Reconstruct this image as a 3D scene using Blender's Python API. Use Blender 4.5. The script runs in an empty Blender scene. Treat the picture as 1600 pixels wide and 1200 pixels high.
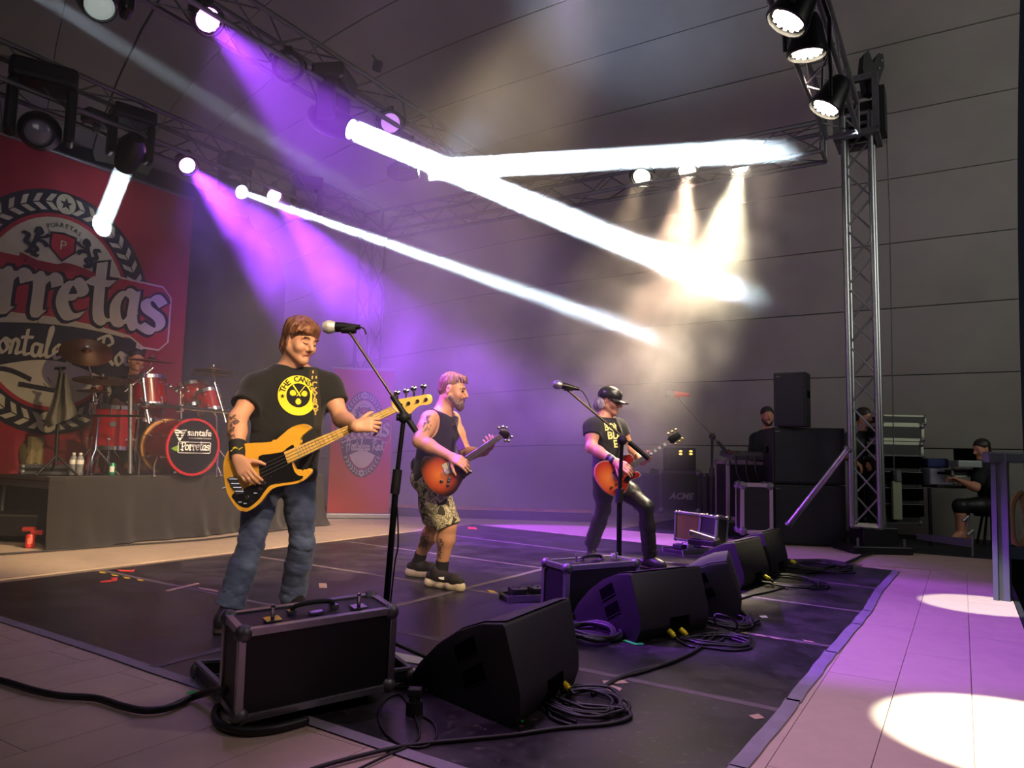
import bpy, bmesh, math, random
import numpy as np
from mathutils import Vector, Matrix, Euler
from mathutils.bvhtree import BVHTree
from mathutils.geometry import tessellate_polygon

SC = bpy.context.scene
COL = SC.collection
random.seed(7)
R = math.radians

# ------------------------------------------------------------------ camera
F = 1140.0                       # focal length in pixels of the 1600 px frame
CAM_H = 0.92
PITCH = math.atan(112.0 / F)
ROLL = R(1.4)
_f = Vector((0, math.cos(PITCH), math.sin(PITCH)))
_r0 = Vector((1, 0, 0))
_u0 = Vector((0, -math.sin(PITCH), math.cos(PITCH)))
_R = _r0 * math.cos(ROLL) + _u0 * math.sin(ROLL)
_U = _u0 * math.cos(ROLL) - _r0 * math.sin(ROLL)
CAM = Vector((0, 0, CAM_H))
cd = bpy.data.cameras.new('camera')
cd.sensor_width = 36.0
cd.lens = 36.0 * F / 1600.0
cd.clip_start = 0.05
cam = bpy.data.objects.new('camera', cd)
COL.objects.link(cam)
cam.matrix_world = Matrix(((_R.x, _U.x, -_f.x, 0), (_R.y, _U.y, -_f.y, 0), (_R.z, _U.z, -_f.z, CAM_H), (0, 0, 0, 1)))
SC.camera = cam

def ray(px, py):
    return _f + _R * ((px - 800) / F) - _U * ((py - 600) / F)
def at(px, py, Y):
    d = ray(px, py)
    return CAM + d * (Y / d.y)
def fl(px, py, z=0.0):
    d = ray(px, py)
    return CAM + d * ((z - CAM_H) / d.z)
def onplane(px, py, P, n):
    d = ray(px, py)
    return CAM + d * ((P - CAM).dot(n) / d.dot(n))
SA = R(58.34)                    # stage axes: u runs along the stage front, v upstage
UX = Vector((math.cos(SA), math.sin(SA), 0))
VX = Vector((-math.sin(SA), math.cos(SA), 0))
def S(u, v, z=0.0):
    return UX * u + VX * v + Vector((0, 0, z))
def uv_of(p):
    return p.dot(UX), p.dot(VX)
def proj(p):
    d = p - CAM
    w = d.dot(_f)
    return 800 + F * d.dot(_R) / w, 600 - F * d.dot(_U) / w
STAGE = Matrix.Rotation(SA, 4, 'Z')

# ------------------------------------------------------------------ exposure, world
SC.view_settings.view_transform = 'Standard'
SC.view_settings.look = 'None'
SC.view_settings.gamma = 1.0
SC.view_settings.use_curve_mapping = False
SC.view_settings.exposure = 0.0
SC.cycles.use_denoising = True
SC.cycles.volume_step_rate = 2.0
SC.cycles.volume_max_steps = 48
SC.cycles.max_bounces = 5
SC.cycles.diffuse_bounces = 3
SC.cycles.glossy_bounces = 3
SC.cycles.volume_bounces = 0
SC.cycles.transparent_max_bounces = 6
SC.cycles.sample_clamp_indirect = 6.0
W = bpy.data.worlds.new('night')
SC.world = W
W.use_nodes = True
W.node_tree.nodes['Background'].inputs[0].default_value = (0.02, 0.024, 0.034, 1)
W.node_tree.nodes['Background'].inputs[1].default_value = 0.25

def spot(loc, target, power, color, angle, blend=0.3, size=0.05, name='spot', vol=1.0, spec=1.0):
    l = bpy.data.lights.new(name, 'SPOT')
    l.energy = power
    l.color = color
    l.spot_size = R(angle)
    l.spot_blend = blend
    l.shadow_soft_size = size
    l.volume_factor = vol
    l.specular_factor = spec
    o = bpy.data.objects.new(name, l)
    COL.objects.link(o)
    o.location = loc
    o.rotation_euler = (Vector(target) - Vector(loc)).to_track_quat('-Z', 'Y').to_euler()
    return o
def area(loc, target, power, color, sx, sy, name='wash', vol=1.0, spread=180):
    l = bpy.data.lights.new(name, 'AREA')
    l.shape = 'RECTANGLE'
    l.size = sx
    l.size_y = sy
    l.energy = power
    l.color = color
    l.volume_factor = vol
    l.spread = R(spread)
    o = bpy.data.objects.new(name, l)
    COL.objects.link(o)
    o.location = loc
    o.rotation_euler = (Vector(target) - Vector(loc)).to_track_quat('-Z', 'Y').to_euler()
    return o

def beam(p, q, power, col, diam, spread=2.0, name='beam_light', start=0.25):
    p, q = Vector(p), Vector(q)
    l = bpy.data.lights.new(name, 'AREA')
    l.shape = 'DISK'
    l.size = diam
    l.energy = power
    l.color = col
    l.spread = R(spread)
    o = bpy.data.objects.new(name, l)
    COL.objects.link(o)
    o.location = p + (q - p).normalized() * start
    o.rotation_euler = (q - p).to_track_quat('-Z', 'Y').to_euler()
    return o
# wash lights of the rig that hang outside the frame (front truss towards the audience, stage-right side); the fill lights here are added to brighten surfaces
WARM = (1.0, 0.72, 0.42)
spot(S(1.6, -2.2, 4.4), S(4.6, 5.6, 0.6), 1700, WARM, 34, 0.5, 0.12, 'front_wash_warm', vol=0.03)
spot(S(0.2, -1.2, 3.4), S(3.0, 3.4, 1.1), 820, (1.0, 0.76, 0.54), 28, 0.6, 0.1, 'bass_key', vol=0.02)
spot(S(-0.6, 1.0, 4.4), S(4.0, 5.6, 0.6), 80, (1.0, 0.70, 0.48), 46, 0.6, 0.12, 'side_wash_warm', vol=0.02)
spot(S(-1.5, 2.5, 4.4), S(0.9, 2.7, 0.0), 2600, (1.0, 0.74, 0.58), 62, 0.8, 0.2, 'corner_wash', vol=0.0)
spot(S(3.2, -2.2, 4.4), S(3.2, 1.5, 0), 190, (0.95, 0.8, 0.78), 46, 0.8, 0.2, 'mat_fill', vol=0.0)  # fill added to brighten the mat, stands for no seen lamp
spot(S(3.4, -2.0, 4.4), S(5.4, 3.0, 1.0), 620, (1.0, 0.78, 0.58), 26, 0.6, 0.12, 'front_wash_pale', vol=0.4)
spot(S(6.6, 0.9, 4.5), S(8.0, 4.6, 0), 700, (1.0, 0.74, 0.6), 46, 0.6, 0.12, 'back_strip_fill', vol=0.1)  # added without a lamp body, warms the floor behind the capped guitarist
spot(S(4.2, 1.6, 4.5), S(4.9, 5.9, 0), 2600, WARM, 44, 0.5, 0.12, 'strip_fill', vol=0.0)  # extra spot put in to brighten the cream floor strip
area(S(6.5, -5.5, 4.5), S(11.0, 3.0, 4.2), 62, (0.94, 0.96, 0.84), 5, 3, 'wall_fill', vol=0.0, spread=90)  # unseen area light added to lift the far wall
area(S(-1.0, 2.0, 4.6), S(6.0, 4.5, 6.5), 55, (0.9, 0.92, 0.9), 3, 3, 'shell_fill', vol=0.0)  # broad overhead light, added to brighten the shell; no lamp hangs there

# ------------------------------------------------------------------ materials
MATS = {}
def lin(c):
    return tuple(((x / 255.0) / 12.92 if x / 255.0 <= 0.04045 else ((x / 255.0 + 0.055) / 1.055) ** 2.4) for x in c)
def mat(name, col=(0.5, 0.5, 0.5), rough=0.5, metal=0.0, noise=0.0, scale=20.0, bump=0.0, bscale=None, emit=None, estr=0.0,
        col2=None, spec=0.5, coat=0.0, attr=None, alpha=None, trans=0.0, mottle=None, rvar=0.0, sheen=0.0):
    if name in MATS:
        return MATS[name]
    m = bpy.data.materials.new(name)
    m.use_nodes = True
    nt = m.node_tree
    b = nt.nodes['Principled BSDF']
    b.inputs['Base Color'].default_value = (*col, 1)
    b.inputs['Roughness'].default_value = rough
    b.inputs['Metallic'].default_value = metal
    b.inputs['Specular IOR Level'].default_value = spec
    b.inputs['Coat Weight'].default_value = coat
    b.inputs['Transmission Weight'].default_value = trans
    b.inputs['Sheen Weight'].default_value = sheen
    tc = nt.nodes.new('ShaderNodeTexCoord')
    src = None
    if attr:
        a = nt.nodes.new('ShaderNodeAttribute')
        a.attribute_name = attr
        src = a.outputs['Color']
    if noise > 0 or col2 is not None or rvar > 0:
        n = nt.nodes.new('ShaderNodeTexNoise')
        n.inputs['Scale'].default_value = scale
        n.inputs['Detail'].default_value = 5
        n.inputs['Roughness'].default_value = 0.6
        nt.links.new(tc.outputs['Object'], n.inputs['Vector'])
        if noise > 0 or col2 is not None:
            mix = nt.nodes.new('ShaderNodeMix')
            mix.data_type = 'RGBA'
            ramp = nt.nodes.new('ShaderNodeMapRange')
            ramp.inputs[1].default_value = 0.35
            ramp.inputs[2].default_value = 0.65
            nt.links.new(n.outputs['Fac'], ramp.inputs[0])
            nt.links.new(ramp.outputs[0], mix.inputs['Factor'])
            c2 = col2 if col2 is not None else tuple(min(1, x * (1 - noise)) for x in col)
            if src is None:
                mix.inputs[6].default_value = (*col, 1)
                mix.inputs[7].default_value = (*c2, 1)
            else:
                mm = nt.nodes.new('ShaderNodeMix')
                mm.data_type = 'RGBA'
                mm.blend_type = 'MULTIPLY'
                mm.inputs['Factor'].default_value = 1
                mm.inputs[7].default_value = (1 - noise, 1 - noise, 1 - noise, 1)
                nt.links.new(src, mm.inputs[6])
                nt.links.new(src, mix.inputs[6])
                nt.links.new(mm.outputs[2], mix.inputs[7])
            src = mix.outputs[2]
        if rvar > 0:
            rr = nt.nodes.new('ShaderNodeMapRange')
            rr.inputs[1].default_value = 0.3
            rr.inputs[2].default_value = 0.7
            rr.inputs[3].default_value = max(0.02, rough - rvar)
            rr.inputs[4].default_value = min(1, rough + rvar)
            nt.links.new(n.outputs['Fac'], rr.inputs[0])
            nt.links.new(rr.outputs[0], b.inputs['Roughness'])
    if src is not None:
        nt.links.new(src, b.inputs['Base Color'])
    if bump > 0:
        n2 = nt.nodes.new('ShaderNodeTexNoise')
        n2.inputs['Scale'].default_value = bscale or scale * 3
        n2.inputs['Detail'].default_value = 4
        nt.links.new(tc.outputs['Object'], n2.inputs['Vector'])
        bp = nt.nodes.new('ShaderNodeBump')
        bp.inputs['Strength'].default_value = bump
        bp.inputs['Distance'].default_value = 0.01
        nt.links.new(n2.outputs['Fac'], bp.inputs['Height'])
        nt.links.new(bp.outputs[0], b.inputs['Normal'])
    if emit is not None:
        b.inputs['Emission Color'].default_value = (*emit, 1)
        b.inputs['Emission Strength'].default_value = estr
    MATS[name] = m
    return m

# ------------------------------------------------------------------ mesh builder
MW = {}
def wm(o):
    """world matrix of an object built by this script"""
    m = o.matrix_basis.copy()
    p = o.parent
    while p is not None:
        m = p.matrix_basis @ m
        p = p.parent
    return m

class MB:
    def __init__(s):
        s.v = []
        s.f = []
        s.mi = []
        s.cur = 0
    def add(s, vs, fs, M=None):
        k = len(s.v)
        if M is not None:
            vs = [M @ Vector(p) for p in vs]
        s.v += [tuple(p) for p in vs]
        s.f += [tuple(i + k for i in f) for f in fs]
        s.mi += [s.cur] * len(fs)
        return s
    def box(s, c, size, M=None, bev=0.0):
        x, y, z = (size[0] / 2, size[1] / 2, size[2] / 2)
        c = Vector(c)
        if bev <= 0:
            vs = [Vector((a * x, b * y, d * z)) + c for a in (-1, 1) for b in (-1, 1) for d in (-1, 1)]
            fs = [(0, 1, 3, 2), (4, 6, 7, 5), (0, 4, 5, 1), (2, 3, 7, 6), (0, 2, 6, 4), (1, 5, 7, 3)]
            return s.add(vs, fs, M)
        bm = bmesh.new()
        bmesh.ops.create_cube(bm, size=1)
        bmesh.ops.scale(bm, vec=size, verts=bm.verts)
        bmesh.ops.bevel(bm, geom=bm.edges[:], offset=min(bev, min(size) * 0.45), segments=2, profile=0.5, affect='EDGES')
        bmesh.ops.translate(bm, vec=c, verts=bm.verts)
        bm.verts.index_update()
        s.add([v.co.copy() for v in bm.verts], [[v.index for v in f.verts] for f in bm.faces], M)
        bm.free()
        return s
    def cyl(s, p0, p1, r0, r1=None, n=10, cap=True, M=None):
        r1 = r0 if r1 is None else r1
        p0 = Vector(p0)
        p1 = Vector(p1)
        d = (p1 - p0)
        if d.length < 1e-9:
            return s
        q = d.to_track_quat('Z', 'Y')
        vs, fs = [], []
        for p, r in ((p0, r0), (p1, r1)):
            for i in range(n):
                a = 2 * math.pi * i / n
                vs.append(p + q @ Vector((r * math.cos(a), r * math.sin(a), 0)))
        for i in range(n):
            j = (i + 1) % n
            fs.append((i, j, n + j, n + i))
        if cap:
            fs.append(tuple(range(n - 1, -1, -1)))
            fs.append(tuple(range(n, 2 * n)))
        return s.add(vs, fs, M)
    def tube(s, pts, r, n=8, M=None, closed=False, taper=None):
        pts = [Vector(p) for p in pts]
        m = len(pts)
        vs, fs = [], []
        ref = None
        for i, p in enumerate(pts):
            a = pts[(i - 1) % m] if (i > 0 or closed) else p
            b = pts[(i + 1) % m] if (i < m - 1 or closed) else p
            t = (b - a)
            t = t.normalized() if t.length > 1e-9 else Vector((0, 0, 1))
            if ref is None:
                ref = Vector((0, 0, 1)) if abs(t.z) < 0.9 else Vector((1, 0, 0))
            x = t.cross(ref)
            x = x.normalized() if x.length > 1e-6 else t.orthogonal().normalized()
            y = x.cross(t).normalized()
            ref = y
            rr = r if not callable(r) else r(i / max(1, m - 1))
            for k in range(n):
                an = 2 * math.pi * k / n
                vs.append(p + x * (rr * math.cos(an)) + y * (rr * math.sin(an)))
        for i in range(m if closed else m - 1):
            j = (i + 1) % m
            for k in range(n):
                l = (k + 1) % n
                fs.append((i * n + k, i * n + l, j * n + l, j * n + k))
        if not closed:
            fs.append(tuple(range(n - 1, -1, -1)))
            fs.append(tuple(range((m - 1) * n, m * n)))
        return s.add(vs, fs, M)
    def lathe(s, prof, n=24, M=None):
        vs, fs = [], []
        for r, z in prof:
            for i in range(n):
                a = 2 * math.pi * i / n
                vs.append((r * math.cos(a), r * math.sin(a), z))
        for k in range(len(prof) - 1):
            for i in range(n):
                j = (i + 1) % n
                fs.append((k * n + i, k * n + j, (k + 1) * n + j, (k + 1) * n + i))
        if prof[0][0] > 1e-5:
            fs.append(tuple(range(n - 1, -1, -1)))
        if prof[-1][0] > 1e-5:
            fs.append(tuple(range((len(prof) - 1) * n, len(prof) * n)))
        return s.add(vs, fs, M)
    def sphere(s, c, r, n=12, M=None, sc=(1, 1, 1)):
        c = Vector(c)
        vs, fs = [c + Vector((0, 0, r * sc[2]))], []
        h = n // 2
        for k in range(1, h):
            t = math.pi * k / h
            for i in range(n):
                a = 2 * math.pi * i / n
                vs.append(c + Vector((r * sc[0] * math.sin(t) * math.cos(a), r * sc[1] * math.sin(t) * math.sin(a), r * sc[2] * math.cos(t))))
        vs.append(c + Vector((0, 0, -r * sc[2])))
        for i in range(n):
            fs.append((0, 1 + i, 1 + (i + 1) % n))
            b = 1 + (h - 2) * n
            fs.append((len(vs) - 1, b + (i + 1) % n, b + i))
        for k in range(h - 2):
            for i in range(n):
                a, b2 = 1 + k * n, 1 + (k + 1) * n
                fs.append((a + i, b2 + i, b2 + (i + 1) % n, a + (i + 1) % n))
        return s.add(vs, fs, M)
    def prism(s, pts, th, M=None, z0=0.0, inset=0.0):
        """outline in xy, extruded th along z"""
        n = len(pts)
        area2 = sum(pts[i][0] * pts[(i + 1) % n][1] - pts[(i + 1) % n][0] * pts[i][1] for i in range(n))
        if area2 < 0:
            pts = pts[::-1]
        P = [Vector((p[0], p[1], 0)) for p in pts]
        tri = tessellate_polygon([P])
        vs = [(p[0], p[1], z0) for p in pts] + [(p[0], p[1], z0 + th) for p in pts]
        fs = []
        for t in tri:
            a, b, c = t
            nz = (P[b] - P[a]).cross(P[c] - P[a]).z
            if nz < 0:
                b, c = c, b
            fs.append((a + n, b + n, c + n))
            fs.append((a, c, b))
        for i in range(n):
            j = (i + 1) % n
            fs.append((i, j, n + j, n + i))
        return s.add(vs, fs, M)
    def flat(s, pts, M=None):
        P = [Vector((p[0], p[1], 0)) for p in pts]
        tri = tessellate_polygon([P])
        fs = []
        for a, b, c in tri:
            if (P[b] - P[a]).cross(P[c] - P[a]).z < 0:
                b, c = c, b
            fs.append((a, b, c))
        return s.add([tuple(p) for p in P], fs, M)
    def build(s, name, m, parent=None, smooth=False, world=False, angle=40):
        me = bpy.data.meshes.new(name)
        vs = s.v
        if world and parent is not None:
            inv = wm(parent).inverted()
            vs = [inv @ Vector(p) for p in vs]
        me.from_pydata([tuple(p) for p in vs], [], s.f)
        for x in (m if isinstance(m, (list, tuple)) else [m]):
            me.materials.append(x)
        if isinstance(m, (list, tuple)) and len(m) > 1:
            me.polygons.foreach_set('material_index', s.mi)
        if smooth:
            me.polygons.foreach_set('use_smooth', [True] * len(me.polygons))
            if angle < 180:
                me.set_sharp_from_angle(angle=R(angle))
        me.update()
        o = bpy.data.objects.new(name, me)
        COL.objects.link(o)
        if parent is not None:
            o.parent = parent
        return o

def tag(o, label=None, cat=None, group=None, kind=None):
    if label:
        o['label'] = label
    if cat:
        o['category'] = cat
    if group:
        o['group'] = group
    if kind:
        o['kind'] = kind
    return o
def thing(name, label, cat, loc=(0, 0, 0), rotz=0.0, group=None, M=None):
    o = bpy.data.objects.new(name, None)
    o.empty_display_size = 0.1
    COL.objects.link(o)
    if M is not None:
        o.matrix_basis = M
    else:
        o.location = loc
        o.rotation_euler = (0, 0, rotz)
    return tag(o, label, cat, group)
def dup(root, M=None, label=None, group=None, loc=None, rotz=None):
    r = root.copy()
    COL.objects.link(r)
    if M is not None:
        r.matrix_basis = M
    elif loc is not None:
        r.location = loc
        r.rotation_euler = (0, 0, rotz or 0)
    if label:
        r['label'] = label
    if group:
        r['group'] = group
    for ch in [o for o in root.children]:
        c = ch.copy()
        COL.objects.link(c)
        c.parent = r
        for g in [o for o in ch.children]:
            d = g.copy()
            COL.objects.link(d)
            d.parent = c
    return r
def frame(loc, fwd, up=(0, 0, 1)):
    """matrix whose -Z... : local Z = fwd, local Y ~ up"""
    z = Vector(fwd).normalized()
    y = Vector(up)
    x = y.cross(z)
    x = x.normalized() if x.length > 1e-6 else z.orthogonal().normalized()
    y = z.cross(x)
    return Matrix(((x.x, y.x, z.x, loc[0]), (x.y, y.y, z.y, loc[1]), (x.z, y.z, z.z, loc[2]), (0, 0, 0, 1)))
def smooth_curve(pts, sub=6, closed=False):
    pts = [Vector(p) for p in pts]
    out = []
    n = len(pts)
    for i in range(n if closed else n - 1):
        p0 = pts[(i - 1) % n] if (i > 0 or closed) else pts[0]
        p1 = pts[i]
        p2 = pts[(i + 1) % n]
        p3 = pts[(i + 2) % n] if (i < n - 2 or closed) else pts[-1]
        for k in range(sub):
            t = k / sub
            out.append(0.5 * ((2 * p1) + (p2 - p0) * t + (2 * p0 - 5 * p1 + 4 * p2 - p3) * t * t + (3 * p1 - p0 - 3 * p2 + p3) * t ** 3))
    if not closed:
        out.append(pts[-1])
    return out
# ------------------------------------------------------------------ common materials
M_black = mat('black_paint', lin((22, 22, 24)), 0.5, noise=0.3, scale=8)
M_blackm = mat('black_metal', lin((20, 20, 24)), 0.38, metal=0.3)
M_rubber = mat('rubber', lin((18, 18, 18)), 0.6)
M_cable = mat('cable_rubber', lin((24, 24, 26)), 0.5)
M_alu = mat('aluminium', lin((168, 168, 172)), 0.34, metal=0.9, noise=0.12, scale=30)
M_alud = mat('aluminium_dull', lin((120, 120, 124)), 0.5, metal=0.8, noise=0.2, scale=12)
M_chrome = mat('chrome', lin((215, 215, 220)), 0.14, metal=1.0)
M_white = mat('white_plain', lin((215, 212, 205)), 0.6)
M_yellow = mat('yellow_plastic', lin((232, 214, 20)), 0.4)
M_green = mat('green_tape', lin((30, 200, 70)), 0.5)
M_paper = mat('paper', lin((225, 220, 215)), 0.8, noise=0.06, scale=10)

# ------------------------------------------------------------------ shell (ceiling and far wall)
UC, R0, Z0 = 4.4, 6.7, 6.9
def shell_pt(phi, v, off=0.0):
    s = max(0.0, (v + 0.9) / 10.2)
    k = max(0.02, (1 - min(0.999, s) ** 6)) ** 0.8
    r = R0 * k + off
    z = Z0 * k ** 0.55 + off
    c, q = math.cos(phi), math.sin(phi)
    e = 0.86
    return S(UC + r * math.copysign(abs(c) ** e, c), v, z * abs(q) ** e - 0.05)
M_shell = mat('shell_grey', lin((150, 146, 138)), 0.85, noise=0.16, scale=0.9, bump=0.15, bscale=14)
M_joint = mat('shell_joint', lin((60, 57, 50)), 0.9)
mb = MB()
NP, NV = 24, 26
vs = [-0.65 + (9.25 + 0.65) * (j / NV) for j in range(NV + 1)]
for i in range(NP * 2):
    a0, a1 = math.pi * i / (NP * 2), math.pi * (i + 1) / (NP * 2)
    for j in range(NV):
        p = [shell_pt(a0, vs[j], 0.03), shell_pt(a1, vs[j], 0.03), shell_pt(a1, vs[j + 1], 0.03), shell_pt(a0, vs[j + 1], 0.03)]
        mb.add(p, [(0, 1, 2, 3)])
ceiling = tag(mb.build('ceiling', M_joint), kind='structure')
rr = random.Random(3)
for i in range(NP):
    g = 0.0011
    a0, a1 = math.pi * i / NP + g, math.pi * (i + 1) / NP - g
    mb = MB()
    o1 = rr.uniform(-0.004, 0.004)
    vv = []
    for j in range(NV + 1):
        for a in (a0, (a0 * 2 + a1) / 3, (a0 + 2 * a1) / 3, a1):
            vv.append(shell_pt(a, vs[j], o1))
    nq = len(vv)
    for j in range(NV + 1):
        for a in (a0, a1):
            vv.append(shell_pt(a, vs[j], 0.028))
    ff = []
    for j in range(NV):
        for k in range(3):
            b = j * 4 + k
            ff.append((b, b + 1, b + 5, b + 4))
        c = nq + j * 2
        ff.append((j * 4, (j + 1) * 4, c + 2, c))
        ff.append((j * 4 + 3, (j + 1) * 4 + 3, c + 3, c + 1))
    mb.add(vv, ff)
    mb.build('panel', M_shell, ceiling, smooth=True, angle=30)
# fine vertical cable hanging in front of the far wall
# ------------------------------------------------------------------ floor
M_floor = mat('floor_cream', lin((196, 176, 158)), 0.42, noise=0.10, scale=5, bump=0.03, bscale=60, rvar=0.1)
M_grout = mat('floor_joint', lin((118, 104, 94)), 0.9)
V0 = -0.275
mb = MB()
mb.box((6.0, (V0 + 9.6) / 2, -0.10), (18.0, 9.6 - V0, 0.18), STAGE)
mb.cur = 1
floor = tag(mb.build('floor', M_grout), kind='structure')
mb = MB()
# plain far part of the floor: joints cannot be seen there
mb.box((9.4, (V0 + 9.6) / 2, -0.005), (3.6, 9.6 - V0, 0.010), STAGE)
mb.box((4.7, (5.6 + 9.6) / 2, -0.005), (5.8, 4.0, 0.010), STAGE)
mb.build('floor_slab', M_floor, floor)
pw, pl, gp = 0.27, 1.2, 0.0028
plank_me = {}
def plank(u0, u1, v0, v1):
    key = (round(u1 - u0, 3), round(v1 - v0, 3))
    if key not in plank_me:
        mb = MB()
        mb.box((0, 0, -0.007), (u1 - u0 - gp, v1 - v0 - gp, 0.014), bev=0.0)
        o = mb.build('plank', M_floor, floor)
        plank_me[key] = o.data
    else:
        o = bpy.data.objects.new('plank', plank_me[key])
        COL.objects.link(o)
        o.parent = floor
    o.matrix_basis = STAGE @ Matrix.Translation(((u0 + u1) / 2, (v0 + v1) / 2, 0))
row = 0
v = V0
while v < 5.55:
    umax = 7.6 if v < 0.6 else 2.0
    u = -1.2 - (row % 2) * 0.6
    while u < umax:
        plank(u, min(u + pl, umax), v, v + pw)
        u += pl
    v += pw
    row += 1
# the dark hall floor in front of the stage, one step lower
mb = MB()
mb.box((6, -6.2, -1.25), (30, 11.8, 0.1), STAGE)
tag(mb.build('ground', mat('asphalt_dark', lin((30, 31, 34)), 0.8, noise=0.2, scale=3)), kind='structure')
mb = MB()
mb.box((3.5, V0 - 0.02, -0.6), (13, 0.03, 1.2), STAGE)
tag(mb.build('trim_1', mat('stage_skirt', lin((24, 26, 28)), 0.7)), kind='structure')

# ------------------------------------------------------------------ black dance mat
M_mat = None
def make_mat_material():
    m = bpy.data.materials.new('dance_vinyl')
    m.use_nodes = True
    nt = m.node_tree
    b = nt.nodes['Principled BSDF']
    tc = nt.nodes.new('ShaderNodeTexCoord')
    n = nt.nodes.new('ShaderNodeTexNoise')
    n.inputs['Scale'].default_value = 3.4
    n.inputs['Detail'].default_value = 9
    n.inputs['Roughness'].default_value = 0.7
    n2 = nt.nodes.new('ShaderNodeTexNoise')
    n2.inputs['Scale'].default_value = 30
    n2.inputs['Detail'].default_value = 5
    nt.links.new(tc.outputs['Object'], n.inputs['Vector'])
    nt.links.new(tc.outputs['Object'], n2.inputs['Vector'])
    r1 = nt.nodes.new('ShaderNodeValToRGB')
    r1.color_ramp.elements[0].position = 0.42
    r1.color_ramp.elements[0].color = (*lin((24, 22, 27)), 1)
    r1.color_ramp.elements[1].position = 0.68
    r1.color_ramp.elements[1].color = (*lin((62, 57, 62)), 1)
    nt.links.new(n.outputs['Fac'], r1.inputs[0])
    mx = nt.nodes.new('ShaderNodeMix')
    mx.data_type = 'RGBA'
    rg = nt.nodes.new('ShaderNodeMapRange')
    rg.inputs[1].default_value = 0.60
    rg.inputs[2].default_value = 0.72
    rg.inputs[3].default_value = 0
    rg.inputs[4].default_value = 0.5
    nt.links.new(n2.outputs['Fac'], rg.inputs[0])
    nt.links.new(rg.outputs[0], mx.inputs['Factor'])
    nt.links.new(r1.outputs[0], mx.inputs[6])
    mx.inputs[7].default_value = (*lin((105, 100, 98)), 1)
    nt.links.new(mx.outputs[2], b.inputs['Base Color'])
    rr_ = nt.nodes.new('ShaderNodeMapRange')
    rr_.inputs[1].default_value = 0.35
    rr_.inputs[2].default_value = 0.65
    rr_.inputs[3].default_value = 0.30
    rr_.inputs[4].default_value = 0.40
    nt.links.new(n.outputs['Fac'], rr_.inputs[0])
    nt.links.new(rr_.outputs[0], b.inputs['Roughness'])
    bp = nt.nodes.new('ShaderNodeBump')
    bp.inputs['Strength'].default_value = 0.06
    nt.links.new(n.outputs['Fac'], bp.inputs['Height'])
    nt.links.new(bp.outputs[0], b.inputs['Normal'])
    return m
M_mat = make_mat_material()
M_tape = mat('worn_tape', lin((100, 90, 92)), 0.6, noise=0.3, scale=9)
M_tape2 = mat('edge_tape', lin((140, 134, 146)), 0.5, noise=0.2, scale=9)
mat_root = thing('dance_mat', 'large scuffed black vinyl dance mat taped to the pale stage floor', 'stage mat', fl(800, 940))
def line_y(pts, x):
    for (x0, y0), (x1, y1) in zip(pts, pts[1:]):
        if x0 <= x <= x1:
            return y0 + (y1 - y0) * (x - x0) / (x1 - x0)
    (x0, y0), (x1, y1) = (pts[0], pts[1]) if x < pts[0][0] else (pts[-2], pts[-1])
    return y0 + (y1 - y0) * (x - x0) / (x1 - x0)
def uvp(px, py):
    p = fl(px, py)
    return p.dot(UX), p.dot(VX)
# seams as measured on the floor, in stage coordinates (u at several v)
near_edge = [uvp(611, 1171), uvp(493, 1129), uvp(303, 1071), uvp(120, 1008), uvp(0, 967)]
seam_a = [uvp(1225, 1117), uvp(892, 1042), uvp(708, 1005), uvp(399, 939), uvp(130, 888)]
seam_b = [uvp(1290, 1012), uvp(1152, 987), uvp(810, 932), uvp(634, 909), uvp(402, 870)]
seam_c = [uvp(1345, 957), uvp(1155, 932), uvp(845, 887.5), uvp(640, 860), uvp(527, 845)]
seam_d = [uvp(1370, 922), uvp(1180, 895), uvp(860, 855), uvp(707, 838)]
far_edge = [uvp(1400, 893), uvp(1150, 864), uvp(860, 832.5), uvp(738, 820)]
right_edge = [uvp(1155, 1200), uvp(1240, 1096), uvp(1298, 1020), uvp(1338, 976), uvp(1355, 955), uvp(1372, 925), uvp(1400, 893)]
left_edge = [uvp(0, 912), uvp(367, 866), uvp(738, 820)]
def fit(pts):
    a = np.polyfit([p[1] for p in pts], [p[0] for p in pts], 1)
    return a
def fitv(pts):
    return np.polyfit([p[0] for p in pts], [p[1] for p in pts], 1)
rows_ = [fit(near_edge), fit(seam_a), fit(seam_b), fit(seam_c), fit(seam_d), fit(far_edge)]
lf = fitv(left_edge)
def rv(u):    # right edge v at u (piecewise)
    ps = sorted(right_edge)
    if u <= ps[0][0]:
        return ps[0][1] + (ps[1][1] - ps[0][1]) * (u - ps[0][0]) / (ps[1][0] - ps[0][0]) * 0.3
    for p, q in zip(ps, ps[1:]):
        if p[0] <= u <= q[0]:
            return p[1] + (q[1] - p[1]) * (u - p[0]) / (q[0] - p[0])
    return ps[-1][1]
def seam_u(i, v):
    a = rows_[i]
    return a[0] * v + a[1]
def cross_left(i):
    v = 5.0
    for _ in range(20):
        v = lf[0] * seam_u(i, v) + lf[1]
    return v
def cross_right(i):
    v = 0.6
    for _ in range(20):
        v = rv(seam_u(i, v))
    return v
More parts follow.
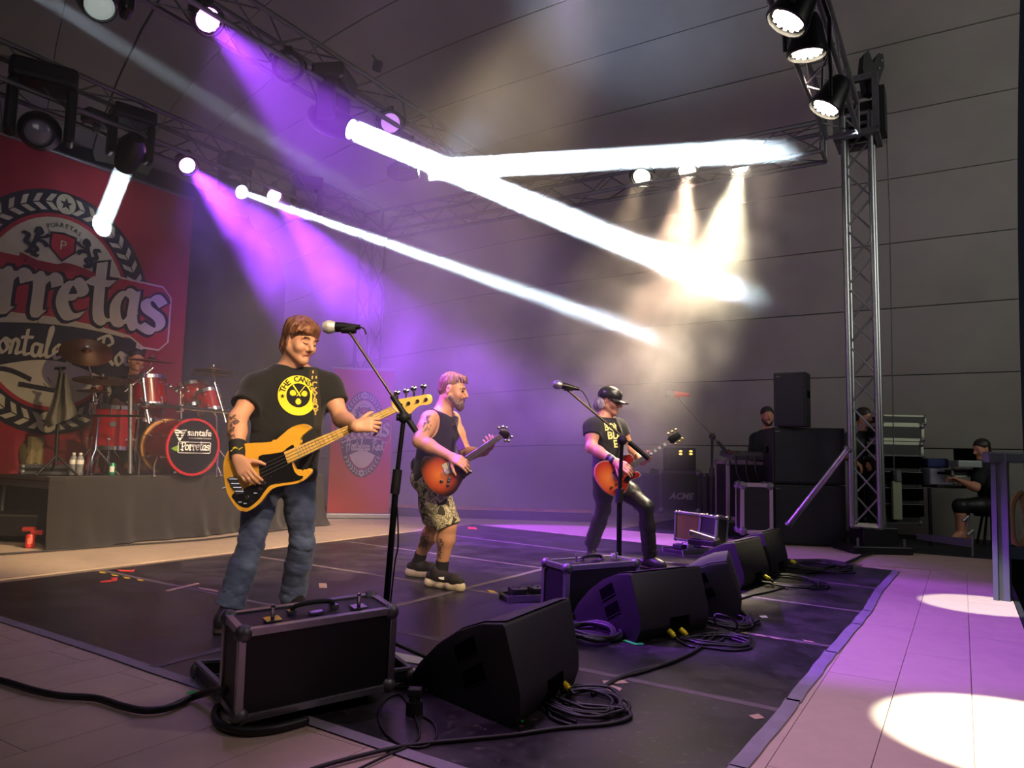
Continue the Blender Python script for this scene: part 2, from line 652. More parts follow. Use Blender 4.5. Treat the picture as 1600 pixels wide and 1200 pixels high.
for i in range(5):
    pts = []
    n = 10
    vl0, vr0 = cross_left(i), cross_right(i)
    vl1, vr1 = cross_left(i + 1), cross_right(i + 1)
    g = 0.004
    for k in range(n + 1):
        v = vr0 + (vl0 - vr0) * k / n
        pts.append((seam_u(i, v) + g, v))
    for k in range(n + 1):
        v = vl1 + (vr1 - vl1) * k / n
        pts.append((seam_u(i + 1, v) - g, v))
    u0, u1 = seam_u(i, vr0), seam_u(i + 1, vr1)
    for k in range(1, 6):
        u = u1 + (u0 - u1) * k / 6
        pts.append((u, rv(u)))
    mb = MB()
    mb.prism(pts, 0.004, STAGE, z0=0.0005)
    o = mb.build('mat_strip', M_mat, mat_root, world=True)
def tape(a, b, w, m, parent, z=0.0046, name='tape_strip', seg=6, wob=0.004):
    """flat strip between two floor points"""
    a, b = Vector(a), Vector(b)
    d = (b - a)
    d.z = 0
    t = d.normalized()
    nrm = Vector((-t.y, t.x, 0)) * (w / 2)
    vs_, fs_ = [], []
    rt = random.Random(int(abs(a.x * 1000) + abs(b.y * 777)))
    for i in range(seg + 1):
        p = a + d * (i / seg) + nrm.normalized() * rt.uniform(-wob, wob)
        p.z = 0
        vs_ += [p - nrm + Vector((0, 0, z)), p + nrm + Vector((0, 0, z)), p + nrm + Vector((0, 0, z + 0.0008)), p - nrm + Vector((0, 0, z + 0.0008))]
    for i in range(seg):
        k = i * 4
        fs_ += [(k + 3, k + 2, k + 6, k + 7), (k, k + 3, k + 7, k + 4), (k + 1, k + 5, k + 6, k + 2)]
    fs_ += [(0, 1, 2, 3), (seg * 4, seg * 4 + 3, seg * 4 + 2, seg * 4 + 1)]
    mb = MB()
    mb.add(vs_, fs_)
    return mb.build(name, m, parent, world=parent is not None)
for i in (1, 2, 3, 4):
    vl, vr = cross_left(i), cross_right(i)
    tape(S(seam_u(i, vr), vr), S(seam_u(i, vl), vl), 0.045, M_tape, mat_root)
tape(fl(237, 1044), fl(865, 886), 0.05, M_tape, mat_root, z=0.0056, seg=10)
# border tape along the two free edges
ps = sorted(right_edge)
for p, q in zip(ps, ps[1:]):
    tape(S(p[0] - 0.01, p[1]), S(q[0] + 0.01, q[1]), 0.055, M_tape2, mat_root, z=0.005)
tape(S(1.0, rv(1.9) + 0.01), S(*ps[0]), 0.055, M_tape2, mat_root, z=0.005)
tape(S(seam_u(0, 0.4), 0.4), S(seam_u(0, 5.4), 5.4), 0.055, M_tape2, mat_root, z=0.005, seg=14, wob=0.006)

def scrap(name, label, cat, pxs, m, z=0.006, th=0.0012, group=None):
    pts = [fl(x, y) for x, y in pxs]
    c = sum(pts, Vector()) / len(pts)
    t = thing(name, label, cat, (c.x, c.y, z), 0, group)
    mb = MB()
    mb.prism([(p.x - c.x, p.y - c.y) for p in pts], th)
    t2 = mb.build(name, m, None)
    t2.location = (c.x, c.y, z)
    tag(t2, label, cat, group)
    bpy.data.objects.remove(t)
    return t2
M_red = mat('red_tape', lin((225, 70, 60)), 0.5)
M_ytape = mat('yellow_tape', lin((205, 170, 50)), 0.5)
M_buff = mat('buff_tape', lin((175, 150, 125)), 0.6)
scrap('floor_tape', 'red angled tape mark near the far left mat edge, behind its twin', 'tape mark', [(183, 891), (187, 894), (208, 895), (211, 891), (205, 892.5), (190, 892)], M_red)
scrap('floor_tape', 'red arrow-shaped tape mark by the row of yellow dashes on the mat', 'tape mark', [(156, 910), (158, 912), (182, 909), (184, 904), (173, 904), (176, 907)], M_red)
for k, (x, y) in enumerate([(160, 896), (179, 900.5), (198, 904.5), (219, 908)]):
    scrap('tape_dash', ('yellow tape dash nearest the pale floor strip', 'yellow tape dash between the two red marks', 'yellow tape dash third from the mat edge', 'short worn yellow tape dash closest to the crossed tape')[k], 'tape mark',
          [(x - 6, y - 2), (x + 3, y - 1), (x + 6, y + 1.5), (x - 3, y + 1)], M_ytape, group='yellow dashes on the mat')
scrap('floor_tape', 'buff strip of tape lying across the mat seam beside the dashes', 'tape mark', [(258, 924), (262, 926), (312, 914), (309, 912)], M_buff)
scrap('floor_tape', 'buff strip of tape along the mat seam left of the bassist', 'tape mark', [(309, 919), (312, 922), (340, 927), (341, 924)], M_buff)
scrap('floor_tape', 'small square of buff tape behind the bassist shoe', 'tape mark', [(498, 913), (499, 920), (511, 920), (510, 913)], M_buff)
scrap('floor_tape', 'pinkish square of tape alone on the dark mat near the front edge', 'tape mark', [(1170, 1121), (1180, 1127), (1195, 1125), (1185, 1118)], M_buff)
for k, (x, y) in enumerate([(768, 926), (798, 929)]):
    scrap('tape_dash', ('yellow tape dash on the seam left of the pedalboard', 'yellow tape dash touching the pedalboard corner')[k], 'tape mark', [(x - 7, y - 3), (x + 4, y - 1), (x + 9, y + 2), (x - 3, y + 1)], M_ytape, group='yellow dashes by the pedalboard')
scrap('floor_tape', 'pink tape mark at the far corner of the mat', 'tape mark', [(731, 824), (732, 827), (745, 828), (744, 825)], M_red)
scrap('floor_tape', 'worn pale tape patch on the mat beside the cable coil', 'tape mark', [(921, 1075), (931, 1085), (966, 1086), (972, 1078), (955, 1073)], M_buff)
scrap('floor_tape', 'pale tape strip above the worn patch beside the cable coil', 'tape mark', [(941, 1066), (944, 1071), (982, 1070), (975, 1065)], M_buff)
scrap('floor_tape', 'white tape strip on the mat between the far cable coils and mat edge', 'tape mark', [(1186, 964), (1190, 967), (1200, 967), (1197, 963.5)], M_white)
for k in range(4):
    x = [1160, 1187, 1210, 1262][k]
    y = [989.5, 994, 998, 1003][k]
    scrap('tape_dash', ('pinkish tape dash nearest the coiled cables', 'second pinkish tape dash out from the coiled cables', 'long pale tape dash mid-way to the mat edge', 'pale tape dash nearest the mat edge')[k], 'tape mark', [(x - 8, y - 1.5), (x + 6, y + 1), (x + 12, y + 3.5), (x - 4, y + 1)], M_buff, group='tape dashes on the seam')

# ------------------------------------------------------------------ haze
def make_haze():
    m = bpy.data.materials.new('stage_haze')
    m.use_nodes = True
    nt = m.node_tree
    nt.nodes.remove(nt.nodes['Principled BSDF'])
    out = nt.nodes['Material Output']
    vsn = nt.nodes.new('ShaderNodeVolumeScatter')
    vsn.inputs['Anisotropy'].default_value = 0.25
    vsn.inputs['Color'].default_value = (1, 1, 1, 1)
    nt.links.new(vsn.outputs[0], out.inputs['Volume'])
    geo = nt.nodes.new('ShaderNodeNewGeometry')
    def noise(scale, detail, lo, hi, a, b):
        n = nt.nodes.new('ShaderNodeTexNoise')
        n.inputs['Scale'].default_value = scale
        n.inputs['Detail'].default_value = detail
        n.inputs['Roughness'].default_value = 0.55
        n.inputs['Distortion'].default_value = 0.4
        nt.links.new(geo.outputs['Position'], n.inputs['Vector'])
        r = nt.nodes.new('ShaderNodeMapRange')
        for i, x in zip((1, 2, 3, 4), (lo, hi, a, b)):
            r.inputs[i].default_value = x
        nt.links.new(n.outputs['Fac'], r.inputs[0])
        return r.outputs[0]
    def m2(op, a, b):
        x = nt.nodes.new('ShaderNodeMath')
        x.operation = op
        for i, q in enumerate((a, b)):
            if isinstance(q, (int, float)):
                x.inputs[i].default_value = q
            else:
                nt.links.new(q, x.inputs[i])
        return x.outputs[0]
    nz = noise(0.9, 3, 0.35, 0.7, 0.35, 1.6)
    puff = noise(1.9, 4, 0.42, 0.62, 0.0, 1.0)
    vd = nt.nodes.new('ShaderNodeVectorMath')
    vd.operation = 'DOT_PRODUCT'
    nt.links.new(geo.outputs['Position'], vd.inputs[0])
    vd.inputs[1].default_value = tuple(VX)
    fr_ = nt.nodes.new('ShaderNodeMapRange')
    fr_.interpolation_type = 'SMOOTHSTEP'
    for i, x in zip((1, 2, 3, 4), (2.1, 2.9, 0.0, 1.0)):
        fr_.inputs[i].default_value = x
    nt.links.new(vd.outputs['Value'], fr_.inputs[0])
    total = m2('MULTIPLY', m2('MULTIPLY', nz, HAZE_BASE), fr_.outputs[0])
    for (c, rad, dens) in CLOUDS:
        mp = nt.nodes.new('ShaderNodeVectorMath')
        mp.operation = 'SUBTRACT'
        nt.links.new(geo.outputs['Position'], mp.inputs[0])
        mp.inputs[1].default_value = c
        dv = nt.nodes.new('ShaderNodeVectorMath')
        dv.operation = 'DIVIDE'
        nt.links.new(mp.outputs[0], dv.inputs[0])
        dv.inputs[1].default_value = rad
        ln = nt.nodes.new('ShaderNodeVectorMath')
        ln.operation = 'LENGTH'
        nt.links.new(dv.outputs[0], ln.inputs[0])
        r = nt.nodes.new('ShaderNodeMapRange')
        r.interpolation_type = 'SMOOTHSTEP'
        for i, x in zip((1, 2, 3, 4), (1.0, 0.25, 0.0, dens)):
            r.inputs[i].default_value = x
        nt.links.new(ln.outputs['Value'], r.inputs[0])
        total = m2('ADD', total, m2('MULTIPLY', r.outputs[0], puff))
    nt.links.new(total, vsn.inputs['Density'])
    return m
HAZE_BASE = 0.040
def A(px, py, Y):
    return tuple(at(px, py, Y))
CLOUDS = [
    (A(1120, 360, 7.7), (1.15, 1.0, 1.3), 0.9),
    (A(1010, 470, 7.5), (1.25, 1.1, 1.3), 0.9),
    (A(970, 590, 7.2), (1.15, 1.1, 1.1), 0.8),
    (A(850, 560, 7.8), (1.5, 1.3, 1.3), 0.34),
    (A(620, 480, 8.2), (1.9, 1.4, 1.7), 0.16),
    (A(410, 360, 7.6), (1.4, 1.3, 1.3), 0.34),
    (A(760, 250, 8.0), (1.5, 1.5, 0.8), 0.22),
]
mb = MB()
mb.box((5.8, 4.48, 3.02), (8.0, 7.15, 5.9), STAGE)
haze = mb.build('haze', make_haze())
tag(haze, 'drifting stage haze and smoke catching the coloured light beams', 'haze', kind='stuff')
# ------------------------------------------------------------------ trusses
def truss(name, label, A_, B_, s, up=(0, 0, 1), pitch=0.42, group=None, m=None, cr=0.024, br=0.009):
    m = m or M_alud
    A_, B_ = Vector(A_), Vector(B_)
    d = B_ - A_
    L = d.length
    M = frame(A_, d, up)          # local z along the truss
    t = thing(name, label, 'truss', group=group, M=M)
    h = s / 2
    mb = MB()
    mb.cyl((0, 0, 0), (0, 0, L), cr, n=10)
    ch = None
    for x, y in ((-h, -h), (h, -h), (h, h), (-h, h)):
        if ch is None:
            ch = mb.build('chord', m, t, smooth=True)
            o = ch
        else:
            o = ch.copy()
            COL.objects.link(o)
        o.location = (x, y, 0)
    n = max(2, int(round(L / pitch)))
    p = L / n
    bl = math.hypot(s, p)
    mb = MB()
    mb.cyl((0, 0, 0), (0, 0, bl), br, n=6)
    b0 = mb.build('brace', m, t, smooth=True)
    first = True
    cs = [(-h, -h), (h, -h), (h, h), (-h, h)]
    for f in range(4):
        a, b = cs[f], cs[(f + 1) % 4]
        for k in range(n):
            q0 = Vector((*(a if k % 2 == 0 else b), k * p))
            q1 = Vector((*(b if k % 2 == 0 else a), (k + 1) * p))
            o = b0 if first else b0.copy()
            if not first:
                COL.objects.link(o)
            first = False
            o.matrix_basis = frame(q0, q1 - q0, (0.3, 1, 0))
    # end frames
    for z in (0.0, L):
        mb = MB()
        for i in range(4):
            a, b = cs[i], cs[(i + 1) % 4]
            mb.cyl((*a, z), (*b, z), cr * 0.8, n=6)
        mb.build('end_frame', m, t, smooth=True)
    return t
TZ = 4.32
TU = 8.05
TR = 0.30
truss('rear_truss', 'horizontal aluminium truss over the drums, carrying purple lamps and beams', S(1.2, 7.35, TZ), S(TU - 0.15, 7.35, TZ), 0.34, group='lighting rig trusses')
truss('middle_truss', 'horizontal aluminium truss across mid-stage with the brightest white beam lamp', S(1.6, 4.85, TZ), S(TU - 0.15, 4.85, TZ), 0.30, group='lighting rig trusses')
truss('side_truss', 'horizontal aluminium truss along the far wall carrying three white floods', S(TU, 1.15, TZ), S(TU, 7.55, TZ), 0.32, group='lighting rig trusses')
truss('front_truss', 'horizontal aluminium truss running overhead to the silver tower', S(3.0, 0.95, TZ + 0.12), S(TU - 0.15, 0.95, TZ + 0.12), 0.30, group='lighting rig trusses')
# tower in front, right
tb = fl(1362, 862)
tower_base = Vector((tb.x, tb.y, 0.0))
TWB = at(1356, 822, tb.y)
TWT = at(1340, 186, tb.y)
axis_t = (TWT - TWB)
t = truss('lighting_tower', 'tall silver truss tower standing right of the black speaker stack', TWB, TWT, 0.27, up=VX, pitch=0.33, group='truss towers', m=M_alu, cr=0.03, br=0.011)
Mt = frame(TWT, axis_t, VX)
sl = thing('tower_sleeve', 'grey aluminium corner block clamped on top of the silver tower', 'truss sleeve', M=Mt)
mb = MB()
for x in (-0.2, 0.2):
    for y in (-0.2, 0.2):
        mb.box((x, y, 0.06), (0.06, 0.06, 0.62))
mb.build('post', M_alud, sl)
for z in (-0.25, 0.37):
    mb = MB()
    for x in (-0.2, 0.2):
        mb.box((x, 0, z), (0.055, 0.46, 0.07))
        mb.box((0, x, z), (0.46, 0.055, 0.07))
    mb.build('collar', M_alud, sl)
mb = MB()
mb.box((0.0, -0.26, 0.02), (0.3, 0.05, 0.5))
mb.box((0.22, 0.0, 0.05), (0.05, 0.32, 0.46))
mb.build('side_plate', M_black, sl)
# dark hoist hanging off the block
ho = thing('chain_hoist', 'black winged hoist body hanging at the top of the silver tower', 'hoist', at(1358, 110, tb.y - 0.15))
mb = MB()
mb.prism([(-0.06, -0.28), (0.03, -0.3), (0.14, 0.02), (0.13, 0.16), (0.08, 0.17), (0.02, 0.05), (-0.03, 0.2), (-0.08, 0.16), (-0.1, 0.0)], 0.12, Matrix.Rotation(R(90), 4, 'X'), z0=-0.06)
mb.build('housing', M_black, ho)
for k in range(4):
    mb = MB()
    mb.cyl((0.11 - 0.03 * k, -0.07, 0.08 - 0.09 * k), (0.11 - 0.03 * k, -0.055, 0.08 - 0.09 * k), 0.012, n=8)
    mb.build('bolt', M_alu, ho)
# tower base block
bb = thing('ballast_block', 'black steel foot block under the silver tower', 'base', tower_base)
h_ = TWB.z
mb = MB()
mb.box((0, 0, 0.04), (0.62, 0.5, 0.08), bev=0.01)
mb.box((0.02, 0.0, h_ / 2 + 0.03), (0.36, 0.34, h_ - 0.06), bev=0.01)
mb.build('block', M_blackm, bb)
mb = MB()
for s_ in (-1, 1):
    mb.cyl((0.24 * s_, -0.2, 0.0), (0.24 * s_, -0.2, 0.16), 0.014)
mb.build('jack_screw', M_alud, bb, smooth=True)
# rear tower in the purple haze
rt_b = S(TU, 7.5, 0)
truss('lighting_tower', 'slim truss tower lost in purple haze behind the roll-up banner', rt_b, rt_b + Vector((0, 0, TZ - 0.1)), 0.27, up=VX, pitch=0.45, group='truss towers')
# diagonal brace pole by the speakers
pb = thing('brace_pole', 'thick silver pole leaning diagonally from the floor to the tower', 'pole', at(1232, 820, 6.9))
mb = MB()
p1 = at(1325, 702, 6.6) - at(1232, 820, 6.9)
mb.cyl((0, 0, 0), p1, 0.027, n=14)
mb.build('tube', M_alu, pb, smooth=True)
mb = MB()
mb.cyl(p1 * 0.985, p1 * 1.02, 0.038, n=12)
mb.cyl(p1 * -0.01, p1 * 0.02, 0.034, n=12)
mb.build('coupler', M_alud, pb, smooth=True)
mb = MB()
q0, q1 = at(1376, -40, 8.5), at(1397, 742, 8.5)
mb.tube([Vector((0, 0, 0)), (q1 - q0) * 0.5 + Vector((0.03, 0, 0)), q1 - q0], 0.006, 6)
tt = mb.build('hoist_cable', M_alud, smooth=True)
tt.location = q0
tag(tt, 'thin cable hanging straight down right of the silver tower', 'cable')

# ------------------------------------------------------------------ lamps of the rig
def emissive(name, col, e):
    return mat(name, (0.8, 0.8, 0.8), 0.3, emit=col, estr=e)
E_purple = emissive('lens_purple_lit', (1.0, 0.35, 1.0), 14)
E_warm = emissive('lens_warm_lit', (1.0, 0.86, 0.62), 22)
E_warm2 = emissive('lens_pale_lit', (1.0, 0.95, 0.75), 30)
E_white = emissive('lens_white_lit', (0.85, 0.95, 1.0), 30)
E_dim = emissive('lens_violet_dim', (0.62, 0.22, 0.9), 0.8)
M_lens = mat('lens_off', lin((120, 118, 135)), 0.15, spec=0.8)
def par(label, pos, target, lens, hang, size=1.0, group=None, name='par_lamp'):
    """LED flood: can, lens with a ring of diodes, yoke and clamp; root where it clamps"""
    pos = Vector(pos)
    t = thing(name, label, 'stage lamp', pos, group=group)
    M = Matrix.Translation(-pos) @ frame(pos, Vector(target) - pos)
    s = size
    mb = MB()
    mb.lathe([(0.0, -0.2 * s), (0.06 * s, -0.2 * s), (0.085 * s, -0.14 * s), (0.1 * s, -0.05 * s), (0.115 * s, 0.0), (0.118 * s, 0.03 * s), (0.105 * s, 0.035 * s), (0.104 * s, 0.01 * s)], 20, M)
    mb.build('can', M_blackm, t, smooth=True)
    mb = MB()
    mb.lathe([(0.0, 0.018 * s), (0.06 * s, 0.016 * s), (0.102 * s, 0.006 * s), (0.102 * s, 0.0)], 20, M)
    ln = mb.build('lens', lens, t, smooth=True)
    mb = MB()
    for rr_, n in ((0.0, 1), (0.036 * s, 6), (0.072 * s, 12)):
        for k in range(n):
            a = 2 * math.pi * k / n
            mb.sphere((rr_ * math.cos(a), rr_ * math.sin(a), 0.02 * s), 0.014 * s, 6, M, sc=(1, 1, 0.5))
    mb.build('diode_cluster', lens, t, smooth=True)
    up = Vector((0, 0, hang))
    x = (M.to_3x3() @ Vector((1, 0, 0)))
    mb = MB()
    mb.tube([x * 0.125 * s, x * 0.13 * s + up * 0.45, x * 0.09 * s + up * 0.8, up * 0.82, x * -0.09 * s + up * 0.8, x * -0.13 * s + up * 0.45, x * -0.125 * s], 0.012 * s, 6)
    mb.build('yoke', M_blackm, t, smooth=True)
    mb = MB()
    mb.cyl(up * 0.8, up * 1.05, 0.02 * s)
    mb.box(up * 1.0, (0.06, 0.05, 0.09))
    mb.build('clamp', M_blackm, t)
    return t
def moving_head(label, pos, target, lens, hang, size=1.0, group='moving head beam lamps', name='moving_head_lamp', yaw=0.0):
    """base, two fork arms, swivelling head with a lens; root at the pivot"""
    pos = Vector(pos)
    t = thing(name, label, 'stage lamp', pos, group=group)
    s = size
    M = Matrix.Translation(-pos) @ frame(pos, Vector(target) - pos)
    x = (M.to_3x3() @ Vector((1, 0, 0)))
    x.z = 0
    x.normalize()
    Mb = frame((0, 0, 0), (0, 0, 1), x.cross(Vector((0, 0, 1))))
    mb = MB()
    mb.box((0, 0, 0.34 * s), (0.36 * s, 0.26 * s, 0.13 * s), Mb, bev=0.03 * s)
    mb.build('base', M_blackm, t)
    for sg in (-1, 1):
        mb = MB()
        mb.box((0.155 * s * sg, 0, 0.12 * s), (0.06 * s, 0.15 * s, 0.34 * s), Mb, bev=0.02 * s)
        mb.build('fork_arm', M_blackm, t)
    mb = MB()
    mb.lathe([(0.0, -0.2 * s), (0.07 * s, -0.19 * s), (0.115 * s, -0.1 * s), (0.12 * s, 0.0), (0.105 * s, 0.1 * s), (0.085 * s, 0.17 * s), (0.08 * s, 0.17 * s), (0.076 * s, 0.14 * s)], 20, M)
    mb.build('head', M_blackm, t, smooth=True)
    mb = MB()
    mb.lathe([(0.0, 0.165 * s), (0.05 * s, 0.16 * s), (0.077 * s, 0.145 * s)], 20, M)
    mb.build('lens', lens, t, smooth=True)
    mb = MB()
    for sg in (-1, 1):
        mb.box((0.1 * s * sg, 0, 0.34 * s + 0.065 * s + (hang - 0.4 * s) / 2), (0.05, 0.05, max(0.04, hang - 0.4 * s)), Mb)
    mb.build('clamp', M_blackm, t)
    return t
def on_truss(px, py, v=None, u=None):
    """point where the ray through a pixel meets the vertical plane of a truss"""
    if v is not None:
        return onplane(px, py, S(0, v, 0), VX)
    return onplane(px, py, S(u, 0, 0), UX)
PUR = (0.36, 0.05, 1.0)
WHT = (0.72, 0.88, 1.0)
# middle truss
PG = 'purple LED par lamps'
def pwr_spot(p, q, power, col, ang, blend=0.4, size=0.06, name='lamp_light', vol=1.0):
    p, q = Vector(p), Vector(q)
    return spot(p + (q - p).normalized() * 0.07, q, power, col, ang, blend, size, name, vol)
def hangz(p, z=TZ - 0.17):
    return max(0.12, z - p.z)
p = on_truss(324, 30, v=4.75)
tg = S(4.9, 1.0, 0)
par('purple lit par lamp at the top of the picture on the middle truss', p, tg.lerp(CAM, 0.35), E_purple, hangz(p), 1.05, PG)
pwr_spot(p, tg, 3600, PUR, 34, vol=1.0)
spot(p, S(4.4, 2.6, 0), 1300, (0.56, 0.26, 1.0), 84, 0.8, 0.1, 'purple_flood', vol=0.1)
p = on_truss(450, 103, v=4.75)
par('unlit par lamp with a grey lens on the middle truss', p, at(560, 400, 3.5), M_lens, hangz(p), 1.15, PG)
p = on_truss(610, 192, v=4.75)
par('faintly violet par lamp at the far end of the middle truss', p, at(760, 420, 4.0), E_dim, hangz(p), 1.1, PG)
p = on_truss(520, 190, v=4.75)
q = at(1600, 640, 5.6)
moving_head('black moving head firing the thick white beam from the middle truss', p, q, E_white, hangz(p), 1.15)
beam(p, q, 480, WHT, 0.19, 1.8)
p = on_truss(152, -6, v=4.75)
moving_head('moving head with a glassy lens at the top left corner of the picture', p, at(240, 400, 3.0), mat('lens_glass', lin((170, 190, 180)), 0.08, spec=1.0, emit=(0.7, 0.8, 0.75), estr=0.35), hangz(p), 1.15)
# rear truss
p = on_truss(292, 258, v=7.25)
tg = S(6.4, 3.2, 0)
par('purple lit par lamp between the short white beam and the thin white beam', p, tg.lerp(CAM, 0.35), E_purple, hangz(p), 1.0, PG)
pwr_spot(p, tg, 5600, PUR, 33, vol=1.0)
spot(p, S(6.6, 8.2, 1.4), 700, (0.2, 0.05, 1.0), 76, 0.8, 0.08, 'drape_violet')
p = on_truss(428, 305, v=7.25)
tg = S(7.4, 4.4, 0.3)
par('purple lit par lamp above the start of the thin white beam', p, tg.lerp(CAM, 0.35), E_purple, hangz(p), 1.0, PG)
pwr_spot(p, tg, 5600, PUR, 33, vol=1.0)
p = on_truss(203, 240, v=7.25)
q = onplane(160, 350, S(0, 8.1, 0), VX)
moving_head('moving head firing the short thick white beam down towards the red backdrop', p, q, E_white, hangz(p), 1.15)
beam(p, q, 240, WHT, 0.18, 2.0)
p = on_truss(62, 205, v=7.2)
moving_head('dark unlit moving head hanging leftmost on the rear truss', p, at(0, 300, 3.0), M_lens, hangz(p), 1.5)
p = on_truss(366, 296, v=7.25)
q = at(1600, 731, 4.1)
moving_head('moving head firing the long thin white beam from the rear truss', p, q, E_white, hangz(p), 1.0)
beam(p, q, 36, WHT, 0.06, 1.6)
p = on_truss(478, 330, v=7.25)
moving_head('dark unlit moving head nearest the corner of the rear truss', p, at(520, 500, 6.0), M_lens, hangz(p), 1.1)
for lab, px, py in (('small black box clamped on the rear truss at its left end', 42, 112), ('small dark box on the rear truss left of the short white beam', 152, 185)):
    p = on_truss(px, py, v=7.35)
    b = thing('truss_box', lab, 'box', p)
    mb = MB()
    mb.box((0, 0, 0), (0.26, 0.16, 0.13), STAGE, bev=0.02)
    mb.build('case', M_black, b)
    mb = MB()
    mb.box((0, 0, -0.1), (0.05, 0.05, 0.1), STAGE)
    mb.build('clamp', M_alud, b)
# side truss floods
WG = 'white floods on the side truss'
for lab, px, py, tx, ty, tY, sz, e, pw, colr in (
        ('white lit flood seen side-on, leftmost of three on the side truss', 1003, 275, 960, 420, 7.5, 1.15, E_warm, 500, (1, 0.72, 0.45)),
        ('white lit flood in the middle of three on the side truss', 1074, 266, 1010, 560, 5.2, 1.1, E_warm, 4200, (1, 0.66, 0.44)),
        ('brightest white lit flood on the side truss nearest the tower', 1156, 258, 1080, 560, 4.9, 1.1, E_warm2, 3600, (1, 0.88, 0.58))):
    p = on_truss(px, py, u=TU - 0.1)
    q = at(tx, ty, tY) if px < 1050 else S(5.6, 3.3 - px / 1000, 0)
    par(lab, p, q, e, hangz(p), sz, WG)
    pwr_spot(p, q, pw, colr, 31, 0.8)
# front truss floods
for lab, px, py, tx, ty, tY in (
        ('white lit flood at the top of the picture, uppermost on the front truss', 1233, 28, 1190, 110, 3.4),
        ('white lit flood pointing straight down, middle one on the front truss', 1261, 78, 1259, 150, 5.9),
        ('white lit flood lowest on the front truss beside the tower block', 1292, 165, 1240, 250, 4.9)):
    p = on_truss(px, py, v=0.85)
    q = p + Vector((-0.55 if py != 78 else 0.02, 0.12, -1.0))
    par(lab, p, q, E_warm, hangz(p, TZ), 1.2, 'white floods on the front truss')
    pwr_spot(p, S(5.8, 3.0, 0.8), 220, (1, 0.8, 0.6), 34, 0.6, vol=0.1)
# beam crossing the middle of the picture
p = on_truss(632, 268, v=4.85)
q = at(1700, 205, 7.0)
moving_head('moving head hidden in glare, sending the level white beam right', p, q, E_white, hangz(p), 0.9)
beam(p, q, 420, WHT, 0.22, 1.2)
spot(p + (q - p).normalized() * 0.3, at(930, 40, 8.0), 300, (0.45, 0.62, 1.0), 54, 0.9, 0.1, 'beam_glow_fill')  # added spot imitating the bluish glow of scattered light round the beam
# faint beams from lamps left of the picture
beam(at(-260, 60, 6.3), at(520, 500, 5.5), 5, WHT, 0.2, 3.0)
beam(at(-120, -120, 5.0), at(420, 215, 4.5), 1.4, WHT, 0.1, 1.5)
# white pools on the walkway
spot(at(1380, -600, 3.9), fl(1535, 945), 3000, (0.95, 1.0, 0.85), 7.0, 0.08, 0.03, 'pool_light', vol=0.3)
spot(at(1500, -900, 2.4), fl(1600, 1152), 4200, (0.95, 1.0, 0.85), 11.0, 0.08, 0.03, 'pool_light', vol=0.3)
# purple wash for the walkway
spot(S(4.4, 2.4, 4.4), S(3.8, 0.1, 0), 380, (0.68, 0.42, 1.0), 54, 0.7, 0.08, 'walkway_purple', vol=0.1)
spot(S(2.6, 2.6, 4.3), S(1.9, 0.1, 0), 330, (0.78, 0.42, 0.95), 46, 0.7, 0.08, 'walkway_purple', vol=0.1)
spot(S(1.2, -0.6, 4.4), S(1.6, 0.1, 0), 90, (1.0, 0.32, 0.62), 50, 0.8, 0.08, 'walkway_pink', vol=0.1)
# ------------------------------------------------------------------ lettering helpers
def text_mesh(txt, size=1.0, shear=0.0, bold=0.0, spacing=1.0, align='CENTER'):
    """the built-in font as (verts2d, faces)"""
    cu = bpy.data.curves.new('tmp', 'FONT')
    cu.body = txt
    cu.size = size
    cu.shear = shear
    cu.offset = bold
    cu.space_character = spacing
    cu.align_x = align
    cu.align_y = 'CENTER'
    cu.resolution_u = 2
    o = bpy.data.objects.new('tmp', cu)
    COL.objects.link(o)
    dg = bpy.context.evaluated_depsgraph_get()
    me = o.evaluated_get(dg).to_mesh()
    vs = [tuple(v.co) for v in me.vertices]
    fs = [tuple(p.vertices) for p in me.polygons]
    bpy.data.objects.remove(o)
    bpy.data.curves.remove(cu)
    return vs, fs
def nib_strokes(mb, strokes, M, w=0.2, ang=35, z=0.0, grow=0.0, mn=0.05):
    a = R(ang)
    for st in strokes:
        pts = smooth_curve([(p[0], p[1], 0) for p in st], 4) if len(st) > 2 else [Vector((p[0], p[1], 0)) for p in st]
        nx, ny = math.cos(a) * (w / 2 + grow), math.sin(a) * (w / 2 + grow)
        for p, q in zip(pts, pts[1:]):
            t = (q - p)
            if t.length < 1e-6:
                continue
            t.normalize()
            nr = Vector((-t.y, t.x)) * (mn / 2 + grow)
            e = t * (grow + 0.01)
            s_ = 1 if (nx * -t.y + ny * t.x) > 0 else -1
            ox, oy = nx * s_ + nr.x, ny * s_ + nr.y
            vs = [(p.x - e.x + ox, p.y - e.y + oy, z), (p.x - e.x - ox, p.y - e.y - oy, z), (q.x + e.x - ox, q.y + e.y - oy, z), (q.x + e.x + ox, q.y + e.y + oy, z)]
            mb.add(vs, [(0, 1, 2, 3)], M)
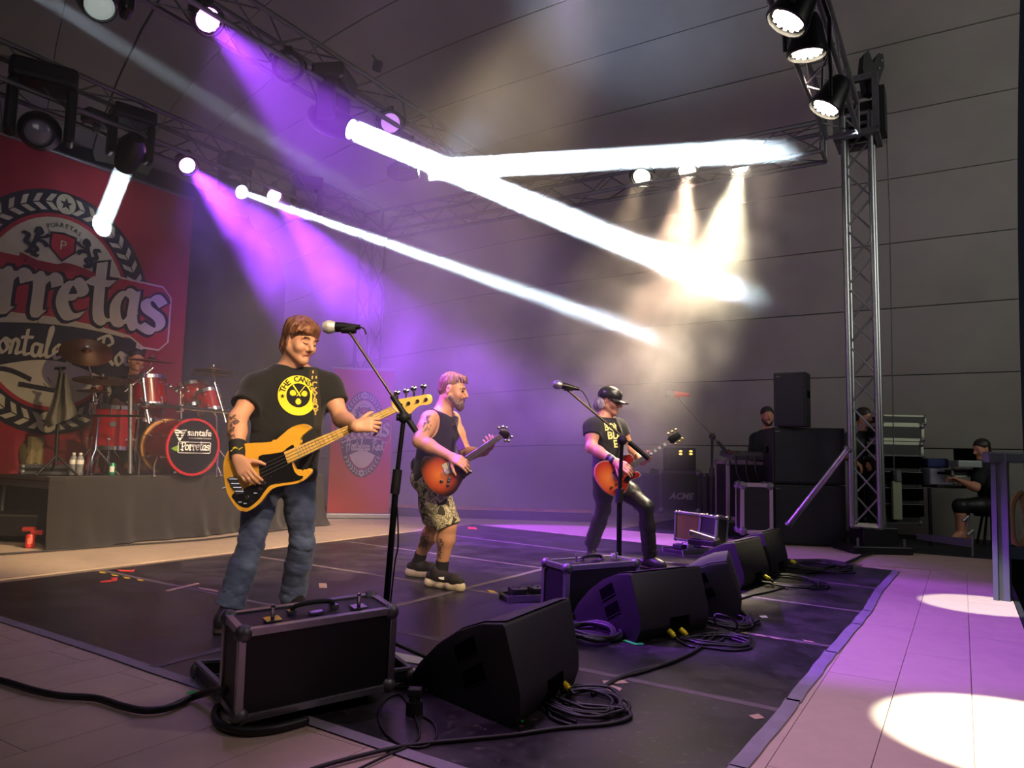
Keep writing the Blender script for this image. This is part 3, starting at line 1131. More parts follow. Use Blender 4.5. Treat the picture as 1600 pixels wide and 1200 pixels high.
GLY = {
    'P': (1.0, [[(.3, -.15), (.3, 1.55)], [(.0, 1.3), (.35, 1.6), (.85, 1.5), (.9, 1.0), (.6, .7), (.3, .72)], [(.1, 0.0), (.5, -.1)]]),
    'o': (0.86, [[(.38, 1.0), (.08, .65), (.1, .15), (.38, .0)], [(.38, 1.0), (.72, .75), (.7, .25), (.38, .0)]]),
    'r': (0.82, [[(.0, .88), (.2, 1.0), (.26, .7), (.24, .05), (.38, .0)], [(.28, .75), (.5, 1.02), (.68, 1.0), (.74, .82)]]),
    'e': (0.8, [[(.12, .5), (.5, .6), (.64, .78), (.42, 1.02), (.14, .75), (.08, .35), (.3, .02), (.66, .14)]]),
    't': (0.76, [[(.34, 1.65), (.32, .3), (.5, .02), (.7, .12)], [(.0, 1.12), (.3, 1.08), (.68, 1.14)]]),
    'a': (0.9, [[(.66, .9), (.36, 1.0), (.08, .6), (.14, .12), (.4, .08), (.66, .4)], [(.68, 1.02), (.62, .3), (.72, .02), (.9, .1)]]),
    's': (0.78, [[(.72, .85), (.48, 1.02), (.16, .86), (.2, .64), (.6, .44), (.68, .2), (.42, .0), (.04, .12)]]),
}
def porretas(mb, M, h, word='Porretas', grow=0.0, z=0.0, w=0.2, rise=None):
    x = 0.0
    for ch in word:
        adv, st = GLY[ch]
        dy = rise(x) if rise else 0
        s2 = [[((p[0] + x) * h, (p[1] + dy) * h) for p in k] for k in st]
        nib_strokes(mb, s2, M, w * h, 30, z, grow * h, 0.10 * h)
        x += adv
    return x * h
SCRIPT = {  # thin connected hand
    'H': (0.9, [[(.1, 1.0), (.15, 1.5), (.05, -.3)], [(.65, 1.4), (.5, 0)], [(-.05, .6), (.7, .7)]]),
    'o': (0.5, [[(.25, .6), (.05, .3), (.2, 0), (.4, .25), (.25, .6), (.5, .5)]]),
    'r': (0.42, [[(.0, .0), (.12, .6), (.3, .5), (.24, .05), (.42, .1)]]),
    't': (0.4, [[(.22, 1.1), (.12, .1), (.35, .08)], [(.0, .75), (.42, .8)]]),
    'a': (0.52, [[(.4, .5), (.1, .5), (.05, .1), (.25, .02), (.42, .5), (.38, .05), (.54, .1)]]),
    'l': (0.35, [[(.05, .1), (.3, 1.2), (.2, 1.25), (.1, .1), (.32, .08)]]),
    'e': (0.45, [[(.05, .2), (.3, .4), (.25, .6), (.06, .35), (.15, .0), (.42, .12)]]),
    'z': (0.5, [[(.0, .5), (.35, .55), (.1, .15), (.4, .0), (.2, -.5), (.0, -.4), (.5, .15)]]),
    'R': (0.85, [[(.15, .0), (.3, 1.3)], [(.0, 1.1), (.5, 1.35), (.7, 1.0), (.25, .65), (.8, .0)]]),
    'c': (0.42, [[(.36, .5), (.1, .5), (.05, .1), (.38, .08)]]),
    'k': (0.5, [[(.05, .0), (.2, 1.2)], [(.45, .6), (.12, .3), (.5, .0)]]),
    ' ': (0.5, []),
}
def script(mb, M, h, word, z=0.0, w=0.09, slope=0.0):
    x = 0
    for ch in word:
        adv, st = SCRIPT[ch]
        s2 = [[((p[0] + x) * h, (p[1] + x * slope) * h) for p in k] for k in st]
        nib_strokes(mb, s2, M, w * h, 45, z, 0, 0.09 * h)
        x += adv
    return x * h
def solid(mb, fn, M, z, cell):
    """union of the convex pieces that fn draws, as one clean flat mesh"""
    t = MB()
    fn(t)
    polys = []
    for f in t.f:
        p = np.array([t.v[i][:2] for i in f])
        ar = sum(p[i][0] * p[(i + 1) % len(p)][1] - p[(i + 1) % len(p)][0] * p[i][1] for i in range(len(p)))
        polys.append(p if ar > 0 else p[::-1])
    al = np.concatenate(polys)
    lo = al.min(0) - 3 * cell
    n = np.ceil((al.max(0) - lo) / cell).astype(int) + 4
    D = np.full((n[0], n[1]), 1.0)
    gx, gy = lo[0] + cell * np.arange(n[0]), lo[1] + cell * np.arange(n[1])
    for p in polys:
        a = np.maximum(((p.min(0) - lo) / cell).astype(int) - 2, 0)
        b = ((p.max(0) - lo) / cell).astype(int) + 4
        X, Y = gx[a[0]:b[0], None], gy[None, a[1]:b[1]]
        d = np.full(np.broadcast(X, Y).shape, -1e9)
        for i in range(len(p)):
            q = p[(i + 1) % len(p)] - p[i]
            l = math.hypot(*q)
            if l > 1e-9:
                d = np.maximum(d, ((X - p[i][0]) * q[1] - (Y - p[i][1]) * q[0]) / l)
        D[a[0]:b[0], a[1]:b[1]] = np.minimum(D[a[0]:b[0], a[1]:b[1]], d)
    I = D < 0
    D = np.where(np.abs(D) < 1e-7, 1e-7, D)
    vs, fs = [], []
    def add(pts):
        k = len(vs)
        vs.extend((x, y, z) for x, y in pts)
        fs.append(tuple(range(k, k + len(pts))))
    cnt = I[:-1, :-1].astype(int) + I[1:, :-1] + I[1:, 1:] + I[:-1, 1:]
    for j in range(n[1] - 1):
        i = 0
        col = cnt[:, j]
        for i0 in np.nonzero((col > 0) & (col < 4))[0]:
            c = [(i0, j), (i0 + 1, j), (i0 + 1, j + 1), (i0, j + 1)]
            out = []
            for k in range(4):
                p, q = c[k], c[(k + 1) % 4]
                dp, dq = D[p], D[q]
                if dp < 0:
                    out.append((gx[p[0]], gy[p[1]]))
                if (dp < 0) != (dq < 0):
                    s_ = dp / (dp - dq)
                    out.append((gx[p[0]] + (gx[q[0]] - gx[p[0]]) * s_, gy[p[1]] + (gy[q[1]] - gy[p[1]]) * s_))
            if len(out) > 2:
                add(out)
        full = np.nonzero(col == 4)[0]
        if len(full):
            br = np.nonzero(np.diff(full) > 1)[0]
            st = np.concatenate([[full[0]], full[br + 1]])
            en = np.concatenate([full[br], [full[-1]]])
            for a, b in zip(st, en):
                add([(gx[a], gy[j]), (gx[b + 1], gy[j]), (gx[b + 1], gy[j + 1]), (gx[a], gy[j + 1])])
    mb.add(vs, fs, M)
ID4 = Matrix.Identity(4)
def ellipse_ring(mb, M, cx, cy, rx0, ry0, rx1, ry1, z, n=64, a0=0, a1=360):
    vs, fs = [], []
    for i in range(n + 1):
        a = R(a0 + (a1 - a0) * i / n)
        c, s_ = math.cos(a), math.sin(a)
        vs += [(cx + rx0 * c, cy + ry0 * s_, z), (cx + rx1 * c, cy + ry1 * s_, z)]
    for i in range(n):
        fs.append((2 * i, 2 * i + 1, 2 * i + 3, 2 * i + 2))
    mb.add(vs, fs, M)
def disc(mb, M, cx, cy, rx, ry, z, n=48):
    mb.add([(cx, cy, z)] + [(cx + rx * math.cos(2 * math.pi * i / n), cy + ry * math.sin(2 * math.pi * i / n), z) for i in range(n)],
           [(0, 1 + i, 1 + (i + 1) % n) for i in range(n)], M)
def star(mb, M, cx, cy, r, z):
    p = [(cx + (r if i % 2 == 0 else r * 0.42) * math.sin(math.pi * i / 5), cy + (r if i % 2 == 0 else r * 0.42) * math.cos(math.pi * i / 5), z) for i in range(10)]
    mb.add([(cx, cy, z)] + p, [(0, 1 + (i + 1) % 10, 1 + i) for i in range(10)], M)
C_cream = mat('banner_cream', lin((176, 170, 146)), 0.85, noise=0.15, scale=5)
C_navy = mat('banner_navy', lin((26, 26, 38)), 0.85)
C_red = mat('banner_red', lin((138, 26, 40)), 0.8, noise=0.25, scale=2.5, bump=0.1, bscale=3)
C_red2 = mat('banner_red_bright', lin((150, 30, 44)), 0.8, noise=0.2, scale=3)
C_shirtyel = mat('print_yellow', lin((238, 220, 30)), 0.7)

def emblem(parent, M, cu, cz, ru, rz, big=True):
    """oval beer-label emblem: chevron ring, red name band, script oval, crest. M maps (x, y, z) to world"""
    L = 0.0015 if big else 0.0012
    k = ru / 1.05
    def part(name, m, fn):
        mb = MB()
        fn(mb)
        return mb.build(name, m, parent, world=True)
    band = 0.26 * k
    part('ring', C_navy, lambda mb: disc(mb, M, cu, cz, ru, rz, L))
    part('cream_oval', C_cream, lambda mb: disc(mb, M, cu, cz, ru - band - 0.02 * k, rz - band - 0.02 * k, 3 * L))
    part('red_line', C_red2, lambda mb: ellipse_ring(mb, M, cu, cz, ru - band - 0.03 * k, rz - band - 0.03 * k, ru - band + 0.01 * k, rz - band + 0.01 * k, 4 * L))
    def chev(mb):
        n = 46
        for i in range(n):
            a = 2 * math.pi * (i + 0.5) / n
            da = abs((a - math.pi / 2 + math.pi) % (2 * math.pi) - math.pi)
            db = abs((a + math.pi / 2 + math.pi) % (2 * math.pi) - math.pi)
            if da < 0.13 or db < 0.13:
                continue
            rm, rn = ru - band / 2, rz - band / 2
            c, s_ = math.cos(a), math.sin(a)
            P = Vector((cu + rm * c, cz + rn * s_))
            t = Vector((-rm * s_, rn * c)).normalized()
            if c > 0:
                t = -t
            nn = Vector((-t.y, t.x))
            h, w_, sk = 0.085 * k, 0.06 * k, 0.05 * k
            for sg in (1, -1):
                q = [P + nn * sg * 0.006 * k + t * (sk - w_ / 2), P + nn * sg * 0.006 * k + t * (sk + w_ / 2), P + nn * sg * h + t * (w_ / 2 - sk * 0.3), P + nn * sg * h + t * (-w_ / 2 - sk * 0.3)]
                mb.add([(v.x, v.y, 3 * L) for v in q], [(0, 1, 2, 3) if sg < 0 else (3, 2, 1, 0)], M)
    tag(part('border_print', C_cream, chev), kind='stuff')
    for sg in (1, -1):
        part('star_disc', C_cream, lambda mb: disc(mb, M, cu, cz + sg * (rz - band / 2), 0.1 * k, 0.11 * k, 4 * L, 24))
        part('star', C_navy, lambda mb: star(mb, M, cu, cz + sg * (rz - band / 2), 0.07 * k, 5 * L))
    # lower dark oval with the script
    def dark(mb):
        pts = []
        for i in range(21):
            x = -1 + 2 * i / 20
            pts.append((cu + x * 0.9 * k, cz - 0.18 * k + (0.10 * (1 - x * x) - 0.06 + 0.05 * x) * k))
        for i in range(21):
            x = 1 - 2 * i / 20
            pts.append((cu + x * 0.9 * k, cz - 0.62 * k + (0.10 * math.cos(x * 3)) * k))
        mb.add([(p[0], p[1], 5 * L) for p in pts], [tuple(range(len(pts)))[::-1]], M)
    part('dark_oval', C_navy, dark)
    def arc(mb):
        for i in range(24):
            x, y = -1 + 2 * i / 24, -1 + 2 * (i + 1) / 24
            f = lambda q: (cu + q * 0.9 * k, cz - 0.165 * k + (0.10 * (1 - q * q) - 0.06 + 0.05 * q) * k)
            a, b = f(x), f(y)
            mb.add([(a[0], a[1], 6 * L), (b[0], b[1], 6 * L), (b[0], b[1] + 0.028 * k, 6 * L), (a[0], a[1] + 0.028 * k, 6 * L)], [(0, 1, 2, 3)], M)
    part('cream_arc', C_cream, arc)
    def scr(mb):
        T = M @ Matrix.Translation((cu - 0.74 * k, cz - 0.50 * k, 6.5 * L))
        solid(mb, lambda t: script(t, ID4, 0.235 * k, 'Hortaleza Rock', w=0.08, slope=0.01), T, 0, 0.004 * k)
    part('script_lettering', C_cream, scr)
    # red band with the name
    x0, x1, y0, y1 = cu - 1.35 * k, cu + 1.27 * k, cz - 0.24 * k, cz + 0.5 * k
    def bandf(grow, z):
        def f(mb):
            c = 0.1 * k
            g = grow
            pts = [(x0 - g, y0 - g), (x1 - c, y0 - g), (x1 + g, y0 + c), (x1 + g, y1 - c), (x1 - c, y1 + g), (x0 - g, y1 + g)]
            # lower edge rises over the dark oval
            low = [(cu + q * 0.95 * k, cz + (-0.16 + 0.10 * (1 - q * q)) * k - g) for q in (0.85, 0.5, 0, -0.5, -0.85)]
            pts = [(x0 - g, y0 - g)] + low[::-1] + [(cu + 0.98 * k, y0 - g)] + pts[1:]
            mb.flat(pts, M @ Matrix.Translation((0, 0, z)))
        return f
    part('band_outline', C_cream, bandf(0.022 * k, 7 * L))
    part('name_band', C_red2, bandf(0.0, 8 * L))
    hh = 0.40 * k
    T = M @ Matrix.Translation((cu - 1.28 * k, cz - 0.13 * k, 0)) @ Matrix.Scale(0.92, 4, (1, 0, 0))
    rise = lambda x: 0.12 + 0.03 * x - 0.012 * (x - 3.3) ** 2
    part('letter_shadow', C_navy, lambda mb: solid(mb, lambda t: porretas(t, ID4, hh, grow=0.055, w=0.26, rise=rise), T, 9 * L, 0.007 * k))
    part('name_lettering', C_cream, lambda mb: solid(mb, lambda t: porretas(t, ID4, hh, w=0.26, rise=rise), T, 11 * L, 0.005 * k))
    # crest
    def shield(mb, s_, z):
        pts = [(-.2, .2), (.0, .23), (.2, .2), (.2, -.05), (.0, -.24), (-.2, -.05)]
        mb.flat([(cu + p[0] * s_ * k, cz + 0.70 * k + p[1] * s_ * k) for p in pts], M @ Matrix.Translation((0, 0, z)))
    part('shield_rim', C_navy, lambda mb: shield(mb, 0.68, 9 * L))
    part('shield', C_red2, lambda mb: shield(mb, 0.58, 10 * L))
    vs, fs = text_mesh('P', 0.15 * k)
    part('shield_letter', C_cream, lambda mb: mb.add(vs, fs, M @ Matrix.Translation((cu, cz + 0.71 * k, 11 * L))))
    def lion(sg):
        def f(mb):
            T = M @ Matrix.Translation((cu + sg * 0.24 * k, cz + 0.68 * k, 9 * L)) @ Matrix.Scale(-sg, 4, (1, 0, 0))
            sc_ = 0.2 * k
            st = [[(-.15, .55), (-.05, .8), (.1, .6), (-.05, .45)], [(-.05, .5), (-.15, .1), (-.3, -.2)], [(.0, .3), (.3, .4), (.45, .55)], [(-.05, .15), (.25, .12), (.4, -.05)],
                  [(-.28, -.15), (-.05, -.35), (-.25, -.6), (.0, -.68)], [(-.3, -.15), (-.4, -.5), (-.55, -.6)], [(-.3, -.2), (-.6, -.05), (-.5, .3), (-.75, .4)]]
            solid(mb, lambda t: nib_strokes(t, [[(p[0] * sc_, p[1] * sc_) for p in q] for q in st], ID4, 0.12 * sc_, 20, 0, 0, 0.13 * sc_), T, 0, 0.004 * k)
        return f
    part('lion', C_navy, lion(-1))
    part('lion', C_navy, lion(1))
    def rib(mb):
        nib_strokes(mb, [[(cu - .4 * k, cz + .5 * k), (cu - .12 * k, cz + .44 * k), (cu + .08 * k, cz + .5 * k), (cu + .4 * k, cz + .45 * k)]], M, 0.06 * k, 90, 10 * L, 0, 0.02 * k)
    part('ribbon', C_red, rib)
    def arcword(mb):
        wd = 'PORRETAS'
        for i, ch in enumerate(wd):
            a = R(122 - 64 * i / 7)
            vs, fs = text_mesh(ch, 0.07 * k)
            px_, py_ = cu + 0.30 * k * math.cos(a), cz + (0.63 + 0.30 * math.sin(a)) * k
            mb.add(vs, fs, M @ Matrix.Translation((px_, py_, 9 * L)) @ Matrix.Rotation(a - math.pi / 2, 4, 'Z'))
    part('arched_lettering', C_navy, arcword)
    if big:
        def stain(mb):
            rs = random.Random(5)
            for _ in range(26):
                a, q = rs.uniform(0, 6.28), rs.uniform(0.2, 0.9)
                x, y = cu + 0.7 * math.cos(a) * q, cz + 0.95 * math.sin(a) * q
                nib_strokes(mb, [[(x, y), (x + rs.uniform(-.03, .03), y + rs.uniform(.01, .05))]], M, 0.008, 30, 4.4 * L, 0, 0.004)
        part('worn_marks', mat('banner_wear', lin((90, 88, 84)), 0.9), stain)
        nibs = lambda mb: nib_strokes(mb, [[(cu - 0.75, cz - 0.72), (cu - 0.45, cz - 0.66), (cu - 0.2, cz - 0.74)], [(cu - 0.3, cz - 0.8), (cu + 0.1, cz - 0.84)]], M, 0.03, 80, 4.5 * L, 0, 0.02)
        part('brush_marks', C_navy, nibs)

# ------------------------------------------------------------------ backdrop
VB = 8.12
BM = Matrix(((UX.x, 0, -VX.x, VX.x * VB), (UX.y, 0, -VX.y, VX.y * VB), (0, 1, 0, 0), (0, 0, 0, 1)))
bn = thing('backdrop_banner', 'huge red printed stage backdrop with oval beer-label emblem behind the drums', 'banner', S(3.8, VB, 0.55))
def wavy_sheet(u0, u1, z0, z1, v, amp, n, m, M=None, seed=0, th=0.0, zf=None):
    rs = random.Random(seed)
    ph = [rs.uniform(0, 6.28) for _ in range(6)]
    vs, fs = [], []
    for j in range(m + 1):
        for i in range(n + 1):
            u = u0 + (u1 - u0) * i / n
            top = z1(u) if callable(z1) else z1
            z = z0 + (top - z0) * j / m
            d = amp * (math.sin(u * 5.1 + ph[0]) * 0.4 + math.sin(u * 11.3 + ph[1] + z * 0.6) * 0.35 + math.sin(u * 23 + ph[2] + z) * 0.25)
            vs.append(S(u, v + d, z))
    for j in range(m):
        for i in range(n):
            a = j * (n + 1) + i
            fs.append((a, a + 1, a + n + 2, a + n + 1))
    mb = MB()
    mb.add(vs, fs)
    return mb
mb = MB()
mb.box((3.55, 2.28, -0.004), (3.8, 3.44, 0.006), BM)
mb.build('cloth', C_red, bn, world=True)
mb = MB()
mb.cyl(BM @ Vector((1.65, 4.02, -0.01)), BM @ Vector((5.46, 4.02, -0.01)), 0.025)
mb.build('top_bar', M_alud, bn, world=True, smooth=True)
emblem(bn, BM, 3.95, 2.32, 1.05, 1.30)
# black drape behind and around
M_drape = mat('black_drape', lin((10, 11, 20)), 0.9, sheen=0.2)
dr = wavy_sheet(0.2, 7.15, 0.0, lambda u: 4.15 - 0.06 * math.sin(u * 2.2) + (0.12 if int(u * 1.4) % 2 else 0), 8.33, 0.05, 150, 4, seed=1)
tag(dr.build('backdrop_drape', M_drape, smooth=True), 'tall black drape hanging behind the red backdrop and lit violet at its right end', 'drape')
# stage riser
RZ = 0.62
ris = thing('drum_riser', 'low black drum riser with bare aluminium edge at its left side', 'riser', S(5.0, 6.95, 0))
mb = MB()
mb.box((5.05, 7.52, RZ - 0.02), (3.2, 1.12, 0.04), STAGE)
mb.build('deck', mat('riser_ply', lin((44, 38, 36)), 0.6, noise=0.3, scale=6), ris, world=True)
for nm, (c, sz) in (('edge_rail', ((3.47, 7.52, RZ - 0.05), (0.03, 1.14, 0.10))), ('edge_rail', ((5.05, 6.965, RZ - 0.06), (3.2, 0.02, 0.10)))):
    mb = MB()
    mb.box(c, sz, STAGE)
    mb.box((c[0] - (0.018 if sz[0] < 0.1 else 0), c[1], c[2] + 0.035), (sz[0] * 0.9, sz[1], 0.016), STAGE)
    mb.box((c[0] - (0.018 if sz[0] < 0.1 else 0), c[1], c[2] - 0.035), (sz[0] * 0.9, sz[1], 0.016), STAGE)
    mb.build(nm, M_alud, ris, world=True)
for u, v in ((3.55, 7.05), (3.55, 8.0), (6.5, 7.05), (6.5, 8.0), (5.0, 8.0)):
    mb = MB()
    mb.cyl(S(u, v, 0), S(u, v, RZ - 0.06), 0.024)
    mb.build('leg', M_alud, ris, world=True, smooth=True)
# skirt cloth over the riser front, wrapped round the corner
def skirt():
    path = []
    n = 150
    for i in range(n + 1):
        t = i / n
        p = (3.44 + 3.24 * t, 6.90 + 0.05 * max(0, 1 - t * 30))
        path.append(p)
    vs, fs = [], []
    m = 14
    rs = random.Random(4)
    for i, (u, v) in enumerate(path):
        t = i / n
        fold = 0.035 * math.sin(u * 7.0 + v * 9) + 0.02 * math.sin(u * 17 + 1) + 0.012 * math.sin(u * 31)
        drape_up = 0.05 + 0.05 * math.sin(u * 2.3 + 0.6)
        for j in range(m + 1):
            s_ = j / m
            z = RZ + 0.012 - s_ * (RZ + 0.008)
            out = 0.015 + (0.05 + fold) * s_ ** 1.4
            if u < 4.3 and s_ > 0.6:
                out += 0.35 * (s_ - 0.6) * (4.3 - u)
            out += 0.03 * math.sin(u * 3.1 + s_ * 5 + 1.2) * s_ + 0.02 * math.sin(u * 9 - s_ * 7) * s_ * s_
            if s_ > 0.92:
                out += 0.05
                z = 0.012
            vs.append(S(u - 0.35 * out * max(0, 1 - t * 8), v - out, z))
    for i in range(n):
        for j in range(m):
            a = i * (m + 1) + j
            fs.append((a, a + 1, a + m + 2, a + m + 1))
    k = len(vs)
    # top lap
    for i, (u, v) in enumerate(path):
        vs.append(S(u + 0.0, v + 0.06, RZ + 0.014))
    for i in range(n):
        fs.append((i * (m + 1), (i + 1) * (m + 1), k + i + 1, k + i))
    mb = MB()
    mb.add(vs, fs)
    return mb
tag(skirt().build('riser_skirt', mat('skirt_cloth', lin((28, 22, 20)), 0.88, noise=0.1, scale=5, bump=0.1, bscale=30, sheen=0.3), smooth=True, angle=180), 'dark brown-black cloth skirt hanging over the drum riser front', 'cloth')
# wooden batten and black rail at the wall base behind the guitarist
bt = thing('wall_batten', 'long wooden batten on a black kick rail along the foot of the shell', 'batten', S(8.6, 6.4, 0))
a_, b_ = at(500, 797, 10.9), at(925, 795, 10.6)
mb = MB()
mb.box((0, 0, 0.03), ((b_ - a_).length, 0.05, 0.035), Matrix.Translation(Vector(((a_.x + b_.x) / 2, (a_.y + b_.y) / 2, 0.12))) @ Matrix.Rotation(math.atan2(b_.y - a_.y, b_.x - a_.x), 4, 'Z'))
mb.build('batten', mat('raw_wood', lin((170, 125, 85)), 0.7, noise=0.3, scale=6), bt, world=True)
mb = MB()
mb.box((0, 0.02, -0.06), ((b_ - a_).length, 0.06, 0.12), Matrix.Translation(Vector(((a_.x + b_.x) / 2, (a_.y + b_.y) / 2, 0.12))) @ Matrix.Rotation(math.atan2(b_.y - a_.y, b_.x - a_.x), 4, 'Z'))
mb.build('kick_rail', M_black, bt, world=True)
# roll-up banner
ru_b = at(560, 793, 10.25)
ru_b.z = 0
yaw = math.atan2(-0.525, 0.851) * 0  # faces the camera side
RM = Matrix.Translation(ru_b) @ Matrix.Rotation(R(12), 4, 'Z') @ Matrix.Rotation(R(90), 4, 'X')
rb = thing('rollup_banner', 'narrow red roll-up banner with the oval emblem, standing beside the bassist', 'banner', ru_b)
rt_ = 0.92 + (700 - 570) / F * 10.25
C_rr = mat('rollup_red', lin((165, 40, 48)), 0.7, noise=0.1, scale=3)
mb = MB()
mb.box((0, rt_ / 2 + 0.03, 0), (0.84, rt_ - 0.06, 0.003), RM)
mb.build('print_panel', C_rr, rb, world=True)
mb = MB()
mb.cyl(RM @ Vector((-0.44, rt_, 0)), RM @ Vector((0.44, rt_, 0)), 0.016)
mb.build('top_bar', M_alu, rb, world=True, smooth=True)
mb = MB()
mb.box((0, 0.04, 0), (0.88, 0.08, 0.16), RM, bev=0.02)
mb.build('base_cassette', M_alu, rb, world=True)
mb = MB()
mb.cyl(RM @ Vector((0, 0.05, -0.06)), RM @ Vector((0, rt_, -0.03)), 0.01)
mb.build('pole', M_alu, rb, world=True)
emblem(rb, RM @ Matrix.Translation((0, 1.17, 0.004)) @ Matrix.Scale(1.5, 4, (0, 1, 0)), 0.02, 0.0, 0.31, 0.40, big=False)

# ------------------------------------------------------------------ drum kit (one thing per drum, stand and cymbal)
M_drum = mat('drum_red_lacquer', lin((122, 12, 22)), 0.18, coat=0.6, noise=0.15, scale=3)
M_hoop = mat('drum_hoop_red', lin((170, 30, 38)), 0.25, coat=0.5)
M_hoopw = mat('drum_hoop_wood', lin((190, 140, 70)), 0.4)
M_head = mat('drum_head_black', lin((14, 14, 17)), 0.25)
M_headw = mat('drum_head_white', lin((190, 188, 185)), 0.45)
M_bronze = mat('cymbal_bronze', lin((120, 74, 40)), 0.3, metal=0.9, noise=0.3, scale=6)
def drum(name, label, c, axis, r, depth, lugs=8, hoop=None, head=None, hoop2=None, group=None, badge=True):
    """shell, two hoops, two heads, lugs; local z = axis"""
    t = thing(name, label, 'drum', M=frame(c, axis), group=group)
    mb = MB()
    mb.lathe([(r, -depth / 2), (r, depth / 2)], 36)
    mb.build('shell', M_drum, t, smooth=True)
    for sg, hm in ((1, hoop or M_chrome), (-1, hoop2 or hoop or M_chrome)):
        mb = MB()
        z = sg * depth / 2
        mb.lathe([(r, z - 0.02), (r + 0.016, z - 0.02), (r + 0.018, z + 0.018), (r - 0.006, z + 0.018), (r - 0.006, z)], 36)
        mb.build('hoop', hm, t, smooth=True)
        mb = MB()
        disc(mb, Matrix.Identity(4) if sg > 0 else Matrix.Rotation(math.pi, 4, 'X'), 0, 0, r - 0.004, r - 0.004, depth / 2 + 0.004, 36)
        mb.build('head', head or M_headw, t)
    for k in range(lugs):
        a = 2 * math.pi * (k + 0.5) / lugs
        x, y = math.cos(a), math.sin(a)
        for sg in (1, -1):
            mb = MB()
            zz = sg * depth * 0.28
            mb.sphere(((r + 0.008) * x, (r + 0.008) * y, zz), 0.016, 8)
            mb.cyl(((r + 0.014) * x, (r + 0.014) * y, zz), ((r + 0.014) * x, (r + 0.014) * y, sg * (depth / 2 + 0.015)), 0.005, n=6)
            mb.build('lug', M_chrome, t, smooth=True)
    if badge:
        mb = MB()
        a = 2 * math.pi * 0.0
        mb.cyl(((r - 0.002) * math.cos(a), (r - 0.002) * math.sin(a), 0), ((r + 0.004) * math.cos(a), (r + 0.004) * math.sin(a), 0), 0.022, n=16)
        mb.build('badge', M_chrome, t)
    return t
FR = -VX     # towards the audience
TOC = lambda p: (CAM - Vector(p)).normalized()
kc = at(300, 692, 7.62)
kr = 0.28
kc.z = RZ + kr + 0.03
ax = (FR + Vector((0.0, -0.08, 0.0))).normalized()
kick = drum('kick_drum', 'red lacquered bass drum with a black logo front head', kc - ax * 0.22, ax, kr, 0.48, 8, M_hoop, M_head, M_hoopw, badge=False)
KM = frame(kc + ax * 0.028, ax)
def print_part(name, m, txt, size, x, y, parent, M, bold=0.0, spacing=1.0, z=0.002, shear=0.0):
    vs, fs = text_mesh(txt, size, shear, bold, spacing)
    mb = MB()
    mb.add(vs, fs, M @ Matrix.Translation((x, y, z)))
    return mb.build(name, m, parent, world=True)
M_print = mat('print_white', lin((225, 225, 225)), 0.6)
print_part('logo_lettering', M_print, 'santafe', 0.098, 0.06, 0.145, kick, KM, 0.002)
print_part('small_lettering', M_print, 'PRODUCCIONES MUSICALES', 0.02, 0.07, 0.09, kick, KM)
mb = MB()
for k in range(4):
    y = 0.17 - 0.025 * k
    w_ = 0.075 - 0.014 * k
    for sg in (-1, 1):
        mb.add([(-0.155 + sg * 0.012, y, 0.002), (-0.155 + sg * w_, y + 0.006, 0.002), (-0.155 + sg * (w_ - 0.01), y - 0.012, 0.002), (-0.155 + sg * 0.012, y - 0.014, 0.002)], [(0, 1, 2, 3)], KM)
mb.cyl(KM @ Vector((-0.155, 0.15, 0.0)), KM @ Vector((-0.155, 0.15, 0.002)), 0.016, n=12)
mb.cyl(KM @ Vector((-0.155, 0.075, 0.0)), KM @ Vector((-0.155, 0.075, 0.002)), 0.016, n=12)
mb.build('winged_logo', M_print, kick, world=True)
mb = MB()
solid(mb, lambda t: porretas(t, ID4, 0.047, w=0.15), KM @ Matrix.Translation((-0.135, -0.03, 0.0025)), 0, 0.0014)
mb.build('name_lettering', M_print, kick, world=True)
mb = MB()
for x0, x1, y0, y1 in ((-0.16, 0.19, 0.045, 0.052), (-0.16, 0.19, -0.066, -0.059)):
    mb.add([(x0, y0, 0.002), (x1, y0, 0.002), (x1, y1, 0.002), (x0, y1, 0.002)], [(0, 1, 2, 3)], KM)
for x in (-0.168, 0.19):
    mb.add([(x, -0.06, 0.002), (x + 0.007, -0.06, 0.002), (x + 0.007, 0.046, 0.002), (x, 0.046, 0.002)], [(0, 1, 2, 3)], KM)
mb.build('name_frame', M_print, kick, world=True)
mb = MB()
mb.flat([(-0.24, -0.02), (-0.16, 0.02), (-0.15, -0.05), (-0.2, -0.045)], KM @ Matrix.Translation((0, 0, 0.0015)))
mb.build('green_splash', mat('print_green', lin((110, 150, 30)), 0.6), kick, world=True)
for sg in (-1, 1):
    mb = MB()
    side = ax.cross(Vector((0, 0, 1))).normalized() * sg
    q = kc - ax * 0.12 + side * (kr + 0.01) - Vector((0, 0, 0.1))
    mb.tube([q, q + side * 0.06 + ax * 0.06 - Vector((0, 0, 0.1)), Vector((q.x + side.x * 0.08 + ax.x * 0.1, q.y + side.y * 0.08 + ax.y * 0.1, RZ + 0.02))], 0.011, 8)
    mb.sphere(Vector((q.x + side.x * 0.08 + ax.x * 0.1, q.y + side.y * 0.08 + ax.y * 0.1, RZ + 0.02)), 0.018, 8)
    mb.build('spur', M_chrome, kick, world=True, smooth=True)
def facing(p, tilt):
    """top skin leaning to the drummer, seen from the front: axis mostly up, tipped"""
    return (Vector((0, 0, 1)) + VX * tilt).normalized()
drum('rack_tom', 'leftmost and largest red rack tom above the bass drum', at(230, 615, 7.75), facing(0, 0.35) + Vector((0.1, -0.1, 0)), 0.185, 0.3, 6, group='rack toms')
drum('rack_tom', 'middle red rack tom beside the chrome tom holder', at(304, 620, 7.85), facing(0, 0.3), 0.145, 0.24, 6, group='rack toms')
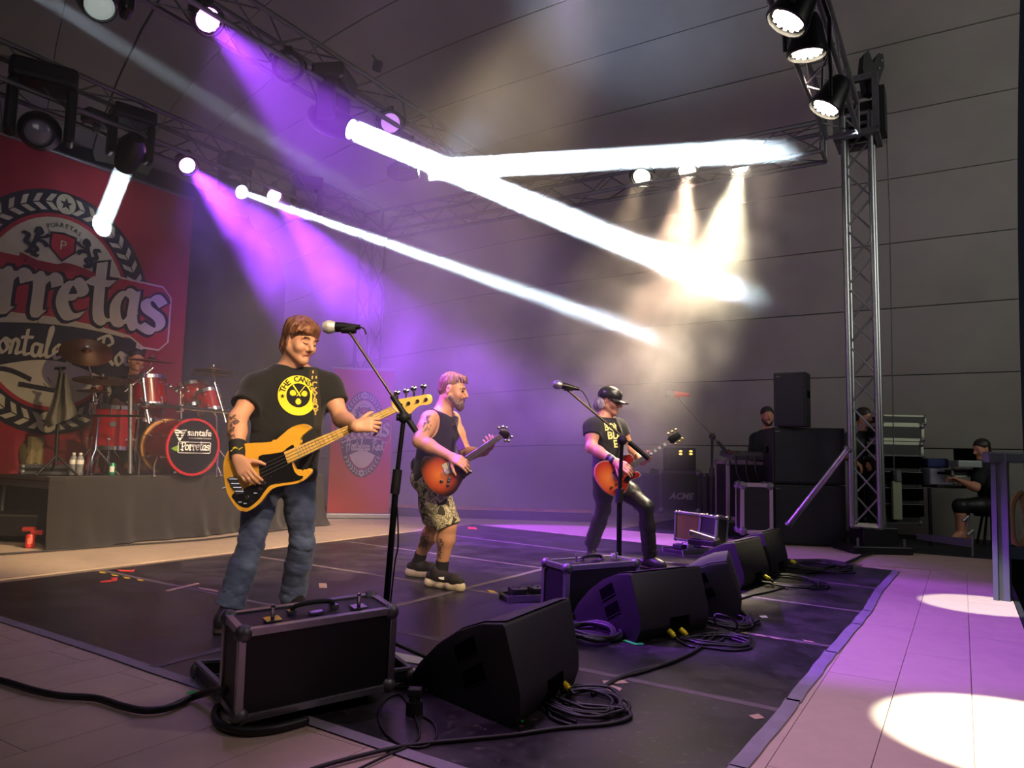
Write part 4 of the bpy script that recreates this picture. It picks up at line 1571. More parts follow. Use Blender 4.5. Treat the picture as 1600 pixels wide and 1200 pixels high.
drum('rack_tom', 'small red rack tom furthest right in the kit', at(327, 630, 7.75), facing(0, 0.3) + Vector((-0.15, 0, 0)), 0.125, 0.22, 6, group='rack toms')
drum('snare_drum', 'red drum in the shade below the large rack tom', at(226, 650, 8.0), facing(0, 0.15), 0.17, 0.14, 6)
c = at(176, 668, 7.35)
drum('floor_tom', 'red floor tom with round chrome badge, left of the bass drum', c, (0.02, 0, 1), 0.2, 0.4, 8, badge=False)
ft = [o for o in bpy.data.objects if o.name.startswith('floor_tom')][0]
mb = MB()
b_ = TOC(c)
q = Vector((c.x, c.y, c.z + 0.03)) + Vector((b_.x, b_.y, 0)).normalized() * 0.2
mb.cyl(q, q + Vector((b_.x, b_.y, 0)) * 0.012, 0.028, n=18)
mb.build('badge', M_chrome, ft, world=True)
for k in range(3):
    a = 2.1 * k + 0.4
    mb = MB()
    x, y = c.x + 0.225 * math.cos(a), c.y + 0.225 * math.sin(a)
    mb.tube([(x, y, c.z + 0.1), (x, y, c.z - 0.22), (x + 0.04 * math.cos(a), y + 0.04 * math.sin(a), c.z - 0.3), (x + 0.04 * math.cos(a), y + 0.04 * math.sin(a), RZ + 0.02)], 0.009, 8)
    mb.sphere((x + 0.04 * math.cos(a), y + 0.04 * math.sin(a), RZ + 0.02), 0.018, 8)
    mb.build('leg', M_chrome, ft, world=True, smooth=True)
def cymbal_stand(label, c, r, tilt, base, tint=M_bronze, group='cymbals', boom=None, stand=True, name='cymbal'):
    t = thing(name, label, 'cymbal', c, group=group)
    M = frame((0, 0, 0), tilt)
    mb = MB()
    mb.lathe([(0.012, 0.028), (r * 0.14, 0.024), (r * 0.2, 0.004), (r * 0.6, -0.004), (r, -0.018), (r, -0.020), (r * 0.6, -0.007), (r * 0.2, 0.0), (0.012, 0.02)], 36, M)
    mb.build('disc', tint, t, smooth=True)
    mb = MB()
    mb.cyl(M @ Vector((0, 0, -0.03)), M @ Vector((0, 0, 0.05)), 0.008)
    mb.cyl(M @ Vector((0, 0, 0.03)), M @ Vector((0, 0, 0.05)), 0.016)
    mb.build('wing_nut', M_chrome, t, smooth=True)
    if stand:
        s_ = thing('cymbal_stand', 'chrome stand under the ' + label, 'stand', (base[0], base[1], RZ))
        top = Vector(c) - Vector((0, 0, 0.03))
        b0 = Vector((base[0], base[1], RZ))
        mb = MB()
        mid = boom or (Vector((base[0], base[1], (RZ + c[2]) / 2 + 0.15)))
        mb.cyl(b0 + Vector((0, 0, 0.12)), mid, 0.014)
        mb.build('pole', M_chrome, s_, world=True, smooth=True)
        mb = MB()
        mb.cyl(mid, top, 0.009)
        mb.sphere(mid, 0.024, 8)
        mb.build('boom_arm', M_chrome, s_, world=True, smooth=True)
        for k in range(3):
            a = 2.1 * k + 0.9
            mb = MB()
            mb.cyl(b0 + Vector((0, 0, 0.3)), b0 + Vector((0.26 * math.cos(a), 0.26 * math.sin(a), 0.015)), 0.009)
            mb.build('leg', M_chrome, s_, world=True, smooth=True)
    return t
c = at(135, 548, 7.3)
cymbal_stand('big bronze cymbal tipped face-on at the far left of the kit', c, 0.24, (0.35, -0.55, 0.75), at(150, 640, 7.5))
c = at(160, 592, 7.4)
cymbal_stand('wide dark bronze cymbal hanging in front of the drummer', c, 0.27, (0.12, -0.22, 0.97), at(176, 640, 7.9))
c = at(237, 562, 7.7)
cymbal_stand('bronze cymbal seen almost edge-on over the large rack tom', c, 0.235, (0.05, -0.05, 1.0), at(240, 640, 8.05), boom=at(222, 590, 7.7))
c = at(333, 577, 7.8)
cymbal_stand('upper violet-lit cymbal at the right end of the kit', c, 0.2, (0.0, 0.02, 1.0), at(345, 640, 7.9), boom=at(337, 600, 7.8))
c = at(333, 584, 7.8)
cymbal_stand('lower violet-lit cymbal at the right end of the kit', c, 0.22, (0.02, -0.02, 1.0), c, stand=False)
c = at(146, 609, 7.2)
cymbal_stand('hi-hat cymbals on a thin stand beside the floor tom', c, 0.15, (0, 0, 1), at(146, 700, 7.2), boom=at(146, 630, 7.2), name='hi_hat')
# chrome rack in front of the kit: bar and upright
rk = thing('drum_rack', 'chrome drum rack bar with clamps across the front of the kit', 'rack', at(290, 638, 7.3))
mb = MB()
mb.cyl(at(213, 630, 7.35), at(366, 645, 7.3), 0.019, n=12)
mb.build('bar', M_chrome, rk, world=True, smooth=True)
for px0, py0, px1, py1, Y, r_ in ((223, 588, 228, 632, 7.35, 0.02), (229, 640, 233, 662, 7.35, 0.016), (335, 598, 353, 660, 7.3, 0.014), (204, 600, 203, 740, 7.1, 0.02)):
    mb = MB()
    mb.cyl(at(px0, py0, Y), at(px1, py1, Y), r_, n=12)
    mb.build('upright', M_chrome if px0 > 210 else M_alud, rk, world=True, smooth=True)
mb = MB()
mb.cyl(at(195, 612, 7.35), at(240, 574, 7.5), 0.012)
mb.build('boom', M_chrome, rk, world=True, smooth=True)
for px0, py0 in ((223, 586), (227, 632), (354, 643), (281, 640)):
    mb = MB()
    mb.box(at(px0, py0, 7.33), (0.06, 0.06, 0.06), bev=0.012)
    mb.build('clamp', M_chrome, rk, world=True)
# tom holder
th_ = thing('tom_holder', 'chrome double tom holder standing out of the bass drum', 'holder', at(283, 645, 7.75))
mb = MB()
mb.cyl(at(283, 655, 7.75), at(282, 612, 7.75), 0.014)
mb.cyl(at(262, 606, 7.75), at(306, 612, 7.75), 0.014)
mb.build('post', M_chrome, th_, world=True, smooth=True)
for x, y in ((266, 604), (276, 611), (285, 606), (294, 612)):
    mb = MB()
    mb.sphere(at(x, y, 7.72), 0.026, 10)
    mb.build('joint', M_chrome, th_, world=True, smooth=True)
# black upright microphone/side stand at the left of the kit with cloth
st = thing('towel_stand', 'dark straight stand with a grey towel hung from it, left of kit', 'stand', fl(90, 735, RZ))
bx = at(92, 730, 7.0)
mb = MB()
mb.cyl(at(95, 574, 7.0), at(87, 728, 7.0), 0.018)
mb.build('pole', M_blackm, st, world=True, smooth=True)
mb = MB()
mb.cyl(at(88, 649, 7.0), at(225, 650, 7.0), 0.012)
mb.cyl(at(86, 576, 7.0), at(102, 575, 7.0), 0.014)
mb.build('cross_arm', M_blackm, st, world=True, smooth=True)
for k in range(3):
    a = 2.1 * k + 0.2
    b0 = at(87, 728, 7.0)
    mb = MB()
    mb.cyl(b0 + Vector((0, 0, 0.1)), (b0.x + 0.2 * math.cos(a), b0.y + 0.2 * math.sin(a), RZ + 0.01), 0.012)
    mb.build('leg', M_blackm, st, world=True, smooth=True)
def cloth_hang(name, label, pts_l, pts_r, Y, m, cat):
    vs, fs = [], []
    n = 14
    for j, (l, r_) in enumerate(zip(pts_l, pts_r)):
        for i in range(n + 1):
            t = i / n
            p = at(l[0] + (r_[0] - l[0]) * t, l[1] + (r_[1] - l[1]) * t, Y + 0.05 * math.sin(t * 14 + j * 0.5))
            vs.append(p)
    for j in range(len(pts_l) - 1):
        for i in range(n):
            a = j * (n + 1) + i
            fs.append((a, a + 1, a + n + 2, a + n + 1))
    k = len(vs)
    vs += [v + Vector((0, 0.012, 0)) for v in vs]
    fs += [tuple(k + i for i in f[::-1]) for f in fs[:]]
    mb = MB()
    mb.add(vs, fs)
    return tag(mb.build(name, m, smooth=True, angle=180), label, cat)
cloth_hang('towel', 'grey towel draped over the left kit stand', [(92, 582), (88, 600), (80, 630), (70, 655), (74, 668)], [(104, 584), (106, 600), (112, 622), (121, 645), (118, 650)], 6.93, mat('grey_towel', lin((112, 108, 96)), 0.95, noise=0.2, scale=20), 'towel')
# drummer, mostly hidden behind the cymbal
# ------------------------------------------------------------------ small things on the riser
def fz(px, py, z):
    return fl(px, py, z)
M_petg = mat('bottle_clear', lin((190, 192, 196)), 0.1, noise=0.5, scale=40, spec=0.9, trans=0.5)
for lab, px in (('left one of two clear water bottles on the riser edge', 113), ('right one of two clear water bottles on the riser edge', 123.5)):
    b0 = at(px, 742, 7.1)
    b0.z = RZ + 0.012
    t = thing('water_bottle', lab, 'bottle', b0, group='water bottles on the riser')
    mb = MB()
    mb.lathe([(0.0, 0), (0.03, 0.0), (0.033, 0.01), (0.031, 0.03), (0.033, 0.05), (0.031, 0.07), (0.033, 0.09), (0.033, 0.15), (0.024, 0.175), (0.013, 0.19), (0.013, 0.2)], 16)
    mb.build('bottle_body', M_petg, t, smooth=True)
    mb = MB()
    mb.lathe([(0.0335, 0.105), (0.0345, 0.106), (0.0345, 0.145), (0.0335, 0.146)], 16)
    mb.build('paper_label', M_white, t, smooth=True)
    mb = MB()
    mb.lathe([(0.015, 0.196), (0.015, 0.214), (0.0, 0.215)], 14)
    mb.build('cap', M_white, t, smooth=True)
def can(label, p, h, r, m, m2):
    t = thing('drink_can', label, 'can', p)
    mb = MB()
    mb.lathe([(0, 0), (r * 0.75, 0.0), (r, h * 0.06), (r, h * 0.9), (r * 0.8, h * 0.98), (r * 0.8, h), (0, h * 0.985)], 18)
    mb.build('can_body', m, t, smooth=True)
    mb = MB()
    mb.cyl((0, 0, h * 0.985), (0, 0, h * 1.003), r * 0.78, n=16)
    mb.build('lid', M_alu, t)
    b = TOC(p)
    mb = MB()
    a0 = math.atan2(b.y, b.x)
    vs, fs = [], []
    for i in range(9):
        a = a0 - 0.6 + 1.2 * i / 8
        for z in (h * 0.3, h * 0.75):
            vs.append(((r + 0.001) * math.cos(a), (r + 0.001) * math.sin(a), z))
    for i in range(8):
        fs.append((2 * i, 2 * i + 2, 2 * i + 3, 2 * i + 1))
    mb.add(vs, fs)
    mb.build('printed_patch', m2, t)
b0 = at(174.5, 741, 7.1); b0.z = RZ + 0.012
can('green beer can standing on the riser edge in front of the floor tom', b0, 0.125, 0.033, mat('can_green', lin((20, 110, 80)), 0.3, metal=0.5), M_white)
b0 = fl(46, 856)
can('bright red drink can on the pale floor beside the skirt corner', b0, 0.12, 0.037, mat('can_red', lin((225, 60, 50)), 0.35, metal=0.3), mat('can_red_pale', lin((240, 120, 105)), 0.4))
# metal-edged flat case on the riser, pale block and standing wooden stool seat
def flight_case(name, label, P, a, b, c, edge=0.022, panel=None, latch=True, handle=True, cat='flight case', group=None, trim=None, corner=0.028, onface='top'):
    """P = near bottom left corner; a right, b up, c away (vectors with lengths)"""
    a, b, c = Vector(a), Vector(b), Vector(c)
    la, lb, lc = a.length, b.length, c.length
    x = a.normalized()
    z = (b - x * b.dot(x)).normalized()
    y = z.cross(x)
    M = Matrix(((x.x, y.x, z.x, P[0]), (x.y, y.y, z.y, P[1]), (x.z, y.z, z.z, P[2]), (0, 0, 0, 1)))
    t = thing(name, label, cat, M=M, group=group)
    trim = trim or M_alu
    e = edge
    mb = MB()
    mb.box((la / 2, lc / 2, lb / 2), (la - 0.008, lc - 0.008, lb - 0.008))
    mb.build('body', panel or M_black, t)
    for nm, segs in (('edge_trim', [((0, yy, zz), (la, yy, zz)) for yy in (0, lc) for zz in (0, lb)]),
                     ('edge_trim', [((xx, 0, zz), (xx, lc, zz)) for xx in (0, la) for zz in (0, lb)]),
                     ('edge_trim', [((xx, yy, 0), (xx, yy, lb)) for xx in (0, la) for yy in (0, lc)])):
        for s0, s1 in segs:
            s0, s1 = Vector(s0), Vector(s1)
            m_ = (s0 + s1) / 2
            cx = Vector((la / 2, lc / 2, lb / 2))
            sz = [abs(s1[i] - s0[i]) if abs(s1[i] - s0[i]) > 1e-6 else e for i in range(3)]
            off = Vector([0 if abs(s1[i] - s0[i]) > 1e-6 else (e / 2 - 0.003) * (1 if m_[i] < cx[i] else -1) for i in range(3)])
            mb = MB()
            mb.box(m_ + off, sz, bev=0.002)
            mb.build(nm, trim, t)
    for xx in (0, la):
        for yy in (0, lc):
            for zz in (0, lb):
                mb = MB()
                k = corner * 0.42
                mb.sphere((xx + (k if xx == 0 else -k), yy + (k if yy == 0 else -k), zz + (k if zz == 0 else -k)), corner * 0.85, 10)
                mb.build('ball_corner', M_alud, t, smooth=True)
    if latch:
        for fx in (0.22, 0.78):
            mb = MB()
            mb.box((la * fx, lc * 0.3, lb + 0.004), (0.055, 0.05, 0.006), bev=0.002)
            mb.cyl((la * fx, lc * 0.3, lb), (la * fx, lc * 0.3, lb + 0.045), 0.007, n=8)
            mb.sphere((la * fx, lc * 0.3, lb + 0.047), 0.008, 8)
            mb.build('latch', M_chrome, t)
    if handle:
        mb = MB()
        q = [(la * 0.5 - 0.075, lc * 0.5, lb + 0.004), (la * 0.5 - 0.065, lc * 0.5, lb + 0.024), (la * 0.5, lc * 0.5, lb + 0.03), (la * 0.5 + 0.065, lc * 0.5, lb + 0.024), (la * 0.5 + 0.075, lc * 0.5, lb + 0.004)]
        mb.tube(smooth_curve(q, 4), 0.009, 8)
        mb.build('handle', M_rubber, t, smooth=True)
        mb = MB()
        for sg in (-1, 1):
            mb.box((la * 0.5 + 0.078 * sg, lc * 0.5, lb + 0.006), (0.03, 0.03, 0.012), bev=0.003)
        mb.box((la * 0.5, lc * 0.34, lb + 0.003), (0.05, 0.03, 0.006))
        mb.build('handle_plate', M_chrome, t)
    return t
P0 = at(30, 745, 7.05); P0.z = RZ + 0.012
flight_case('flat_case', 'flat metal-edged equipment case lying on the riser beside the bottles', P0, (0.44, 0.10, 0), (0, 0, 0.085), (-0.2, 0.25, 0), 0.03, latch=False, handle=False, corner=0.04, trim=M_alud)
t = thing('wood_block', 'pale upright wooden board with round edge standing behind the flat case', 'board', at(48, 735, 7.6))
mb = MB()
b0 = at(48, 727, 7.5)
mb.box((b0.x + 0.035, b0.y, RZ + 0.19), (0.055, 0.2, 0.37), bev=0.01)
mb.build('board', mat('pale_wood', lin((150, 135, 92)), 0.7, noise=0.25, scale=5), t, world=True)
mb = MB()
mb.lathe([(0, -0.05), (0.12, -0.05), (0.13, 0.0), (0.12, 0.05), (0, 0.05)], 20, Matrix.Translation((b0.x - 0.01, b0.y + 0.02, RZ + 0.19)) @ Matrix.Rotation(R(80), 4, 'Y') @ Matrix.Scale(1.35, 4, (1, 0, 0)))
mb.build('round_pad', mat('olive_pad', lin((96, 84, 56)), 0.8, noise=0.2, scale=4), t, world=True, smooth=True)
# dark gear under the side deck
t = thing('storage_chest', 'long dark violet trunk under the bare end of the riser', 'trunk', at(30, 830, 6.9))
mb = MB()
mb.box(at(20, 818, 7.0) + Vector((-0.15, 0.1, 0)), (0.95, 0.5, 0.2), STAGE.to_3x3().to_4x4() if False else None, bev=0.01)
mb.build('body', mat('trunk_dark', lin((34, 28, 40)), 0.6), t, world=True)
mb = MB()
mb.box(at(20, 818, 7.0) + Vector((-0.15, -0.155, 0.09)), (0.96, 0.012, 0.018))
mb.build('lid_rim', M_alud, t, world=True)
for lab, px, py in (('red multi-pin plug lying above the red can by the riser', 45, 827), ('small red plug tucked against the cloth skirt', 58, 832)):
    b0 = at(px, py, 6.75)
    t = thing('red_plug', lab, 'plug', b0)
    mb = MB()
    mb.cyl((-0.05, 0, 0), (0.05, 0.01, 0), 0.022, n=12)
    mb.build('plug_body', M_red, t, smooth=True)
    mb = MB()
    mb.cyl((-0.05, 0, 0), (-0.1, 0.0, -0.01), 0.012, n=8)
    mb.build('cable_boot', M_rubber, t, smooth=True)

# ------------------------------------------------------------------ floor monitors
M_wedge = mat('wedge_black', lin((30, 30, 32)), 0.55, noise=0.15, scale=60, bump=0.12, bscale=160)
M_grille = mat('wedge_grille', lin((52, 48, 56)), 0.5, metal=0.2, noise=0.1, scale=90, bump=0.25, bscale=220)
M_dark = mat('recess_dark', lin((3, 3, 3)), 1.0, spec=0.05)  # near-black for plain parts and for painted shade in recesses
PROF = [(0.05, 0.0), (0.93, 0.0), (1.0, 0.07), (0.995, 0.13), (0.86, 0.335), (0.84, 0.345), (0.66, 0.325), (0.45, 0.275), (0.25, 0.20), (0.08, 0.11), (0.0, 0.05)]
def wedge(label, NL, BL, BR, NR, hs=1.0, group='floor monitors in a row'):
    NL, BL, BR, NR = [Vector((p[0], p[1], 0)) for p in (NL, BL, BR, NR)]
    c = (NL + BL + BR + NR) / 4
    t = thing('floor_monitor', label, 'monitor speaker', c, group=group)
    def P(s_, w, z):
        a = NL.lerp(BL, s_)
        b = NR.lerp(BR, s_)
        return a.lerp(b, w) + Vector((0, 0, z * hs))
    n = len(PROF)
    vs = [P(s_, 0.0, z) for s_, z in PROF] + [P(s_, 1.0, z) for s_, z in PROF]
    fs = [(i, (i + 1) % n, n + (i + 1) % n, n + i) for i in range(n)]
    fs += [tuple(range(n))[::-1], tuple(range(n, 2 * n))]
    bm = bmesh.new()
    bv = [bm.verts.new(v) for v in vs]
    for f in fs:
        bm.faces.new([bv[i] for i in f])
    bmesh.ops.recalc_face_normals(bm, faces=bm.faces)
    eds = [e for e in bm.edges if len(e.link_faces) == 2 and e.link_faces[0].normal.angle(e.link_faces[1].normal) > 0.7]
    bmesh.ops.bevel(bm, geom=eds, offset=0.008, segments=2, profile=0.6, affect='EDGES')
    bm.verts.index_update()
    mb = MB()
    mb.add([v.co.copy() for v in bm.verts], [[v.index for v in f.verts] for f in bm.faces])
    bm.free()
    mb.build('cabinet', M_wedge, t, world=True, smooth=True, angle=30)
    # grille over the curved front
    g = [q for q in PROF[5:]]
    vs, fs = [], []
    for k, (s_, z) in enumerate(g):
        zz = z + 0.006
        vs += [P(s_ + 0.0, 0.04, zz), P(s_, 0.96, zz)]
    for k in range(len(g) - 1):
        fs.append((2 * k, 2 * k + 1, 2 * k + 3, 2 * k + 2))
    mb = MB()
    mb.add(vs, fs)
    mb.build('grille', M_grille, t, world=True, smooth=True)
    # handle pockets in both side panels: flat plates, inner shade painted near-black
    for w in (0.0, 1.0):
        nrm = (NL - NR).normalized() if w == 0 else (NR - NL).normalized()
        ax_ = (BL - NL).normalized() if w == 0 else (BR - NR).normalized()
        o_ = ax_.cross(Vector((0, 0, 1))).normalized()
        if o_.dot(nrm) < 0:
            o_ = -o_
        for (s_, z) in ((0.53, 0.215), (0.61, 0.13)):
            cc = P(s_, w, z)
            Mx = Matrix(((ax_.x, 0, o_.x, cc.x), (ax_.y, 0, o_.y, cc.y), (0, 1, 0, cc.z), (0, 0, 0, 1)))
            Mx = Mx @ Matrix.Rotation(R(28), 4, 'Z')
            mb = MB()
            mb.box((0, 0, 0.0), (0.125, 0.066, 0.006), Mx, bev=0.0029)
            mb.build('handle_pocket', M_dark, t, world=True)
            mb = MB()
            pts = [(-0.066, -0.03), (0.066, -0.03), (0.068, -0.026), (-0.068, -0.026)]
            mb.add([(p[0], p[1], 0.0045) for p in pts], [(0, 1, 2, 3)], Mx)
            mb.build('pocket_lip', M_grille, t, world=True)
    # connector plate at the back
    cc = P(1.0, 0.55, 0.10)
    bk = (BR - BL).normalized()
    o_ = Vector((bk.y, -bk.x, 0))
    Mx = Matrix(((bk.x, 0, o_.x, cc.x), (bk.y, 0, o_.y, cc.y), (0, 1, 0, cc.z), (0, 0, 0, 1)))
    mb = MB()
    mb.box((0, -0.02, 0), (0.15, 0.06, 0.008), Mx, bev=0.003)
    mb.build('connector_plate', M_dark, t, world=True)
    return t, Mx
W1 = wedge('nearest floor monitor, large black wedge seen from its side in the front', (-0.37, 2.99), (0.055, 2.53), (0.30, 3.05), (0.05, 3.42), 0.98)
W2 = wedge('second black floor monitor with two dark handle holes, right of the silver-edged case', (0.38, 4.25), (0.67, 3.73), (1.10, 4.06), (0.92, 4.62), 0.97)
W3 = wedge('third floor monitor with a broad violet-lit sloping grille', (0.86, 4.50), (1.36, 4.33), (1.52, 4.86), (1.12, 5.15), 0.95)
W4 = wedge('fourth floor monitor, seen from behind next to the small white paper', (1.33, 5.62), (1.68, 5.28), (2.02, 5.74), (1.70, 6.15), 0.98)
W5 = wedge('fifth and farthest floor monitor at the end of the row', (1.72, 6.2), (2.06, 5.80), (2.36, 6.25), (2.1, 6.65), 1.05)
for lab, pts in (('green tape mark at the foot of the nearest floor monitor', [(773, 1122), (774, 1125.5), (818, 1132), (818, 1128.5)]),
                 ('green tape mark at the foot of the second floor monitor', [(972, 1003), (992, 1010), (1006, 1009.5), (1004, 1007), (993, 1007.5), (978, 1002)]),
                 ('green tape mark at the foot of the fourth floor monitor', [(1151, 916), (1152, 918), (1168, 919), (1168, 917)]),
                 ('green tape scrap between the nearest monitor and the cable coil', [(878, 1060), (880, 1064), (889, 1063), (888, 1059)]),
                 ('green tape corner on the floor left of the open case', [(290, 1086), (303, 1090), (312, 1084), (300, 1082)])):
    scrap('green_tape', lab, 'tape mark', pts, M_green, z=0.007)
def plug(label, px, py, Y, d, m=M_yellow, group='yellow monitor plugs'):
    p = at(px, py, Y)
    t = thing('cable_plug', label, 'plug', p, group=group)
    d = Vector(d).normalized()
    mb = MB()
    mb.cyl((0, 0, 0), d * 0.035, 0.014, n=12)
    mb.cyl(d * 0.035, d * 0.045, 0.011, n=12)
    mb.build('plug_body', m, t, smooth=True)
    mb = MB()
    mb.cyl(d * 0.04, d * 0.075, 0.008, 0.005, n=8)
    mb.build('cable_boot', M_rubber, t, smooth=True)
    return p + d * 0.07
q1 = plug('left yellow plug in the back of the second monitor', 1045, 985, 3.86, (0.5, -0.5, -0.5))
q2 = plug('right yellow plug in the back of the second monitor', 1063, 983, 3.90, (0.6, -0.5, -0.5))
q3 = plug('yellow plug in the back of the nearest monitor', 878, 1066, 2.93, (0.5, -0.6, -0.3))
q4 = plug('yellow plug in the back of the fourth monitor beside the paper', 1195, 900, 5.5, (0.5, -0.6, -0.3))
q5 = plug('yellow plug behind the farthest monitor', 1236, 876, 6.05, (0.5, -0.6, -0.3))

# ------------------------------------------------------------------ flight cases near the players
CA = flight_case('pedal_case', 'black silver-edged case lid standing upright in front of the bassist', (-0.868, 2.46, 0.035), (0.455, 0.325, 0.02), (0.05, 0.0, 0.295), (-0.10, 0.18, 0), 0.025, corner=0.036)
# its tray on the floor behind it
P0 = fl(322, 1080)
tray = thing('case_tray', 'open shallow metal-edged case tray on the floor behind the upright case', 'case', P0)
corn = [fl(306, 1062), fl(352, 1110), fl(640, 1072), fl(600, 1040)]
for i in range(4):
    a_, b_ = corn[i], corn[(i + 1) % 4]
    d = (b_ - a_)
    M_ = Matrix.Translation(a_ + d / 2) @ Matrix.Rotation(math.atan2(d.y, d.x), 4, 'Z')
    mb = MB()
    mb.box((0, 0, 0.034), (d.length, 0.012, 0.05), M_)
    mb.build('side_board', M_black, tray, world=True)
    mb = MB()
    mb.box((0, 0, 0.068), (d.length, 0.02, 0.014), M_, bev=0.002)
    mb.box((0, 0, 0.014), (d.length, 0.02, 0.012), M_, bev=0.002)
    mb.build('edge_trim', M_alud, tray, world=True)
    mb = MB()
    mb.sphere(a_ + Vector((0, 0, 0.035)), 0.026, 10, sc=(1, 1, 1.3))
    mb.build('ball_corner', M_alud, tray, world=True, smooth=True)
mb = MB()
mb.prism([(p.x, p.y) for p in corn], 0.008, z0=0.006)
mb.build('bottom', M_rubber, tray, world=True)
CB = flight_case('pedal_case', 'black silver-edged case standing between the first two floor monitors', (0.335, 4.27, 0.0), (0.47, 0.30, 0.0), (0.015, 0.0, 0.295), (-0.10, 0.22, 0), 0.03, corner=0.04)
CC = flight_case('pedal_case', 'small open metal-edged case lit yellow behind the third monitor', at(1118, 852, 6.3), (0.13, 0.12, -0.02), (0.03, 0.02, 0.24), (-0.13, 0.12, 0.0), 0.022, latch=False, handle=False, corner=0.03)
lid = flight_case('open_case', 'yellowish case lid hinged open beside the small case', at(1100, 850, 6.45), (0.05, 0.05, 0.0), (0.02, 0.01, 0.25), (-0.02, 0.3, 0), 0.02, latch=False, handle=False, corner=0.024, cat='case', panel=mat('plush_yellow', lin((110, 104, 40)), 0.9))
def pedalboard(label, cpx, cpy, w, d, rot, pedals, z=0.0, lip=M_alu):
    c = fl(cpx, cpy)
    t = thing('pedalboard', label, 'pedalboard', c, rot)
    mb = MB()
    mb.box((0, 0, 0.02), (w, d, 0.03), bev=0.004)
    mb.build('board', M_black, t)
    mb = MB()
    for sg in (-1, 1):
        mb.box((0, sg * d / 2, 0.025), (w + 0.01, 0.012, 0.045))
    mb.build('rail', lip, t)
    for i, (x, y, sx, sy, m) in enumerate(pedals):
        f = MB()
        f.box((x, y, 0.06), (sx, sy, 0.045), bev=0.006)
        po = f.build('pedal', m, t)
        f = MB()
        f.cyl((x, y - sy * 0.25, 0.08), (x, y - sy * 0.25, 0.095), 0.01, n=10)
        f.cyl((x - sx * 0.22, y + sy * 0.25, 0.08), (x - sx * 0.22, y + sy * 0.25, 0.092), 0.007, n=8)
        f.cyl((x + sx * 0.22, y + sy * 0.25, 0.08), (x + sx * 0.22, y + sy * 0.25, 0.092), 0.007, n=8)
        f.build('knob', M_chrome, po)
    return t
M_ped = mat('pedal_grey', lin((150, 150, 155)), 0.4, metal=0.5)
pedalboard('pedalboard with chrome pedals on the mat behind the third monitor', 1078, 862, 0.5, 0.26, R(35), [(-0.15, 0, 0.08, 0.12, M_black), (-0.03, 0.02, 0.08, 0.12, M_ped), (0.1, 0.03, 0.08, 0.12, M_chrome)])
pedalboard('black pedal with silver lip on the mat in front of the dark-shirted guitarist', 822, 938, 0.3, 0.16, R(20), [(-0.06, 0, 0.1, 0.1, M_black), (0.07, 0, 0.09, 0.1, M_black)])
t = thing('wah_pedal', 'chrome wah pedal standing on the pedalboard behind the third monitor', 'pedal', at(1100, 838, 6.25))
mb = MB()
mb.box((0, 0, 0), (0.1, 0.24, 0.05), Matrix.Rotation(R(50), 4, 'Z') @ Matrix.Rotation(R(12), 4, 'X'), bev=0.01)
mb.build('treadle', M_chrome, t)
mb = MB()
mb.box((0, 0, -0.05), (0.11, 0.25, 0.05), Matrix.Rotation(R(50), 4, 'Z'), bev=0.01)
mb.build('base', M_black, t)
t = thing('power_box', 'small dark adaptor box standing on the mat by the second case', 'adaptor', fl(857, 918))
mb = MB()
mb.box((0, 0, 0.06), (0.07, 0.1, 0.12), bev=0.008)
mb.build('housing', mat('adaptor_grey', lin((60, 56, 66)), 0.6), t)
mb = MB()
mb.box((0.0, -0.052, 0.02), (0.05, 0.004, 0.03))
mb.build('yellow_sticker', M_ytape, t)
# mains adaptor with loop beside the nearest monitor
t = thing('power_adaptor', 'round black adaptor plug standing on the mat left of the nearest monitor', 'adaptor', fl(647, 1118))
mb = MB()
mb.cyl((0, 0, 0), (0, 0, 0.05), 0.03, n=16)
mb.cyl((0, 0, 0.05), (0, 0, 0.075), 0.02, n=12)
mb.box((0.0, 0, 0.08), (0.05, 0.04, 0.03), bev=0.006)
mb.build('plug_body', M_rubber, t)
# papers
def sheet(label, pts, th=0.0015, z=0.007):
    return scrap('paper_sheet', label, 'paper', pts, M_paper, z=z, th=th)
sheet('upper white paper sheet between the upright case and nearest monitor', [(609, 1020), (609, 1034), (664, 1041), (674, 1033)])
sheet('lower white paper sheet between the upright case and nearest monitor', [(607, 1041), (606, 1052), (645, 1067), (660, 1050)])
sheet('small white paper sheet on the mat beside the fourth monitor', [(1200, 898), (1206, 902), (1240, 903), (1238, 899)])
# ------------------------------------------------------------------ cables
def cable(label, pts, r=0.006, z=0.0, name='cable', m=None, closed=False, lift=None, sub=8, cat='cable', group=None):
    P = []
    for i, p in enumerate(pts):
        if isinstance(p, Vector):
            P.append(p)
        else:
            h = p[2] if len(p) > 2 else 0.0
            q = fl(p[0], p[1], 0.005 + r + z + h)
            P.append(q)
    c = smooth_curve(P, sub, closed)
    mb = MB()
    o = sum(c, Vector()) / len(c)
    o.z = 0
    mb.tube([q - o for q in c], r, 8, closed=closed)
    ob = mb.build(name, m or M_cable, smooth=True, angle=180)
    ob.location = o
    return tag(ob, label, cat, group)
cable('thick black cable snaking across the pale floor to the open case', [(-60, 1052), (0, 1063), (50, 1078), (95, 1087), (150, 1091), (190, 1103), (225, 1110), (262, 1106), (300, 1090), (330, 1080, 0.05), (352, 1078, 0.09)], 0.013)
cable('thick black cable loop drooping under the left corner of the upright case', [(352, 1100, 0.02), (338, 1108), (338, 1125), (352, 1136), (385, 1142), (430, 1138), (480, 1125)], 0.014)
cable('long grey cable running from the bottom edge past the nearest monitor', [(480, 1205), (520, 1192), (600, 1172), (650, 1163), (720, 1156), (800, 1148), (870, 1138), (950, 1131), (985, 1120), (975, 1104)], 0.007)
